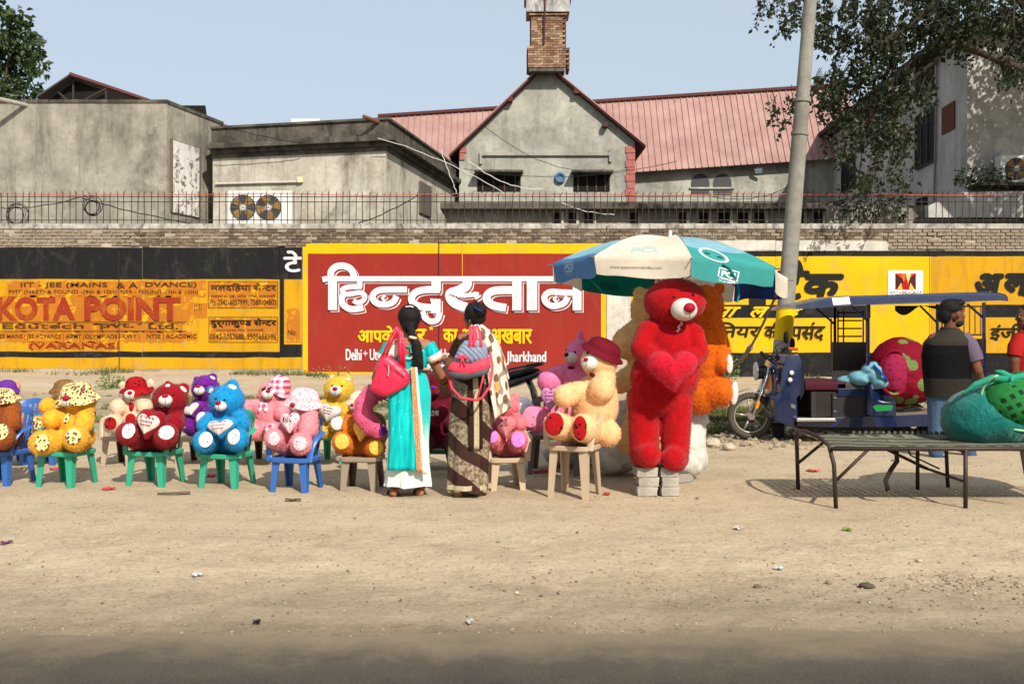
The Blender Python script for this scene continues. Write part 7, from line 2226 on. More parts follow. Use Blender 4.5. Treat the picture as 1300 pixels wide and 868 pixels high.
def red_bag():
    Y = 7.93; W = lambda x, y, d=0: P(x, y, Y + d)
    base = W(495, 503, 0); t = thing('handbag', 'bright red tote bag hanging from the shoulder of the woman in turquoise', 'handbag', base); off = -base
    m = N('red_leatherette'); m.bump(m.math('ADD', m.noise(5, 4, .6, dist=1.5), m.math('MULTIPLY', m.noise(120, 2), .1)), .6, .03); m.done(m.mix(m.noise(5, 3), S(196, 24, 58), S(222, 40, 76)), .38)
    out = [(483, 452), (492, 451), (507, 462), (519, 474), (519.5, 486), (517, 489), (492, 503), (487, 503.5), (471, 496), (470, 493), (476, 475)]
    n = len(out); cx = sum(p[0] for p in out) / n; cy = sum(p[1] for p in out) / n
    rings = []
    for s, d in ((.0, -.075), (.6, -.07), (.93, -.055), (1.0, -.02), (1.0, .03), (.93, .06), (.5, .065), (0, .065)):
        rings.append([W(cx + (x - cx) * max(s, .02), cy + (y - cy) * max(s, .02), d) for x, y in out])
    mb = MB(); mb.loft(rings)
    me = mb.mesh('b'); bm = bmesh.new(); bm.from_mesh(me); bmesh.ops.recalc_face_normals(bm, faces=bm.faces); bmesh.ops.subdivide_edges(bm, edges=bm.edges, cuts=1, smooth=.4, use_grid_fill=True); bm.to_mesh(me); bm.free()
    o = link(me, 'bag_body', m.m, t, True); o.location = off
    for k, pts in enumerate((((484, 455), (492, 436), (498, 423), (503, 416), (507, 423), (508, 440), (509, 464)), ((489, 455), (496, 437), (501, 424), (505, 417), (510, 424), (512, 442), (513, 467)))):
        mb = MB(); dd = [-.03, -.05, -.06, .0, -.04, -.05, -.03]; q = [W(*p, d + .02 * k) for p, d in zip(pts, dd)]
        mb.tube(q, .013, 6, flat=(1.4, .5)); o = mb.build('handle', m.m, t, True); o.location = off
    mb = MB(); mb.tube([W(488, 462, -.085), W(500, 468, -.088), W(514, 479, -.08)], .004, 5); o = mb.build('zip', m_plain('bag_zip', S(140, 20, 40), .5), t); o.location = off
    mb = MB(); mb.tube([W(493, 464, -.10), W(493.5, 470, -.10), W(492.5, 477, -.098)], .006, 6); o = mb.build('charm', m_plain('silver_charm', S(210, 204, 200), .25, .7), t); o.location = off
red_bag()

def woman_brown():
    Y = 8.1; base = Vector((P(598, 0, Y).x, Y, 0)); off = -base; W = lambda x, y, d=0: P(x, y, Y + d)
    t = thing('person', 'woman seen from behind in brown and silver sari with printed dupatta and grey pink bag', 'woman', base)
    mb = MB()
    head(mb, W(601, 401, .03), (-.75, .62, -.12), .088)
    chain(mb, [W(604, 410, .0), W(603, 420, .0), W(603, 428, .0)], [.050, .048, .060])
    chain(mb, [W(588, 432, .02), W(604, 430, .0), W(622, 434, .02)], [.058, .08, .055])
    mb.ell(W(604, 450, .02), (.155, .10, .16), 16, 12); mb.ell(W(603, 475, .02), (.14, .10, .16), 16, 12)
    chain(mb, [W(587, 434, .02), W(578, 450, .06), W(571, 461, .10)], [.052, .046, .040]); chain(mb, [W(571, 461, .10), W(566, 458, .22), W(564, 456, .30)], [.038, .030, .025])
    hand(mb, W(564, 456, .30), (-.3, .9, .1), (.6, 0, -.8), .15, .6, 1)
    chain(mb, [W(622, 436, .02), W(631, 458, .05), W(636, 480, .08)], [.052, .044, .038]); chain(mb, [W(636, 480, .08), W(640, 497, .13), W(641, 503, .15)], [.034, .027, .024])
    hand(mb, W(641, 504, .16), (.05, .45, -.9), (-.7, .5, 0), .15, .5, -1)
    for x, d in ((582, -.02), (608, .04)):
        chain(mb, [W(601 + (x - 595) * .45, 492, .03), W(599 + (x - 595) * .7, 550, .03), W(x + 3, 608, d + .02), W(x + 1, 622, d)], [.11, .075, .042, .036]); chain(mb, [W(x, 627, d - .03), W(x - 4, 628, d + .09), W(x - 5, 629, d + .15)], [.036, .033, .026])
    o = link(remeshed(mb, .0055, 3), 'body', M_skin.m, t, True); o.location = off
    mb = MB(); mb.ell(W(603.5, 397, .0), (.088, .098, .092), 22, 16); mb.ell(W(606, 403, -.03), (.07, .055, .06), 16, 12); mb.ell(W(610, 393, -.085), (.050, .045, .052), 16, 12); mb.ell(W(607, 408, -.045), (.04, .03, .04))
    o = link(add_fur(remeshed(mb, .007, 2), 3000, .014, .002, 1.0, 6, .4), 'hair', M_hair, t, True); o.location = off
    mb = MB(); mb.torus(W(609, 392, -.085), (.4, -.3, 1), .042, .010, 22, 8); o = mb.build('hair_band', m_plain('navy_band', S(34, 40, 96), .5), t, True); o.location = off
    mb = MB(); mb.torus(W(597.5, 407.5, -.055), (1, -1, 0), .012, .003, 14, 5); o = mb.build('earring', m_plain('earring_gold', S(200, 160, 80), .3, .8), t, True); o.location = off
    # brown silver sari
    m = N('brown_sari'); w = m.n('TexWave'); w.bands_direction = 'DIAGONAL'; w.inputs['Scale'].default_value = 1.7; w.inputs['Distortion'].default_value = 2.6; w.inputs['Detail'].default_value = 1; w.inputs['Phase Offset'].default_value = 1.2
    m.l(m.coord((1.0, .3, 1.3)), w.inputs[0])
    sil = m.mix(m.step(m.noise(34, 5, .8), .42, .62), S(88, 70, 54), S(168, 152, 126)); brn = m.mix(m.noise(12, 3), S(44, 26, 22), S(64, 40, 32))
    m.bump(m.noise(3, 6, .7, m.coord((16, 16, 3))), .35, .03)
    m.done(m.mix(m.step(w.outputs['Fac'], .40, .44), brn, sil), .5); MS = m.m
    dk = m_plain('dark_brown_cloth', S(48, 30, 26), .7, bump=.3); mz = m_spots('zari', S(176, 160, 130), S(90, 66, 50), 70, .2, .26)
    o = cloth_mb([(430, 603, 22, .085, .02, 0), (437, 603, 25, .11, .02, .01), (455, 603, 24, .115, .02, .01), (474, 603, 22, .115, .02, .01)], Y, nf=5, seed=3).build('blouse', dk, t, True); o.location = off
    mb = MB(); mb.tube([W(588, 431, .02), W(582, 441, .04), W(577, 450, .065)], [.062, .06, .054], 18, cap=False); o = mb.build('sleeve', dk, t, True); o.location = off
    rows = [(470, 603, 21, .12, .02, .01), (482, 602, 25, .135, .02, .02), (500, 601, 28, .155, .02, .03), (530, 598, 28, .15, .02, .045), (565, 595, 26, .145, .01, .06), (600, 594, 25, .15, .0, .08), (618, 594, 26, .155, .0, .10), (622, 594, 26.5, .16, .0, .11)]
    o = cloth_mb(rows, Y, nf=7, seed=8, hem=.006, twist=1.5).build('sari_skirt', MS, t, True); o.location = off
    o = cloth_mb([(r_[0], r_[1], r_[2] + .7, r_[3] + .004, r_[4], r_[5]) for r_ in [(613, 594, 26, .155, .0, .095), (619, 594, 26.4, .158, .0, .10)]], Y, nf=7, seed=8).build('sari_hem_border', mz, t, True); o.location = off
    for x0, x1, nm, mt in ((594, 600, 'dark_pleat', dk), (607, 611, 'dark_pleat', dk), (600, 607, 'silver_pleat', mz)):
        g = []
        for i in range(21):
            v = i / 20; g.append([W(x0 + (x1 - x0) * u + 1.5 * math.sin(2 * v), 478 + 92 * v, -.145 - .014 * math.sin(v * 3.1) + .004 * math.sin(9 * u + x0)) for u in np.linspace(0, 1, 6)])
        o = sheet(g, .005).build(nm, mt, t, True); o.location = off
    # printed dupatta over the right shoulder
    m = N('leaf_print_dupatta'); v1 = m.voro(12, m.coord((1, 1, .7))); c = m.mix(m.step(v1, .30, .36), S(112, 84, 64), S(214, 198, 180))
    v2 = m.voro(6, m.coord((1.2, 1, .9), rot=(.3, 1, .2))); c = m.mix(m.step(v2, .20, .24), S(222, 150, 84), c)
    w = m.n('TexWave'); w.inputs['Scale'].default_value = 3; w.inputs['Distortion'].default_value = 9; m.l(m.tc.outputs['Object'], w.inputs[0]); c = m.mix(m.math('MULTIPLY', m.step(w.outputs['Fac'], .9, .96), .7), c, S(90, 66, 52))
    m.bump(m.noise(3, 6, .7, m.coord((18, 18, 2))), .35, .03); m.done(c, .8); MD = m.m
    a = [(594, 413), (600, 420), (606, 434), (616, 452), (619, 475), (622, 500), (626, 520), (628, 532)]; b = [(612, 412), (622, 420), (632, 434), (638, 455), (643, 478), (647, 500), (649, 515), (646, 519)]
    g = []
    for i in range(31):
        v = i / 30; s = v * 7; q = min(int(s), 6); f = s - q
        A = (a[q][0] * (1 - f) + a[q + 1][0] * f, a[q][1] * (1 - f) + a[q + 1][1] * f); B = (b[q][0] * (1 - f) + b[q + 1][0] * f, b[q][1] * (1 - f) + b[q + 1][1] * f)
        row = []
        for j in range(17):
            u = j / 16; row.append(W(A[0] + (B[0] - A[0]) * u, A[1] + (B[1] - A[1]) * u, -.10 - .055 * math.sin(math.pi * (.25 + .6 * u)) * (1 if v < .5 else 1 - .3 * v) - .012 * math.sin(16 * u + 2 * v) + (.10 * u * u) + .03 * v))
        g.append(row)
    o = sheet(g, .006).build('dupatta', MD, t, True); o.location = off
    mb = MB(); mb.ell(W(610, 428, .01), (.115, .10, .075), 20, 12); mb.ell(W(620, 436, .01), (.06, .07, .07), 16, 10); o = link(remeshed(mb, .009, 3), 'dupatta_shoulder', MD, t, True); o.location = off
    # cloth draped over the forearm side
    mb = MB(); mb.tube([W(622, 434, .02), W(632, 458, .05), W(638, 482, .09)], [.068, .062, .058], 18, cap=False); o = mb.build('dupatta_sleeve', MD, t, True); o.location = off
    # sandals
    for x, d in ((582, -.02), (608, .04)):
        mb = MB(); mb.ell(W(x - 3, 630.8, d + .05), (.045, .13, .016), 20, 8); o = mb.build('sandal', m_plain('brown_sandal', S(90, 46, 38), .6), t, True); o.location = off
woman_brown()

def grey_bag():
    Y = 7.88; W = lambda x, y, d=0: P(x, y, Y + d)
    base = W(597, 480, 0); t = thing('shoulder_bag', 'quilted grey shoulder bag with coral pink base and straps on the woman in brown', 'bag', base); off = -base
    mg = N('denim_grey'); w1 = mg.n('TexWave'); w1.bands_direction = 'DIAGONAL'; w1.inputs['Scale'].default_value = 14; mg.l(mg.coord(), w1.inputs[0]); mg.bump(w1.outputs['Fac'], .5, .01); mg.done(mg.mix(mg.noise(20, 4), S(104, 116, 138), S(142, 152, 170)), .8)
    mp = m_plain('coral_leather', S(214, 62, 84), .5, bump=.15); mk = m_plain('grey_base', S(82, 82, 88), .7)
    def body(out, dep, mat, nm):
        n = len(out); cx = sum(p[0] for p in out) / n; cy = sum(p[1] for p in out) / n; rings = []
        for s, d in ((.02, -dep), (.6, -dep * .97), (.93, -dep * .75), (1.0, -dep * .25), (1.0, dep * .4), (.93, dep * .8), (.02, dep * .85)):
            rings.append([W(cx + (x - cx) * s, cy + (y - cy) * s, d) for x, y in out])
        mb = MB(); mb.loft(rings); o = mb.build(nm, mat, t, True); o.location = off
    body([(583, 440), (590, 432), (600, 430), (610, 431), (618, 440), (621, 456), (600, 462), (575, 461), (577, 452)], .085, mg.m, 'bag_body')
    body([(574, 459), (598, 461), (621, 452), (623, 466), (615, 474), (590, 479), (572, 474), (567, 468)], .092, mp, 'bag_panel')
    body([(567, 471), (590, 476), (616, 470), (623, 466), (618, 476), (592, 482), (572, 480)], .095, mk, 'bag_bottom')
    for k, pts in enumerate((((596, 440), (598, 425), (597, 416), (601, 414), (604, 422), (606, 440)), ((601, 440), (603, 425), (602, 416), (606, 414), (609, 422), (611, 440)))):
        mb = MB(); mb.tube([W(*p, d) for p, d in zip(pts, (-.085, -.06, -.02, .03, -.03, -.08))], .012, 6, flat=(1.3, .5)); o = mb.build('handle', mp, t, True); o.location = off
    mb = MB(); mb.tube([W(*p, d) for p, d in (((622, 447), -.02), ((625, 465), -.06), ((622, 490), -.09), ((612, 505), -.10), ((605, 508), -.10), ((585, 505), -.09), ((573, 492), -.06), ((570, 478), -.02))], .009, 6, flat=(1.3, .5)); o = mb.build('long_strap', mp, t, True); o.location = off
    mb = MB(); mb.tube([W(606, 506, -.10), W(611, 488, -.10), W(614, 476, -.095)], .007, 6); o = mb.build('strap_tail', mp, t, True); o.location = off
    for s in (-1, 1):
        mb = MB(); mb.ell(W(587 + 3.4 * s, 453, -.095), (.024, .012, .016), 12, 8, rot=Euler((0, .5 * s, 0))); mb.tube([W(587, 453, -.10), W(587 + 3 * s, 465, -.10)], .006, 5); o = mb.build('bow', mp, t, True); o.location = off
grey_bag()

def man_vest():
    Y = 10.5; base = Vector((P(1206, 0, Y).x, Y, 0)); off = -base; W = lambda x, y, d=0: P(x, y, Y + d)
    t = thing('person', 'bearded man in dark sleeveless vest, purple grey T-shirt and jeans beside the rickshaw', 'man', base)
    mb = MB(); c = W(1211, 398, .0)
    head(mb, c, (1, .25, -.05), .112)
    chain(mb, [W(1207, 406), W(1206, 416), W(1205, 424)], [.066, .064, .075])
    chain(mb, [W(1186, 432), W(1205, 428), W(1224, 434)], [.075, .10, .075])
    mb.ell(W(1204, 455), (.23, .16, .24), 16, 12); mb.ell(W(1204, 480), (.21, .15, .2), 16, 12)
    chain(mb, [W(1228, 438, -.04), W(1236, 456, -.08), W(1241, 470, -.10)], [.072, .062, .052]); chain(mb, [W(1241, 470, -.10), W(1246, 484, .02), W(1243, 492, .10)], [.050, .040, .030])
    hand(mb, W(1242, 493, .11), (-.2, .6, -.6), (-1, 0, 0), .17, .9)
    chain(mb, [W(1184, 438, .06), W(1180, 460, .08), W(1182, 482, .04)], [.070, .060, .050]); chain(mb, [W(1182, 482, .04), W(1192, 494, -.0)], [.044, .032]); hand(mb, W(1193, 495), (.7, 0, -.5), (0, -1, -.3), .16, .9)
    o = link(remeshed(mb, .008, 3), 'body', M_skind.m, t, True); o.location = off; face_bits(t, off, c, (1, .25, -.05), .112)
    mb = MB(); mb.ell(W(1207, 391), (.118, .104, .098), 20, 14); mb.ell(W(1200, 399), (.075, .085, .10), 16, 12); mb.ell(W(1216, 384.5), (.070, .08, .035)); o = link(add_fur(remeshed(mb, .009, 2), 3000, .016, .004, seed=4), 'hair', M_hair, t, True); o.location = off
    mb = MB(); mb.ell(W(1215, 410.5), (.062, .070, .042)); mb.ell(W(1219, 408.5), (.035, .05, .030)); mb.ell(W(1208, 405), (.03, .088, .05)); o = link(remeshed(mb, .008, 2), 'beard', M_hair, t, True); o.location = off
    m = N('panelled_vest'); sx = m.n('SeparateXYZ'); m.l(m.tc.outputs['Object'], sx.inputs[0])
    c = m.ramp(m.math('ADD', m.math('MULTIPLY', sx.outputs[2], .5), m.math('MULTIPLY', m.noise(3, 2), .02)), [(.0, S(38, 33, 28)), (.425, S(7, 7, 8)), (.60, S(46, 41, 34))], 'CONSTANT'); m.bump(m.noise(9, 5, .6), .4, .03); m.done(c, .8)
    rows = [(418, 1206, 12, .10, .0, 0), (424, 1205, 20, .13, .0, 0), (432, 1204, 29, .17, .0, .01), (450, 1202, 31.5, .185, .0, .01), (470, 1202, 30, .18, .0, .02), (495, 1203, 28.5, .18, .0, .02), (503, 1203, 28.5, .18, .0, .03)]
    o = cloth_mb(rows, Y, nf=5, seed=4).build('vest', m.m, t, True); o.location = off
    ts = m_plain('purple_grey_cotton', S(92, 80, 96), .9, bump=.3, bscale=14)
    mb = MB(); mb.tube([W(1220, 428, -.02), W(1229, 438, -.05), W(1235, 450, -.075), W(1238, 458, -.085)], [.085, .098, .092, .086], 20, cap=False); mb.ell(W(1222, 430, -.02), (.09, .10, .07)); o = mb.build('sleeve', ts, t, True); o.location = off
    mb = MB(); mb.tube([W(1190, 429, .03), W(1182, 440, .06), W(1180, 455, .075)], [.08, .092, .08], 20, cap=False); o = mb.build('sleeve', ts, t, True); o.location = off
    mb = MB(); mb.torus(W(1206, 418), (0.1, 0, 1), .082, .02, 20, 8); o = mb.build('collar', m.m, t, True); o.location = off
    mj = N('denim'); mj.bump(mj.noise(8, 6, .7), .5, .03); mj.done(mj.mix(mj.noise(5, 5, .7), S(40, 58, 82), S(84, 108, 136)), .85)
    mb = MB(); chain(mb, [W(1192, 505), W(1190, 540), W(1188, 574)], [.125, .098, .078]); chain(mb, [W(1214, 505), W(1222, 540, .1), W(1230, 574, .15)], [.125, .098, .078]); mb.ell(W(1203, 500), (.21, .165, .13), 16, 12)
    o = link(remeshed(mb, .014, 3), 'jeans', mj.m, t, True); o.location = off
    for x, d in ((1190, -.0), (1234, .15)):
        mb = MB(); chain(mb, [W(x - 2, 581, d), W(x + 8, 584, d), W(x + 18, 585.5, d - .01)], [.058, .050, .038]); o = link(remeshed(mb, .009, 3), 'shoe', m_plain('navy_shoe', S(40, 52, 74), .7), t, True); o.location = off
    # second man, mostly outside the frame
    Y = 11.0; base = Vector((P(1308, 0, Y).x, Y, 0)); off = -base; W2 = lambda x, y, d=0: P(x, y, Y + d)
    t = thing('person', 'man in a red T-shirt partly cut off by the edge of the frame', 'man', base)
    mb = MB(); c = W2(1303, 402); head(mb, c, (-1, .1, -.05), .108)
    chain(mb, [W2(1306, 410), W2(1308, 424)], [.064, .07]); chain(mb, [W2(1293, 432), W2(1308, 428), W2(1326, 432)], [.07, .09, .07]); mb.ell(W2(1308, 458), (.19, .15, .26), 16, 12)
    chain(mb, [W2(1292, 438, -.05), W2(1288, 458, -.08), W2(1288, 474, -.06)], [.065, .056, .048]); chain(mb, [W2(1288, 474, -.06), W2(1286, 492, -.2)], [.045, .032]); hand(mb, W2(1286, 493, -.21), (-.3, -.7, -.5), (0, 0, -1), .16, .6)
    o = link(remeshed(mb, .009, 3), 'body', M_skind.m, t, True); o.location = off; face_bits(t, off, c, (-1, .1, -.05), .108)
    mb = MB(); mb.ell(W2(1307, 396), (.11, .10, .095), 18, 12); mb.ell(W2(1312, 402), (.07, .08, .08)); o = link(add_fur(remeshed(mb, .010, 2), 1500, .014, .004, seed=6), 'hair', M_hair, t, True); o.location = off
    rd = m_plain('red_cotton', S(150, 28, 26), .85, bump=.35, bscale=10)
    o = cloth_mb([(420, 1308, 12, .10, 0, 0), (428, 1308, 20, .14, 0, .01), (445, 1308, 24, .165, 0, .02), (480, 1308, 24, .17, 0, .03), (506, 1308, 25, .175, 0, .04)], Y, nf=5, seed=9).build('t_shirt', rd, t, True); o.location = off
    mb = MB(); mb.tube([W2(1296, 428, -.02), W2(1290, 440, -.06), W2(1288, 452, -.075)], [.08, .088, .08], 18, cap=False); o = mb.build('sleeve', rd, t, True); o.location = off
    mb = MB()
    for x in (1299, 1318): chain(mb, [W2(x, 505), W2(x, 540), W2(x, 571)], [.12, .095, .075])
    o = link(remeshed(mb, .016, 3), 'trousers', m_plain('dark_trousers', S(52, 50, 56), .85), t, True); o.location = off
    for x in (1297, 1316):
        mb = MB(); chain(mb, [W2(x + 2, 574), W2(x - 12, 576.5)], [.05, .04]); o = link(remeshed(mb, .010, 3), 'shoe', m_plain('red_shoe', S(130, 50, 50), .7), t, True); o.location = off
man_vest()
# ------------------------------------------------------------------ electric rickshaw
M_navy = N('navy_enamel')
M_navy.bump(M_navy.noise(14, 4), .06, .01)
M_navy.done(M_navy.mix(M_navy.math('MULTIPLY', M_navy.step(M_navy.noise(9, 6, .8), .52, .68), .45), S(5, 22, 60), S(44, 50, 60)), .22, 0.0, Coat_Weight=.5)
M_blk = m_plain('black_rubber', S(30, 29, 28), .8, var=.3)
M_tyre = m_plain('dusty_tyre', S(74, 68, 60), .9, var=.35, scale=14, bump=.4)
M_chrome = m_plain('chrome', S(200, 200, 200), .18, 1.0)
M_dkmetal = m_plain('dark_frame_metal', S(38, 34, 32), .6, .3, .3)
M_seatbox = m_plain('grey_brown_box', S(44, 39, 35), .8, var=.25)

def wheel(t, off, c, r, w, axis=(0, 1, 0), spokes=5, tyre=None, rim=None, name='front_wheel'):
    root = MB(); root.torus(c, axis, r - w * .45, w * .45, 36, 10); 
    wt = root.build(name, tyre or M_tyre, t, True); wt.location = off
    ax = Vector(axis).normalized(); u = ax.orthogonal().normalized(); v = ax.cross(u)
    mb = MB(); mb.torus(c, axis, r - w * .98, w * .14, 32, 8)
    for i in range(spokes):
        a = 2 * math.pi * i / spokes + .3; d = u * math.cos(a) + v * math.sin(a)
        mb.tube([Vector(c) + d * .03, Vector(c) + d * (r - w * .98)], [.018, .012], 6)
    mb.build('rim', rim or m_plain('alloy_rim', S(150, 142, 130), .4, .5), wt, True)
    mb = MB(); mb.disc(c, axis, .045, w * 1.1, 16); mb.build('hub', M_chrome, wt, 'auto')
    mb = MB()
    for i in range(44):
        a = 2 * math.pi * i / 44; d = u * math.cos(a) + v * math.sin(a)
        for s in (-.5, .5):
            p = Vector(c) + d * (r - .004) + ax * w * .22 * s; mb.tube([p, p + d * .008], [.011, .008], 4)
    o = mb.build('tread', M_blk, wt); o['kind'] = 'stuff'
    return wt

def rickshaw():
    Y0 = 11.7; base = Vector((P(1080, 0, Y0 + .4).x, Y0 + .45, 0)); off = -base; k = Y0 / F
    t = thing('electric_rickshaw', 'navy blue electric rickshaw with canopy roof and round headlight parked by the pole', 'rickshaw', base)
    W = lambda x, y, d=0: P(x, y, Y0 + d)
    D = .92                                    # body depth away from the camera
    def part(mb, nm, mat, par=None, sm=False, bevel=0, lab=None):
        o = mb.build(nm, mat, par or t, sm, bevel=bevel)
        if par is None: o.location = off
        if lab: o['label'] = lab
        return o
    def slab(pts, d0, d1, mb=None):
        mb = mb or MB(); mb.prism([W(x, y, d0) * 1.0 for x, y in pts], (0, d1 - d0, 0)); return mb
    mid = D / 2
    zg = lambda y: y
    # front wheel
    wc = W(953, 534, mid); wc.z = .285; wheel(t, off, wc, .285, .085)
    mb = MB(); pts = [Vector((wc.x + .325 * math.cos(a), wc.y, wc.z + .325 * math.sin(a))) for a in np.linspace(R(160), R(-5), 16)]; mb.tube(pts, .05, 8, flat=(1.1, .15)); part(mb, 'mudguard', m_plain('dusty_chrome', S(150, 148, 144), .3, .8), sm=True)
    # forks, springs
    for s in (-.075, .075):
        a = W(977, 466, mid + s); b = wc + Vector((.02, s, .02))
        mb = MB(); mb.tube([a, b], [.024, .020], 10); part(mb, 'fork', M_chrome, sm=True)
        mb = MB()
        for i in range(9): mb.torus(a.lerp(b, .22 + .045 * i), (b - a), .034, .007, 16, 6)
        o = part(mb, 'fork_spring', M_chrome, sm=True)
        mb = MB(); mb.tube([a.lerp(b, .72) + Vector((0, -.02 if s < 0 else .02, 0)), a.lerp(b, .86) + Vector((0, -.02 if s < 0 else .02, 0))], .022, 8); part(mb, 'amber_reflector', m_plain('amber', S(216, 130, 20), .4))
    mb = MB(); mb.tube([W(980, 455, mid), W(985, 447, mid)], .035, 10); part(mb, 'steering_head', M_dkmetal)
    mb = MB(); mb.tube([W(985, 450, .08), W(972, 452, .14), W(978, 458, .3), W(978, 458, mid + .2), W(972, 452, D - .1), W(985, 450, D)], .014, 8); hb = part(mb, 'handlebar', M_dkmetal, sm=True)
    for a, b in (((966, 447, .10), (974, 455, .14)), ((966, 447, D - .1), (974, 455, D - .14))):
        mb = MB(); mb.tube([W(*a), W(*b)], .022, 8); mb.build('grip', M_blk, hb)
    # headlight
    mb = MB(); c = W(961, 471, mid - .02); mb.tube([c + Vector((.13, 0, 0)), c + Vector((.08, 0, 0)), c + Vector((-.01, 0, 0))], [.05, .09, .105], 20); h = part(mb, 'headlight', M_blk, sm='auto')
    mb = MB(); mb.torus(c + Vector((-.012, 0, 0)), (1, 0, 0), .10, .014, 24, 8); mb.build('bezel', M_chrome, h, True)
    mb = MB(); mb.ell(c + Vector((-.012, 0, 0)), (.03, .095, .095), 16, 10); mb.build('lens', m_plain('lamp_lens', S(180, 190, 196), .1), h, True)
    # front apron and cowl
    mb = slab([(993, 470), (999, 452), (1014, 449), (1019, 461), (1018, 500), (1012, 505), (1013, 540), (1008, 543), (985, 534), (983, 505), (990, 498)], .02, D - .02); part(mb, 'front_apron', M_navy.m, sm='auto', bevel=.012)
    mb = MB(); mb.ell(W(987, 469, mid), (.10, .20, .13), 18, 12); part(mb, 'cowl', M_navy.m, sm=True)
    mb = slab([(1016, 462), (1021, 464), (1021, 498), (1016, 508)], .05, D - .05); part(mb, 'inner_panel', M_blk)
    for y in (462, 481 - 10 + 2):
        pass
    for (x, y) in ((1005, 473), (1003, 482)):
        mb = MB(); mb.disc(W(x, y, .0), (0, 1, 0), .033, .04, 18); l = part(mb, 'indicator_lamp', M_chrome, sm='auto'); mb = MB(); mb.ell(W(x, y, -.02), (.026, .014, .026), 14, 8); mb.build('lens', m_plain('clear_lens', S(196, 200, 200), .12), l, True)
    mb = slab([(1004, 512), (1010, 514), (1010, 519), (1004, 517)], .0, .03); part(mb, 'reflector', M_chrome)
    # mirrors on bent stalks
    for (x0, y0, x1, y1, d, lab) in ((988, 450, 996, 428, .15, None), (996, 456, 1004, 436, D - .2, None)):
        mb = MB(); mb.tube([W(x0, y0, d), W(x0 - 4, y0 - 10, d), W(x1, y1 + 4, d)], .009, 6); m_ = part(mb, 'mirror', M_dkmetal, sm=True)
        mb = MB(); mb.ell(W(x1 + 2, y1, d), (.03, .05, .075), 14, 10); mb.build('mirror_head', M_blk, m_, True)
    mb = MB(); mb.tube([W(1001, 442.5, .3), W(1013, 443, .28)], .018, 8); part(mb, 'throttle_grip', m_plain('orange_grip', S(180, 80, 50), .6))
    # floor pan, step, chassis rail
    mb = slab([(1008, 532), (1190, 524), (1190, 541), (1075, 543), (1008, 541)], .02, D); part(mb, 'floor_pan', M_navy.m, bevel=.008)
    mb = slab([(1012, 531), (1060, 531), (1062, 534.5), (1012, 535)], -.06, .14); part(mb, 'step_plate', m_plain('worn_aluminium', S(188, 184, 178), .3, .8, .3), bevel=.004)
    mb = slab([(1020, 541), (1188, 538), (1188, 546), (1020, 546)], .2, D - .2); part(mb, 'chassis', M_dkmetal)
    # driver seat box and seat
    mb = slab([(1029, 497), (1103, 497), (1103, 531), (1031, 531)], .06, D - .06); part(mb, 'seat_box', M_seatbox, bevel=.006)
    mb = slab([(1057, 499), (1101, 499), (1101, 530), (1057, 530)], .035, .06); part(mb, 'seat_box_side', m_plain('brown_panel', S(46, 40, 44), .6))
    mb = slab([(1064, 493), (1103, 493), (1103, 503), (1064, 503)], .02, .2); part(mb, 'blue_trim', M_navy.m, bevel=.004)
    mb = slab([(1022, 484), (1075, 484), (1076, 495), (1022, 495)], .04, D - .04); part(mb, 'driver_seat', m_plain('maroon_seat', S(66, 20, 34), .6, var=.3), sm='auto', bevel=.018)
    mb = slab([(1062, 486), (1110, 484), (1112, 496), (1062, 497)], .04, D - .04); part(mb, 'bench_seat', m_plain('grey_seat', S(60, 56, 54), .6), sm='auto', bevel=.016)
    # grey bulkhead behind driver with glass
    mb = slab([(1057, 434), (1100, 434), (1100, 482), (1057, 482)], D - .08, D - .05); part(mb, 'bulkhead', m_plain('smoked_panel', S(46, 42, 40), .35))
    # side panel of the rear seat
    mb = slab([(1104, 489), (1136, 487), (1138, 528), (1104, 529)], .0, .05); sp = part(mb, 'side_panel', M_navy.m, sm='auto', bevel=.012)
    mb = slab([(1106, 487), (1136, 485), (1136, 493), (1106, 494)], -.02, .08); part(mb, 'armrest', m_plain('light_armrest', S(96, 108, 140), .25), sm='auto', bevel=.012)
    mb = slab([(1108, 516), (1112, 514), (1132, 514), (1134, 516), (1132, 521), (1112, 522)], -.006, .01); mb.build('decal', m_plain('green_decal', S(34, 120, 60), .5), sp)
    mb = slab([(1114, 508), (1132, 511), (1120, 511)], -.006, .01); mb.build('decal', m_plain('silver_decal', S(160, 160, 170), .4), sp)
    mb = slab([(1136, 525), (1192, 521), (1192, 530), (1136, 530)], .04, D - .02); part(mb, 'rear_floor', m_plain('dusty_floor', S(112, 98, 82), .9, var=.3))
    # roof: long curved canopy
    prof = [(994, 389, 393), (1004, 386, 393), (1030, 380, 391.5), (1060, 377, 389), (1100, 376, 387), (1160, 374, 385), (1210, 372.5, 384), (1240, 372, 383), (1250, 375, 384)]
    rings = []
    for x, y0, y1 in prof:
        ring = []
        for d, z in ((-.12, 1), (-.115, .45), (-.06, .08), (.1, 0.0), (.46, -.12), (.82, 0), (.98, .08), (1.035, .45), (1.04, 1), (.9, .82), (.46, .72), (.02, .82)):
            a = W(x, y0, mid); b = W(x, y1, mid)
            ring.append(Vector((a.x, Y0 + mid + (d - .46) * 1.0, a.z + (b.z - a.z) * z)))
        rings.append(ring)
    mb = MB(); mb.loft(rings); rf = part(mb, 'roof', M_navy.m, sm='auto')
    s_ = MB(); s_.prism([W(1056, 378, -.115), W(1078, 376.6, -.115), W(1080, 386, -.128), W(1058, 387.5, -.128)], (0, .004, 0)); s_.build('sticker', m_spots('paper_sticker', S(206, 202, 212), S(150, 110, 150), 60, .12, .16), rf)
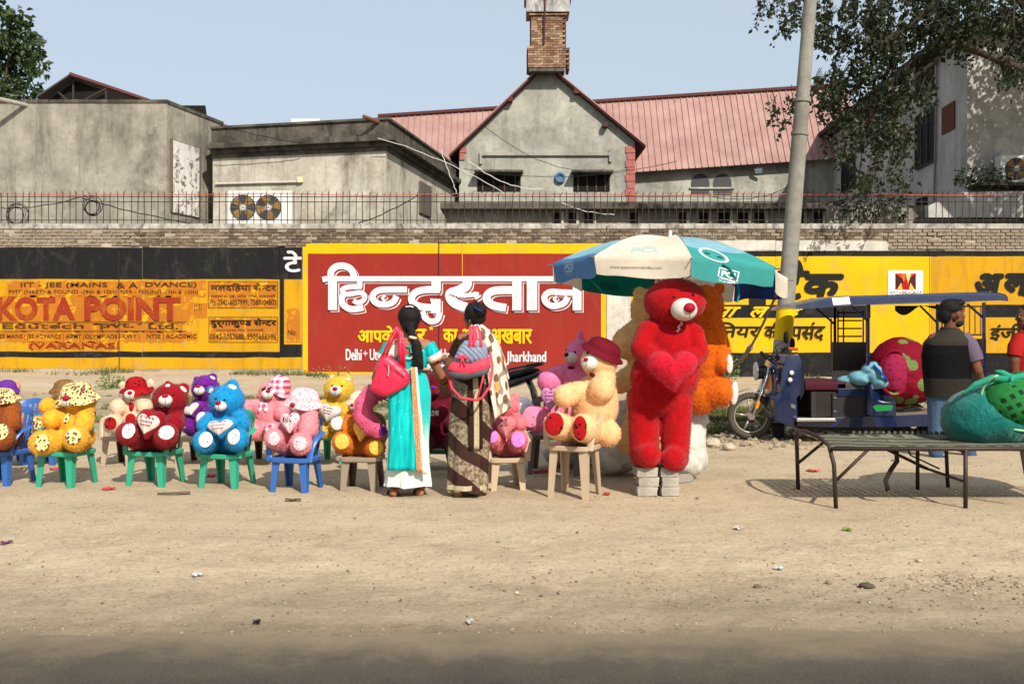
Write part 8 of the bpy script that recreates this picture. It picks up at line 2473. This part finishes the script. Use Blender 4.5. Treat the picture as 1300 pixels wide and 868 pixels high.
    # posts
    for x, yt, yb in ((1102, 386, 526), (1249, 384, 500)):
        for d in (.0, D):
            mb = MB(); mb.tube([W(x, yt, d), W(x, yb, d)], .022, 4, flat=(1, 1)); part(mb, 'post', M_navy.m)
    for x in (1060, 1190):
        for d in (.0 if x == 1190 else D, D):
            mb = MB(); mb.tube([W(x, 386, d), W(x, 500 if x == 1060 else 524, d)], .018, 6); part(mb, 'post', M_dkmetal)
    mb = MB(); mb.tube([W(1080, 388, .0), W(1102, 408, .0)], .014, 5); part(mb, 'brace', M_navy.m)
    mb = MB(); mb.tube([W(1228, 386, .0), W(1249, 404, .0)], .014, 5); part(mb, 'brace', M_navy.m)
    mb = MB(); mb.tube([W(1035, 390, D), W(1060, 412, D)], .014, 5); part(mb, 'brace', M_dkmetal)
    mb = MB(); mb.tube([W(1168, 388, D), W(1190, 410, D)], .014, 5); part(mb, 'brace', M_dkmetal)
    # side rails and rear guard bars
    for y in (397, 407, 417, 427):
        mb = MB(); mb.tube([W(1064, y, D - .02), W(1094, y, D - .02)], .011, 5); part(mb, 'guard_bar', M_dkmetal)
    for x in (1064, 1071, 1096, 1100):
        mb = MB(); mb.tube([W(x, 394, D - .02), W(x, 436, D - .02)], .011, 5); part(mb, 'guard_bar', M_dkmetal)
    for x in range(1196, 1249, 7):
        mb = MB(); mb.tube([W(x, 388, D - .02), W(x, 425, D - .02)], .009, 5); part(mb, 'guard_bar', m_plain('brass_bar', S(120, 100, 50), .5, .4))
    for y in (389, 425):
        mb = MB(); mb.tube([W(1192, y, D - .02), W(1249, y, D - .02)], .011, 5); part(mb, 'guard_rail', M_dkmetal)
    # rear wheels, dark underside
    for d in (.16, D - .16):
        c = W(1158, 545, d); c.z = .21; wheel(t, off, c, .21, .08, name='rear_wheel', tyre=M_blk, rim=M_dkmetal)
    mb = slab([(1136, 536), (1200, 530), (1204, 556), (1136, 556)], .3, .6); part(mb, 'axle_housing', M_blk)
    mb = slab([(1190, 430), (1252, 430), (1252, 530), (1190, 530)], D - .06, D - .02); part(mb, 'rear_panel', m_plain('rear_panel_black', S(24, 24, 28), .5))
    # control cables from the handlebar, dust flap and number of small fittings
    for a, b, c_ in (((980, 452, .2), (988, 470, .1), (995, 500, .0)), ((978, 455, .5), (984, 480, .35), (983, 520, .3)), ((990, 448, .3), (998, 440, .2), (1004, 452, .1))):
        mb = MB(); mb.tube([W(*a), W(*b), W(*c_)], .006, 5); part(mb, 'control_cable', M_blk)
    mb = slab([(985, 538), (996, 539), (995, 556), (986, 555)], mid - .1, mid + .1); part(mb, 'mud_flap', M_blk)
    mb = slab([(1036, 531), (1030, 531), (1030, 497), (1036, 497)], .04, .055); part(mb, 'box_edge', M_dkmetal)
    for y in (505, 522):
        mb = MB(); mb.tube([W(1058, y, .03), W(1062, y, .03)], .01, 6); part(mb, 'hinge', M_metal)
    # torn canopy flap
    g = []
    for i in range(7):
        v = i / 6; g.append([W(1136 + 62 * u, 388 + v * (10 * math.sin(math.pi * min(1, u * 1.7 + .12)) * (1 - u) + 2.2 + 2 * math.sin(9 * u)), .03 + .01 * math.sin(8 * u)) for u in np.linspace(0, 1, 24)])
    o = sheet(g, .005).build('canopy_flap', m_plain('black_tarpaulin', S(26, 24, 26), .7), t, True); o.location = off
rickshaw()

def cloth_bundles():
    # maroon floral bundle on the rickshaw
    Y = 11.95; k = Y / F
    m = N('floral_bedsheet'); v = m.voro(5.0, m.coord((1, 1, 1))); n2 = m.noise(24, 3, .6)
    c = m.mix(m.step(m.math('ADD', v, m.math('MULTIPLY', n2, .18)), .44, .47), S(96, 116, 62), S(112, 6, 30)); m.bump(m.noise(5, 5, .6, dist=2), .6, .04); m.done(c, .75)
    m2 = m_spots('pink_print', S(136, 30, 62), S(66, 20, 44), 22, .20, .25); 
    me = soft([(P(1143, 472, Y), (40 * k, .34, 44 * k)), (P(1150, 485, Y), (40 * k, .34, 28 * k)), (P(1160, 476, Y), (28 * k, .3, 32 * k))], .02, 5, 3, .018, 4)
    c0 = P(1143, 515, Y); me.transform(Matrix.Translation(-c0))
    t = thing('cloth_bundle', 'round maroon bundle with green flowers and pink knot side loaded in the rickshaw', 'bundle', c0)
    link(me, 'wrapping', m.m, t, True)
    mb = MB(); mb.ell(P(1136, 475, Y - .26), (18 * k, .10, 24 * k), 20, 14); o = link(soft([(P(1135, 472, Y - .26), (17 * k, .12, 27 * k))], .015, 3, 5, .02, 9), 'inner_cloth', m2, t, True); o.location = -c0
    mb = MB(); pts = [P(1135 + 18.5 * math.cos(a), 473 + 28 * math.sin(a), Y - .30 + .03 * math.cos(2 * a)) for a in np.linspace(0, 2 * math.pi, 30)]; mb.tube(pts, .025, 8, cap=False); o = mb.build('gathered_hem', m.m, t, True); o.location = -c0
    # pale blue cloth
    me = soft([(P(1092, 480, 11.8), (14 * k, .16, 8 * k)), (P(1108, 474, 11.75), (14 * k, .14, 14 * k)), (P(1118, 484, 11.7), (11 * k, .10, 8 * k)), (P(1075, 484, 11.9), (12 * k, .14, 6 * k))], .014, 3, 7, .03, 8); c0 = P(1100, 490, 11.8); me.transform(Matrix.Translation(-c0))
    t = thing('folded_cloth', 'crumpled pale blue cloth with dark blue band lying on the rickshaw seat', 'cloth', c0)
    link(me, 'cloth', m_plain('pale_blue_cloth', S(104, 152, 166), .85, bump=.4, bscale=14), t, True)
    mb = MB(); mb.tube([P(1109, 463, 11.62), P(1118, 472, 11.58), P(1127, 484, 11.58)], .022, 6, flat=(1.2, .5)); o = mb.build('band', m_plain('royal_blue_band', S(24, 70, 150), .7), t, True); o.location = -c0
    # big turquoise bundle on the cot
    Y = 8.1; k = Y / F; c0 = P(1262, 572, Y)
    t = thing('cloth_bundle', 'huge turquoise bundle opening on green printed cloth, resting on the cot', 'bundle', c0)
    mt = N('turquoise_wrap'); mt.bump(mt.noise(3, 5, .6, dist=2.5), .8, .05); mt.done(mt.mix(mt.step(mt.noise(2, 5), .3, .7), S(2, 78, 72), S(10, 116, 106)), .55, Sheen_Weight=.2)
    o = link(soft([(P(1262, 528, Y), (64 * k, .36, 40 * k)), (P(1290, 520, Y), (66 * k, .38, 46 * k)), (P(1240, 535, Y), (42 * k, .32, 32 * k)), (P(1330, 525, Y), (50 * k, .36, 42 * k))], .02, 6, 13, .014, 3), 'wrapping', mt.m, t, True); o.location = -c0
    mg = N('green_print'); sx = mg.n('TexBrick'); sx.inputs['Scale'].default_value = 11; sx.inputs['Mortar Size'].default_value = .0
    ch = mg.n('TexVoronoi'); ch.distance = 'CHEBYCHEV'; ch.inputs['Scale'].default_value = 15; ch.inputs['Randomness'].default_value = .1; mg.l(mg.coord((1, .2, 1), rot=(0, .5, 0)), ch.inputs['Vector'])
    cc = mg.mix(mg.step(ch.outputs['Distance'], .24, .27), S(10, 52, 24), S(36, 108, 52)); mg.bump(mg.noise(5, 5, .6, dist=1.5), .5, .04); mg.done(cc, .8)
    o = link(soft([(P(1292, 512, Y - .20), (43 * k, .24, 32 * k)), (P(1312, 508, Y - .16), (44 * k, .24, 38 * k))], .018, 5, 21, .014, 4), 'inner_cloth', mg.m, t, True); o.location = -c0
    mb = MB(); pts = [P(1294 + (46 - 2 * math.cos(a)) * math.cos(a), 510 + 36 * math.sin(a) + 6 * math.cos(a) * 1.2, Y - .34 + .16 * abs(math.cos(a)) ** 2) for a in np.linspace(R(55), R(235), 26)]; mb.tube(pts, .010, 6); o = mb.build('hem', m_plain('pale_green_hem', S(140, 190, 140), .8), t, True); o.location = -c0
    mk = m_plain('light_teal_knot', S(40, 136, 108), .8, bump=.5, bscale=12)
    for nm, pts, rr in (('knot', [(1278, 478, -.22), (1283, 484, -.28), (1288, 479, -.24)], [.03, .045, .03]), ('knot_tail', [(1284, 480, -.25), (1272, 473, -.24), (1262, 470, -.22)], [.03, .026, .006]), ('knot_tail', [(1284, 480, -.26), (1296, 478, -.26), (1310, 474, -.22)], [.03, .028, .02]),
                        ('twisted_edge', [(1283, 482, -.26), (1260, 480, -.22), (1238, 488, -.20), (1222, 500, -.18)], [.036, .032, .024, .008]), ('twisted_edge', [(1288, 482, -.26), (1300, 488, -.32), (1290, 491, -.33), (1280, 486, -.30)], [.02, .018, .016, .01])):
        mb = MB(); mb.tube([P(x, y, Y + d) for x, y, d in pts], rr, 10); o = link(remeshed(mb, .009, 1), nm, mk, t, True); o.location = -c0
cloth_bundles()

# ------------------------------------------------------------------ folding cot
def cot():
    zt = .45; x0, x1, y0, y1 = 2.43, 4.45, 7.53, 8.42
    t = thing('folding_cot', 'rusty steel folding cot with torn green webbing standing on the dusty ground', 'cot', (3.4, 8.0, 0)); off = Vector((-3.4, -8.0, 0))
    m = m_plain('rusty_tube', S(58, 44, 38), .6, .4, .3, 12); mw = m_plain('webbing', S(112, 114, 94), .85, var=.35, scale=10, bump=.4); mw2 = m_plain('webbing_dark', S(78, 76, 64), .85, var=.3, scale=10)
    def part(mb, nm, mat, sm=True):
        o = mb.build(nm, mat, t, sm); o.location = off; return o
    for y in (y0, y1): mb = MB(); mb.tube([(x0 - .01, y, zt), (x1, y, zt)], .017, 8); part(mb, 'side_rail', m)
    # bent end hoop with front legs
    mb = MB(); mb.tube([(x0 + .02, y0, 0), (x0 + .005, y0, zt - .12), (x0 - .02, y0 + .04, zt + .02), (x0 - .06, y0 + .16, zt + .07), (x0 - .08, (y0 + y1) / 2, zt + .085), (x0 - .06, y1 - .14, zt + .06), (x0 - .03, y1 - .02, zt), (x0 - .02, y1, zt - .12), (x0 - .01, y1, 0)], .017, 8); part(mb, 'end_hoop', m)
    for x in (x0 + 1.0, x1 - .05):
        for y in (y0, y1): mb = MB(); mb.tube([(x, y, zt), (x, y, 0)], .017, 8); part(mb, 'leg', m)
        mb = MB(); mb.tube([(x, y0, .20), (x, y1, .20)], .012, 6); part(mb, 'stretcher', m)
        mb = MB(); mb.tube([(x, y0, zt - .02), (x, y1, zt - .02)], .015, 6); part(mb, 'cross_rail', m)
    for (a, b) in (((x0 + .01, y0, .20), (x0 + .27, y0, zt)), ((x0 - .01, y1, .22), (x0 + .27, y1, zt)), ((x0 + .5, y1, zt), (x0 + 1.0, y1 - .2, .2)), ((x0 + .25, y0 + .1, zt), (x0 + .25, y1, zt))):
        mb = MB(); mb.tube([a, b], .013, 6); part(mb, 'brace', m)
    mb = MB(); mb.tube([(x0 + 1.28, y1 + .1, zt), (x0 + 1.3, y1 + .1, 0)], .016, 6); part(mb, 'leg', m)
    r = random.Random(6)
    # webbing strips across and along
    xs = np.arange(x0 + .06, x1 - .02, .062)
    for i, x in enumerate(xs):
        sag = .02 * math.sin(math.pi * (x - x0) / (x1 - x0)); torn = .28 < (x - x0) < .75 and r.random() < .15
        g = []
        for j in range(9):
            v = j / 8; y = y0 + (y1 - y0) * v * (.55 if torn else 1); z = zt + .012 - sag * math.sin(math.pi * v) + r.uniform(-.002, .002) + (.002 if (i + j) % 2 else 0)
            g.append([Vector((x - .026 + r.uniform(-.003, .003), y, z)), Vector((x + .026, y, z))])
        o = sheet(g, .003).build('webbing_strip', mw if r.random() < .75 else mw2, t); o.location = off
    for q in range(11):
        y = y0 + .06 + q * .075; g = []; xe = x1 if r.random() > .25 else x0 + r.uniform(1.2, 2.0)
        for j in range(17):
            v = j / 16; x = x0 + .02 + (xe - x0) * v; g.append([Vector((x, y - .022, zt + .017 - .02 * math.sin(math.pi * v) + (.003 if j % 2 else 0))), Vector((x, y + .022, zt + .017 - .02 * math.sin(math.pi * v) + (.003 if j % 2 else 0)))])
        o = sheet(g, .003).build('webbing_strip', mw2 if q % 3 else mw, t); o.location = off
    # loose loops at the far edge
    for i in range(16):
        x = x0 + .45 + i * .05; mb = MB(); mb.tube([(x, y1, zt + .01), (x + .02, y1 + .03, zt + .035), (x + .05, y1 + .05, zt + .0)], .012, 5, flat=(1.3, .3)); part(mb, 'loose_loop', mw2)
    # dangling straps
    for pts in ([(x0 + .55, y0 + .2, zt), (x0 + .56, y0 + .2, .33), (x0 + .52, y0 + .22, .26), (x0 + .47, y0 + .2, .18), (x0 + .49, y0 + .2, .10)], [(x0 + .83, y1 - .1, zt), (x0 + .9, y1 - .1, .3), (x0 + 1.1, y1 - .2, .2)], [(3.86, y0, zt - .02), (3.89, y0, .26), (3.91, y0, .18)]):
        mb = MB(); mb.tube(pts, .018, 6, flat=(1.2, .25)); part(mb, 'dangling_strap', m_plain('dark_strap', S(44, 40, 34), .85))
cot()

# ------------------------------------------------------------------ motorcycle behind the chairs
def motorcycle():
    base = Vector((-.43, 11.2, 0)); t = thing('motorcycle', 'black motorcycle parked behind the pink bears before the red advertisement', 'motorcycle', base, R(-35), scale=1.0)
    # local frame: x forward is towards -x, length 2 m
    mk = m_plain('gloss_black', S(20, 20, 24), .18, 0, .1, Coat_Weight=.6); ms = m_plain('bike_seat', S(34, 34, 36), .55, bump=.3); msil = m_plain('silver_panel', S(150, 152, 156), .3, .4)
    def part(mb, nm, mat, sm='auto', par=None): return mb.build(nm, mat, par or t, sm)
    for x, nm in ((.62, 'rear_wheel'), (-.66, 'front_wheel')):
        wheel(t, Vector((0, 0, 0)), Vector((x, 0, .29)), .29, .08, name=nm, spokes=6, tyre=M_blk)
    mb = MB(); mb.tube([(.62, .09, .29), (.1, .09, .36)], .02, 6); mb.tube([(.62, -.09, .29), (.1, -.09, .36)], .02, 6); part(mb, 'swing_arm', M_dkmetal)
    mb = MB(); mb.tube([(-.42, 0, .92), (-.30, 0, .55), (.0, 0, .28), (.3, 0, .34), (.42, 0, .62), (-.38, 0, .80)], .025, 8); part(mb, 'frame', M_dkmetal)
    mb = MB(); mb.ell((-.02, 0, .42), (.18, .12, .15), 16, 10); mb.box((-.05, 0, .56), (.16, .14, .2)); part(mb, 'engine', msil)
    mb = MB(); mb.ell((-.20, 0, .79), (.27, .14, .13), 20, 12); part(mb, 'fuel_tank', mk, True)
    # seat and upswept tail
    rings = []
    for x, z, w, h in ((.02, .80, .10, .04), (.15, .79, .13, .05), (.38, .80, .14, .05), (.60, .86, .12, .05), (.80, .90, .10, .035), (.86, .905, .05, .015)):
        rings.append([Vector((x, w * math.cos(a), z + h * math.sin(a))) for a in np.linspace(0, 2 * math.pi, 14, endpoint=False)])
    mb = MB(); mb.loft(rings); part(mb, 'seat', ms, True)
    rings = []
    for x, z, w, h in ((.05, .70, .11, .06), (.35, .71, .13, .06), (.62, .78, .11, .05), (.88, .865, .07, .035), (1.0, .89, .03, .012)):
        rings.append([Vector((x, w * math.cos(a), z + h * math.sin(a))) for a in np.linspace(0, 2 * math.pi, 12, endpoint=False)])
    mb = MB(); mb.loft(rings); part(mb, 'tail_cowl', mk, True)
    mb = MB(); mb.tube([(.32, -.14, .82), (.62, -.15, .92), (.86, -.11, .97), (.90, 0, .98), (.86, .11, .97), (.62, .15, .92), (.32, .14, .82)], .013, 8); part(mb, 'grab_rail', M_dkmetal, True)
    mb = MB(); mb.tube([(.70, 0, .86), (.80, 0, .70), (.86, 0, .5)], .03, 6, flat=(2.2, .4)); part(mb, 'rear_mudguard', mk, True)
    mb = MB(); mb.tube([(.1, -.16, .36), (.5, -.17, .34), (.86, -.17, .48)], [.03, .045, .055], 12); part(mb, 'exhaust', M_chrome, True)
    mb = MB(); mb.tube([(-.66, .08, .29), (-.45, .08, .95)], .02, 8); mb.tube([(-.66, -.08, .29), (-.45, -.08, .95)], .02, 8); part(mb, 'fork', M_chrome, True)
    mb = MB(); mb.tube([(-.30, -.34, 1.0), (-.42, -.2, 1.0), (-.44, 0, .97), (-.42, .2, 1.0), (-.30, .34, 1.0)], .012, 8); part(mb, 'handlebar', M_dkmetal, True)
    mb = MB(); mb.ell((-.56, 0, .88), (.12, .11, .12), 16, 10); part(mb, 'headlight', m_plain('white_cowl', S(206, 208, 214), .3), True)
    for s in (-1, 1): mb = MB(); mb.tube([(-.38, .25 * s, 1.0), (-.38, .3 * s, 1.0)], .006, 5); mb.ell((-.38, .32 * s, 1.01), (.02, .06, .04)); part(mb, 'mirror', M_blk, True)
motorcycle()

# ------------------------------------------------------------------ rubble, litter
def litter():
    r = random.Random(15)
    def stone(px, py, w, label, mat, seed, hh=.6):
        Y = F * EYE / (py - CY); X = (px - CX) / F * Y; s = w * Y / F / 2; rr = random.Random(seed)
        mb = MB(); mb.ell((0, 0, 0), (s, s * .8, s * hh), 12, 8); mb.v = [(x * rr.uniform(.85, 1.12), y * rr.uniform(.85, 1.12), z * rr.uniform(.85, 1.1)) for x, y, z in mb.v]
        o = mb.build('stone', mat, None, 'auto', (X, Y, gz(X, Y) + s * hh * .55)); o.rotation_euler = (0, 0, rr.uniform(0, 3)); tag(o, label, 'stone', 'loose stones on the dusty ground')
    ms = m_plain('stone_grey', S(128, 118, 104), .95, var=.3, scale=20, bump=.6)
    ml = m_plain('stone_pale', S(176, 162, 140), .95, var=.25, scale=20, bump=.6)
    stone(905, 566, 26, 'broad pale rubble lump beside the white sack, in front of weeds', ml, 1); stone(925, 571, 20, 'smaller pale rubble lump between the sack and the rickshaw wheel', ml, 2)
    stone(962, 745, 13, 'flat brown stone alone in the foreground, below the cot end', m_plain('stone_brown', S(110, 88, 70), .95, var=.3), 3, .4); stone(1167, 714, 9, 'small pale stone below the right half of the cot', ml, 4)
    stone(1052, 742, 9, 'small grey stone left of the dark debris heap', ms, 5); stone(1100, 747, 20, 'dark clod in the debris heap at the road edge', m_plain('clod_dark', S(84, 74, 64), .95, var=.3, bump=.8), 6, .4)
    stone(711, 755, 10, 'dark pebble near the road edge below the peach bear', ms, 7); stone(656, 757, 7, 'tiny pale pebble near the road edge at centre', ml, 8); stone(382, 752, 9, 'grey pebble near the road edge under the blue chair', ms, 9)
    stone(1135, 585, 7, 'small stone under the cot near its middle legs', ms, 10); stone(886, 603 + 30, 7, 'small stone right of the stone block stack', ms, 11)
    def scrap(px, py, w, h, col, label, nm, cat, seed, rot=None, th=.003):
        Y = F * EYE / (py - CY); X = (px - CX) / F * Y; k = Y / F; rr = random.Random(seed); nu, nv = 7, 5; g = []
        a = rr.uniform(0, 3) if rot is None else rot; ca, sa = math.cos(a), math.sin(a)
        for i in range(nv):
            row = []
            for j in range(nu):
                x = (j / (nu - 1) - .5) * w * k * rr.uniform(.85, 1.1); y = (i / (nv - 1) - .5) * h * k * 2.2 * rr.uniform(.8, 1.1)
                row.append(Vector((x * ca - y * sa, x * sa + y * ca, rr.uniform(0, .018))))
            g.append(row)
        o = sheet(g, th).build(nm, m_plain(nm + '_%d' % seed, col, .7), None, False, (X, Y, gz(X, Y) + .008)); tag(o, label, cat)
    scrap(138, 622, 16, 5, S(196, 60, 66), 'crumpled red and white sweet wrapper in front of the green chairs', 'wrapper', 'litter', 1, .1)
    scrap(372, 636, 20, 4, S(84, 74, 58), 'dry dark leaf lying in front of the blue chair', 'dry_leaf', 'leaf', 2, .1)
    scrap(250, 730, 12, 5, S(176, 174, 174), 'small crumpled white paper in the left foreground', 'paper_scrap', 'litter', 3)
    scrap(990, 721, 12, 5, S(172, 172, 172), 'white paper scrap on the dust below the cot end', 'paper_scrap', 'litter', 4)
    scrap(937, 672, 11, 5, S(168, 160, 146), 'faded paper scrap on the dust right of the giant red bear', 'paper_scrap', 'litter', 5)
    scrap(1076, 674, 11, 4, S(110, 130, 60), 'small green leaf scrap on the ground before the cot', 'leaf_scrap', 'leaf', 6)
    scrap(8, 690, 14, 4, S(90, 50, 86), 'dark purple wrapper at the edge of the frame', 'wrapper', 'litter', 7)
    scrap(1032, 600 - 2, 16, 7, S(196, 96, 84), 'pinkish red rag lying under the far corner of the cot', 'rag', 'litter', 8)
    scrap(596, 790, 10, 4, S(160, 156, 148), 'tiny white scrap at the road edge near the centre', 'paper_scrap', 'litter', 9)
    scrap(326, 790, 12, 4, S(40, 34, 30), 'small black scrap at the road edge below the blue chair', 'black_scrap', 'litter', 10)
    scrap(770, 628, 8, 4, S(160, 60, 50), 'dull red scrap beside the front leg of the beige armchair', 'red_scrap', 'litter', 11)
    scrap(268, 605, 14, 5, S(190, 70, 90), 'pinkish scrap in the shade behind the blue bear chair', 'pink_scrap', 'litter', 12)
    scrap(72, 596, 16, 5, S(190, 66, 84), 'pink scrap in the shade under the green chair of the golden bear', 'pink_scrap', 'litter', 13)
    scrap(688, 600, 26, 6, S(196, 44, 76), 'bright pink cloth lying under the chair behind the peach bear', 'pink_cloth', 'cloth', 14, .1)
    Y = F * EYE / (628 - CY); mb = MB(); X0, X1 = (200 - CX) / F * Y, (240 - CX) / F * Y; mb.tube([(X0, Y, .012), ((X0 + X1) / 2, Y - .02, .018), (X1, Y + .03, .014)], [.008, .010, .014], 6)
    tag(mb.build('stick', m_plain('stick_bark', S(96, 84, 70), .9)), 'short grey stick on the dust between the crimson and blue bears', 'stick')
    # fine litter nobody would count
    rng = np.random.default_rng(8); V = []; Fc = []; n = 300
    for i in range(n):
        y = rng.uniform(4.7, 16); x = rng.uniform(-.55, .55) * y; s = rng.uniform(.006, .02); a = rng.uniform(0, 6.28); c, d = math.cos(a) * s, math.sin(a) * s; z = gz(x, y) + .006
        b = len(V); V += [(x - c, y - d, z), (x + d * .5, y - c * .5, z + .004), (x + c, y + d, z + rng.uniform(0, .01)), (x - d * .5, y + c * .5, z + .002)]; Fc.append((b, b + 1, b + 2, b + 3))
    me = bpy.data.meshes.new('chaff'); me.from_pydata(V, [], Fc); me.update()
    m = N('chaff'); m.done(m.ramp(m.noise(2, 2, .9, m.coord((7, 7, 7))), [(.3, S(90, 76, 58)), (.5, S(190, 176, 150)), (.62, S(120, 96, 70)), (.72, S(216, 210, 200))], 'CONSTANT'), .9)
    o = struct(link(me, 'chaff', m.m), 'stuff'); o['label'] = 'dry leaf bits and paper crumbs scattered over the dust'
litter()
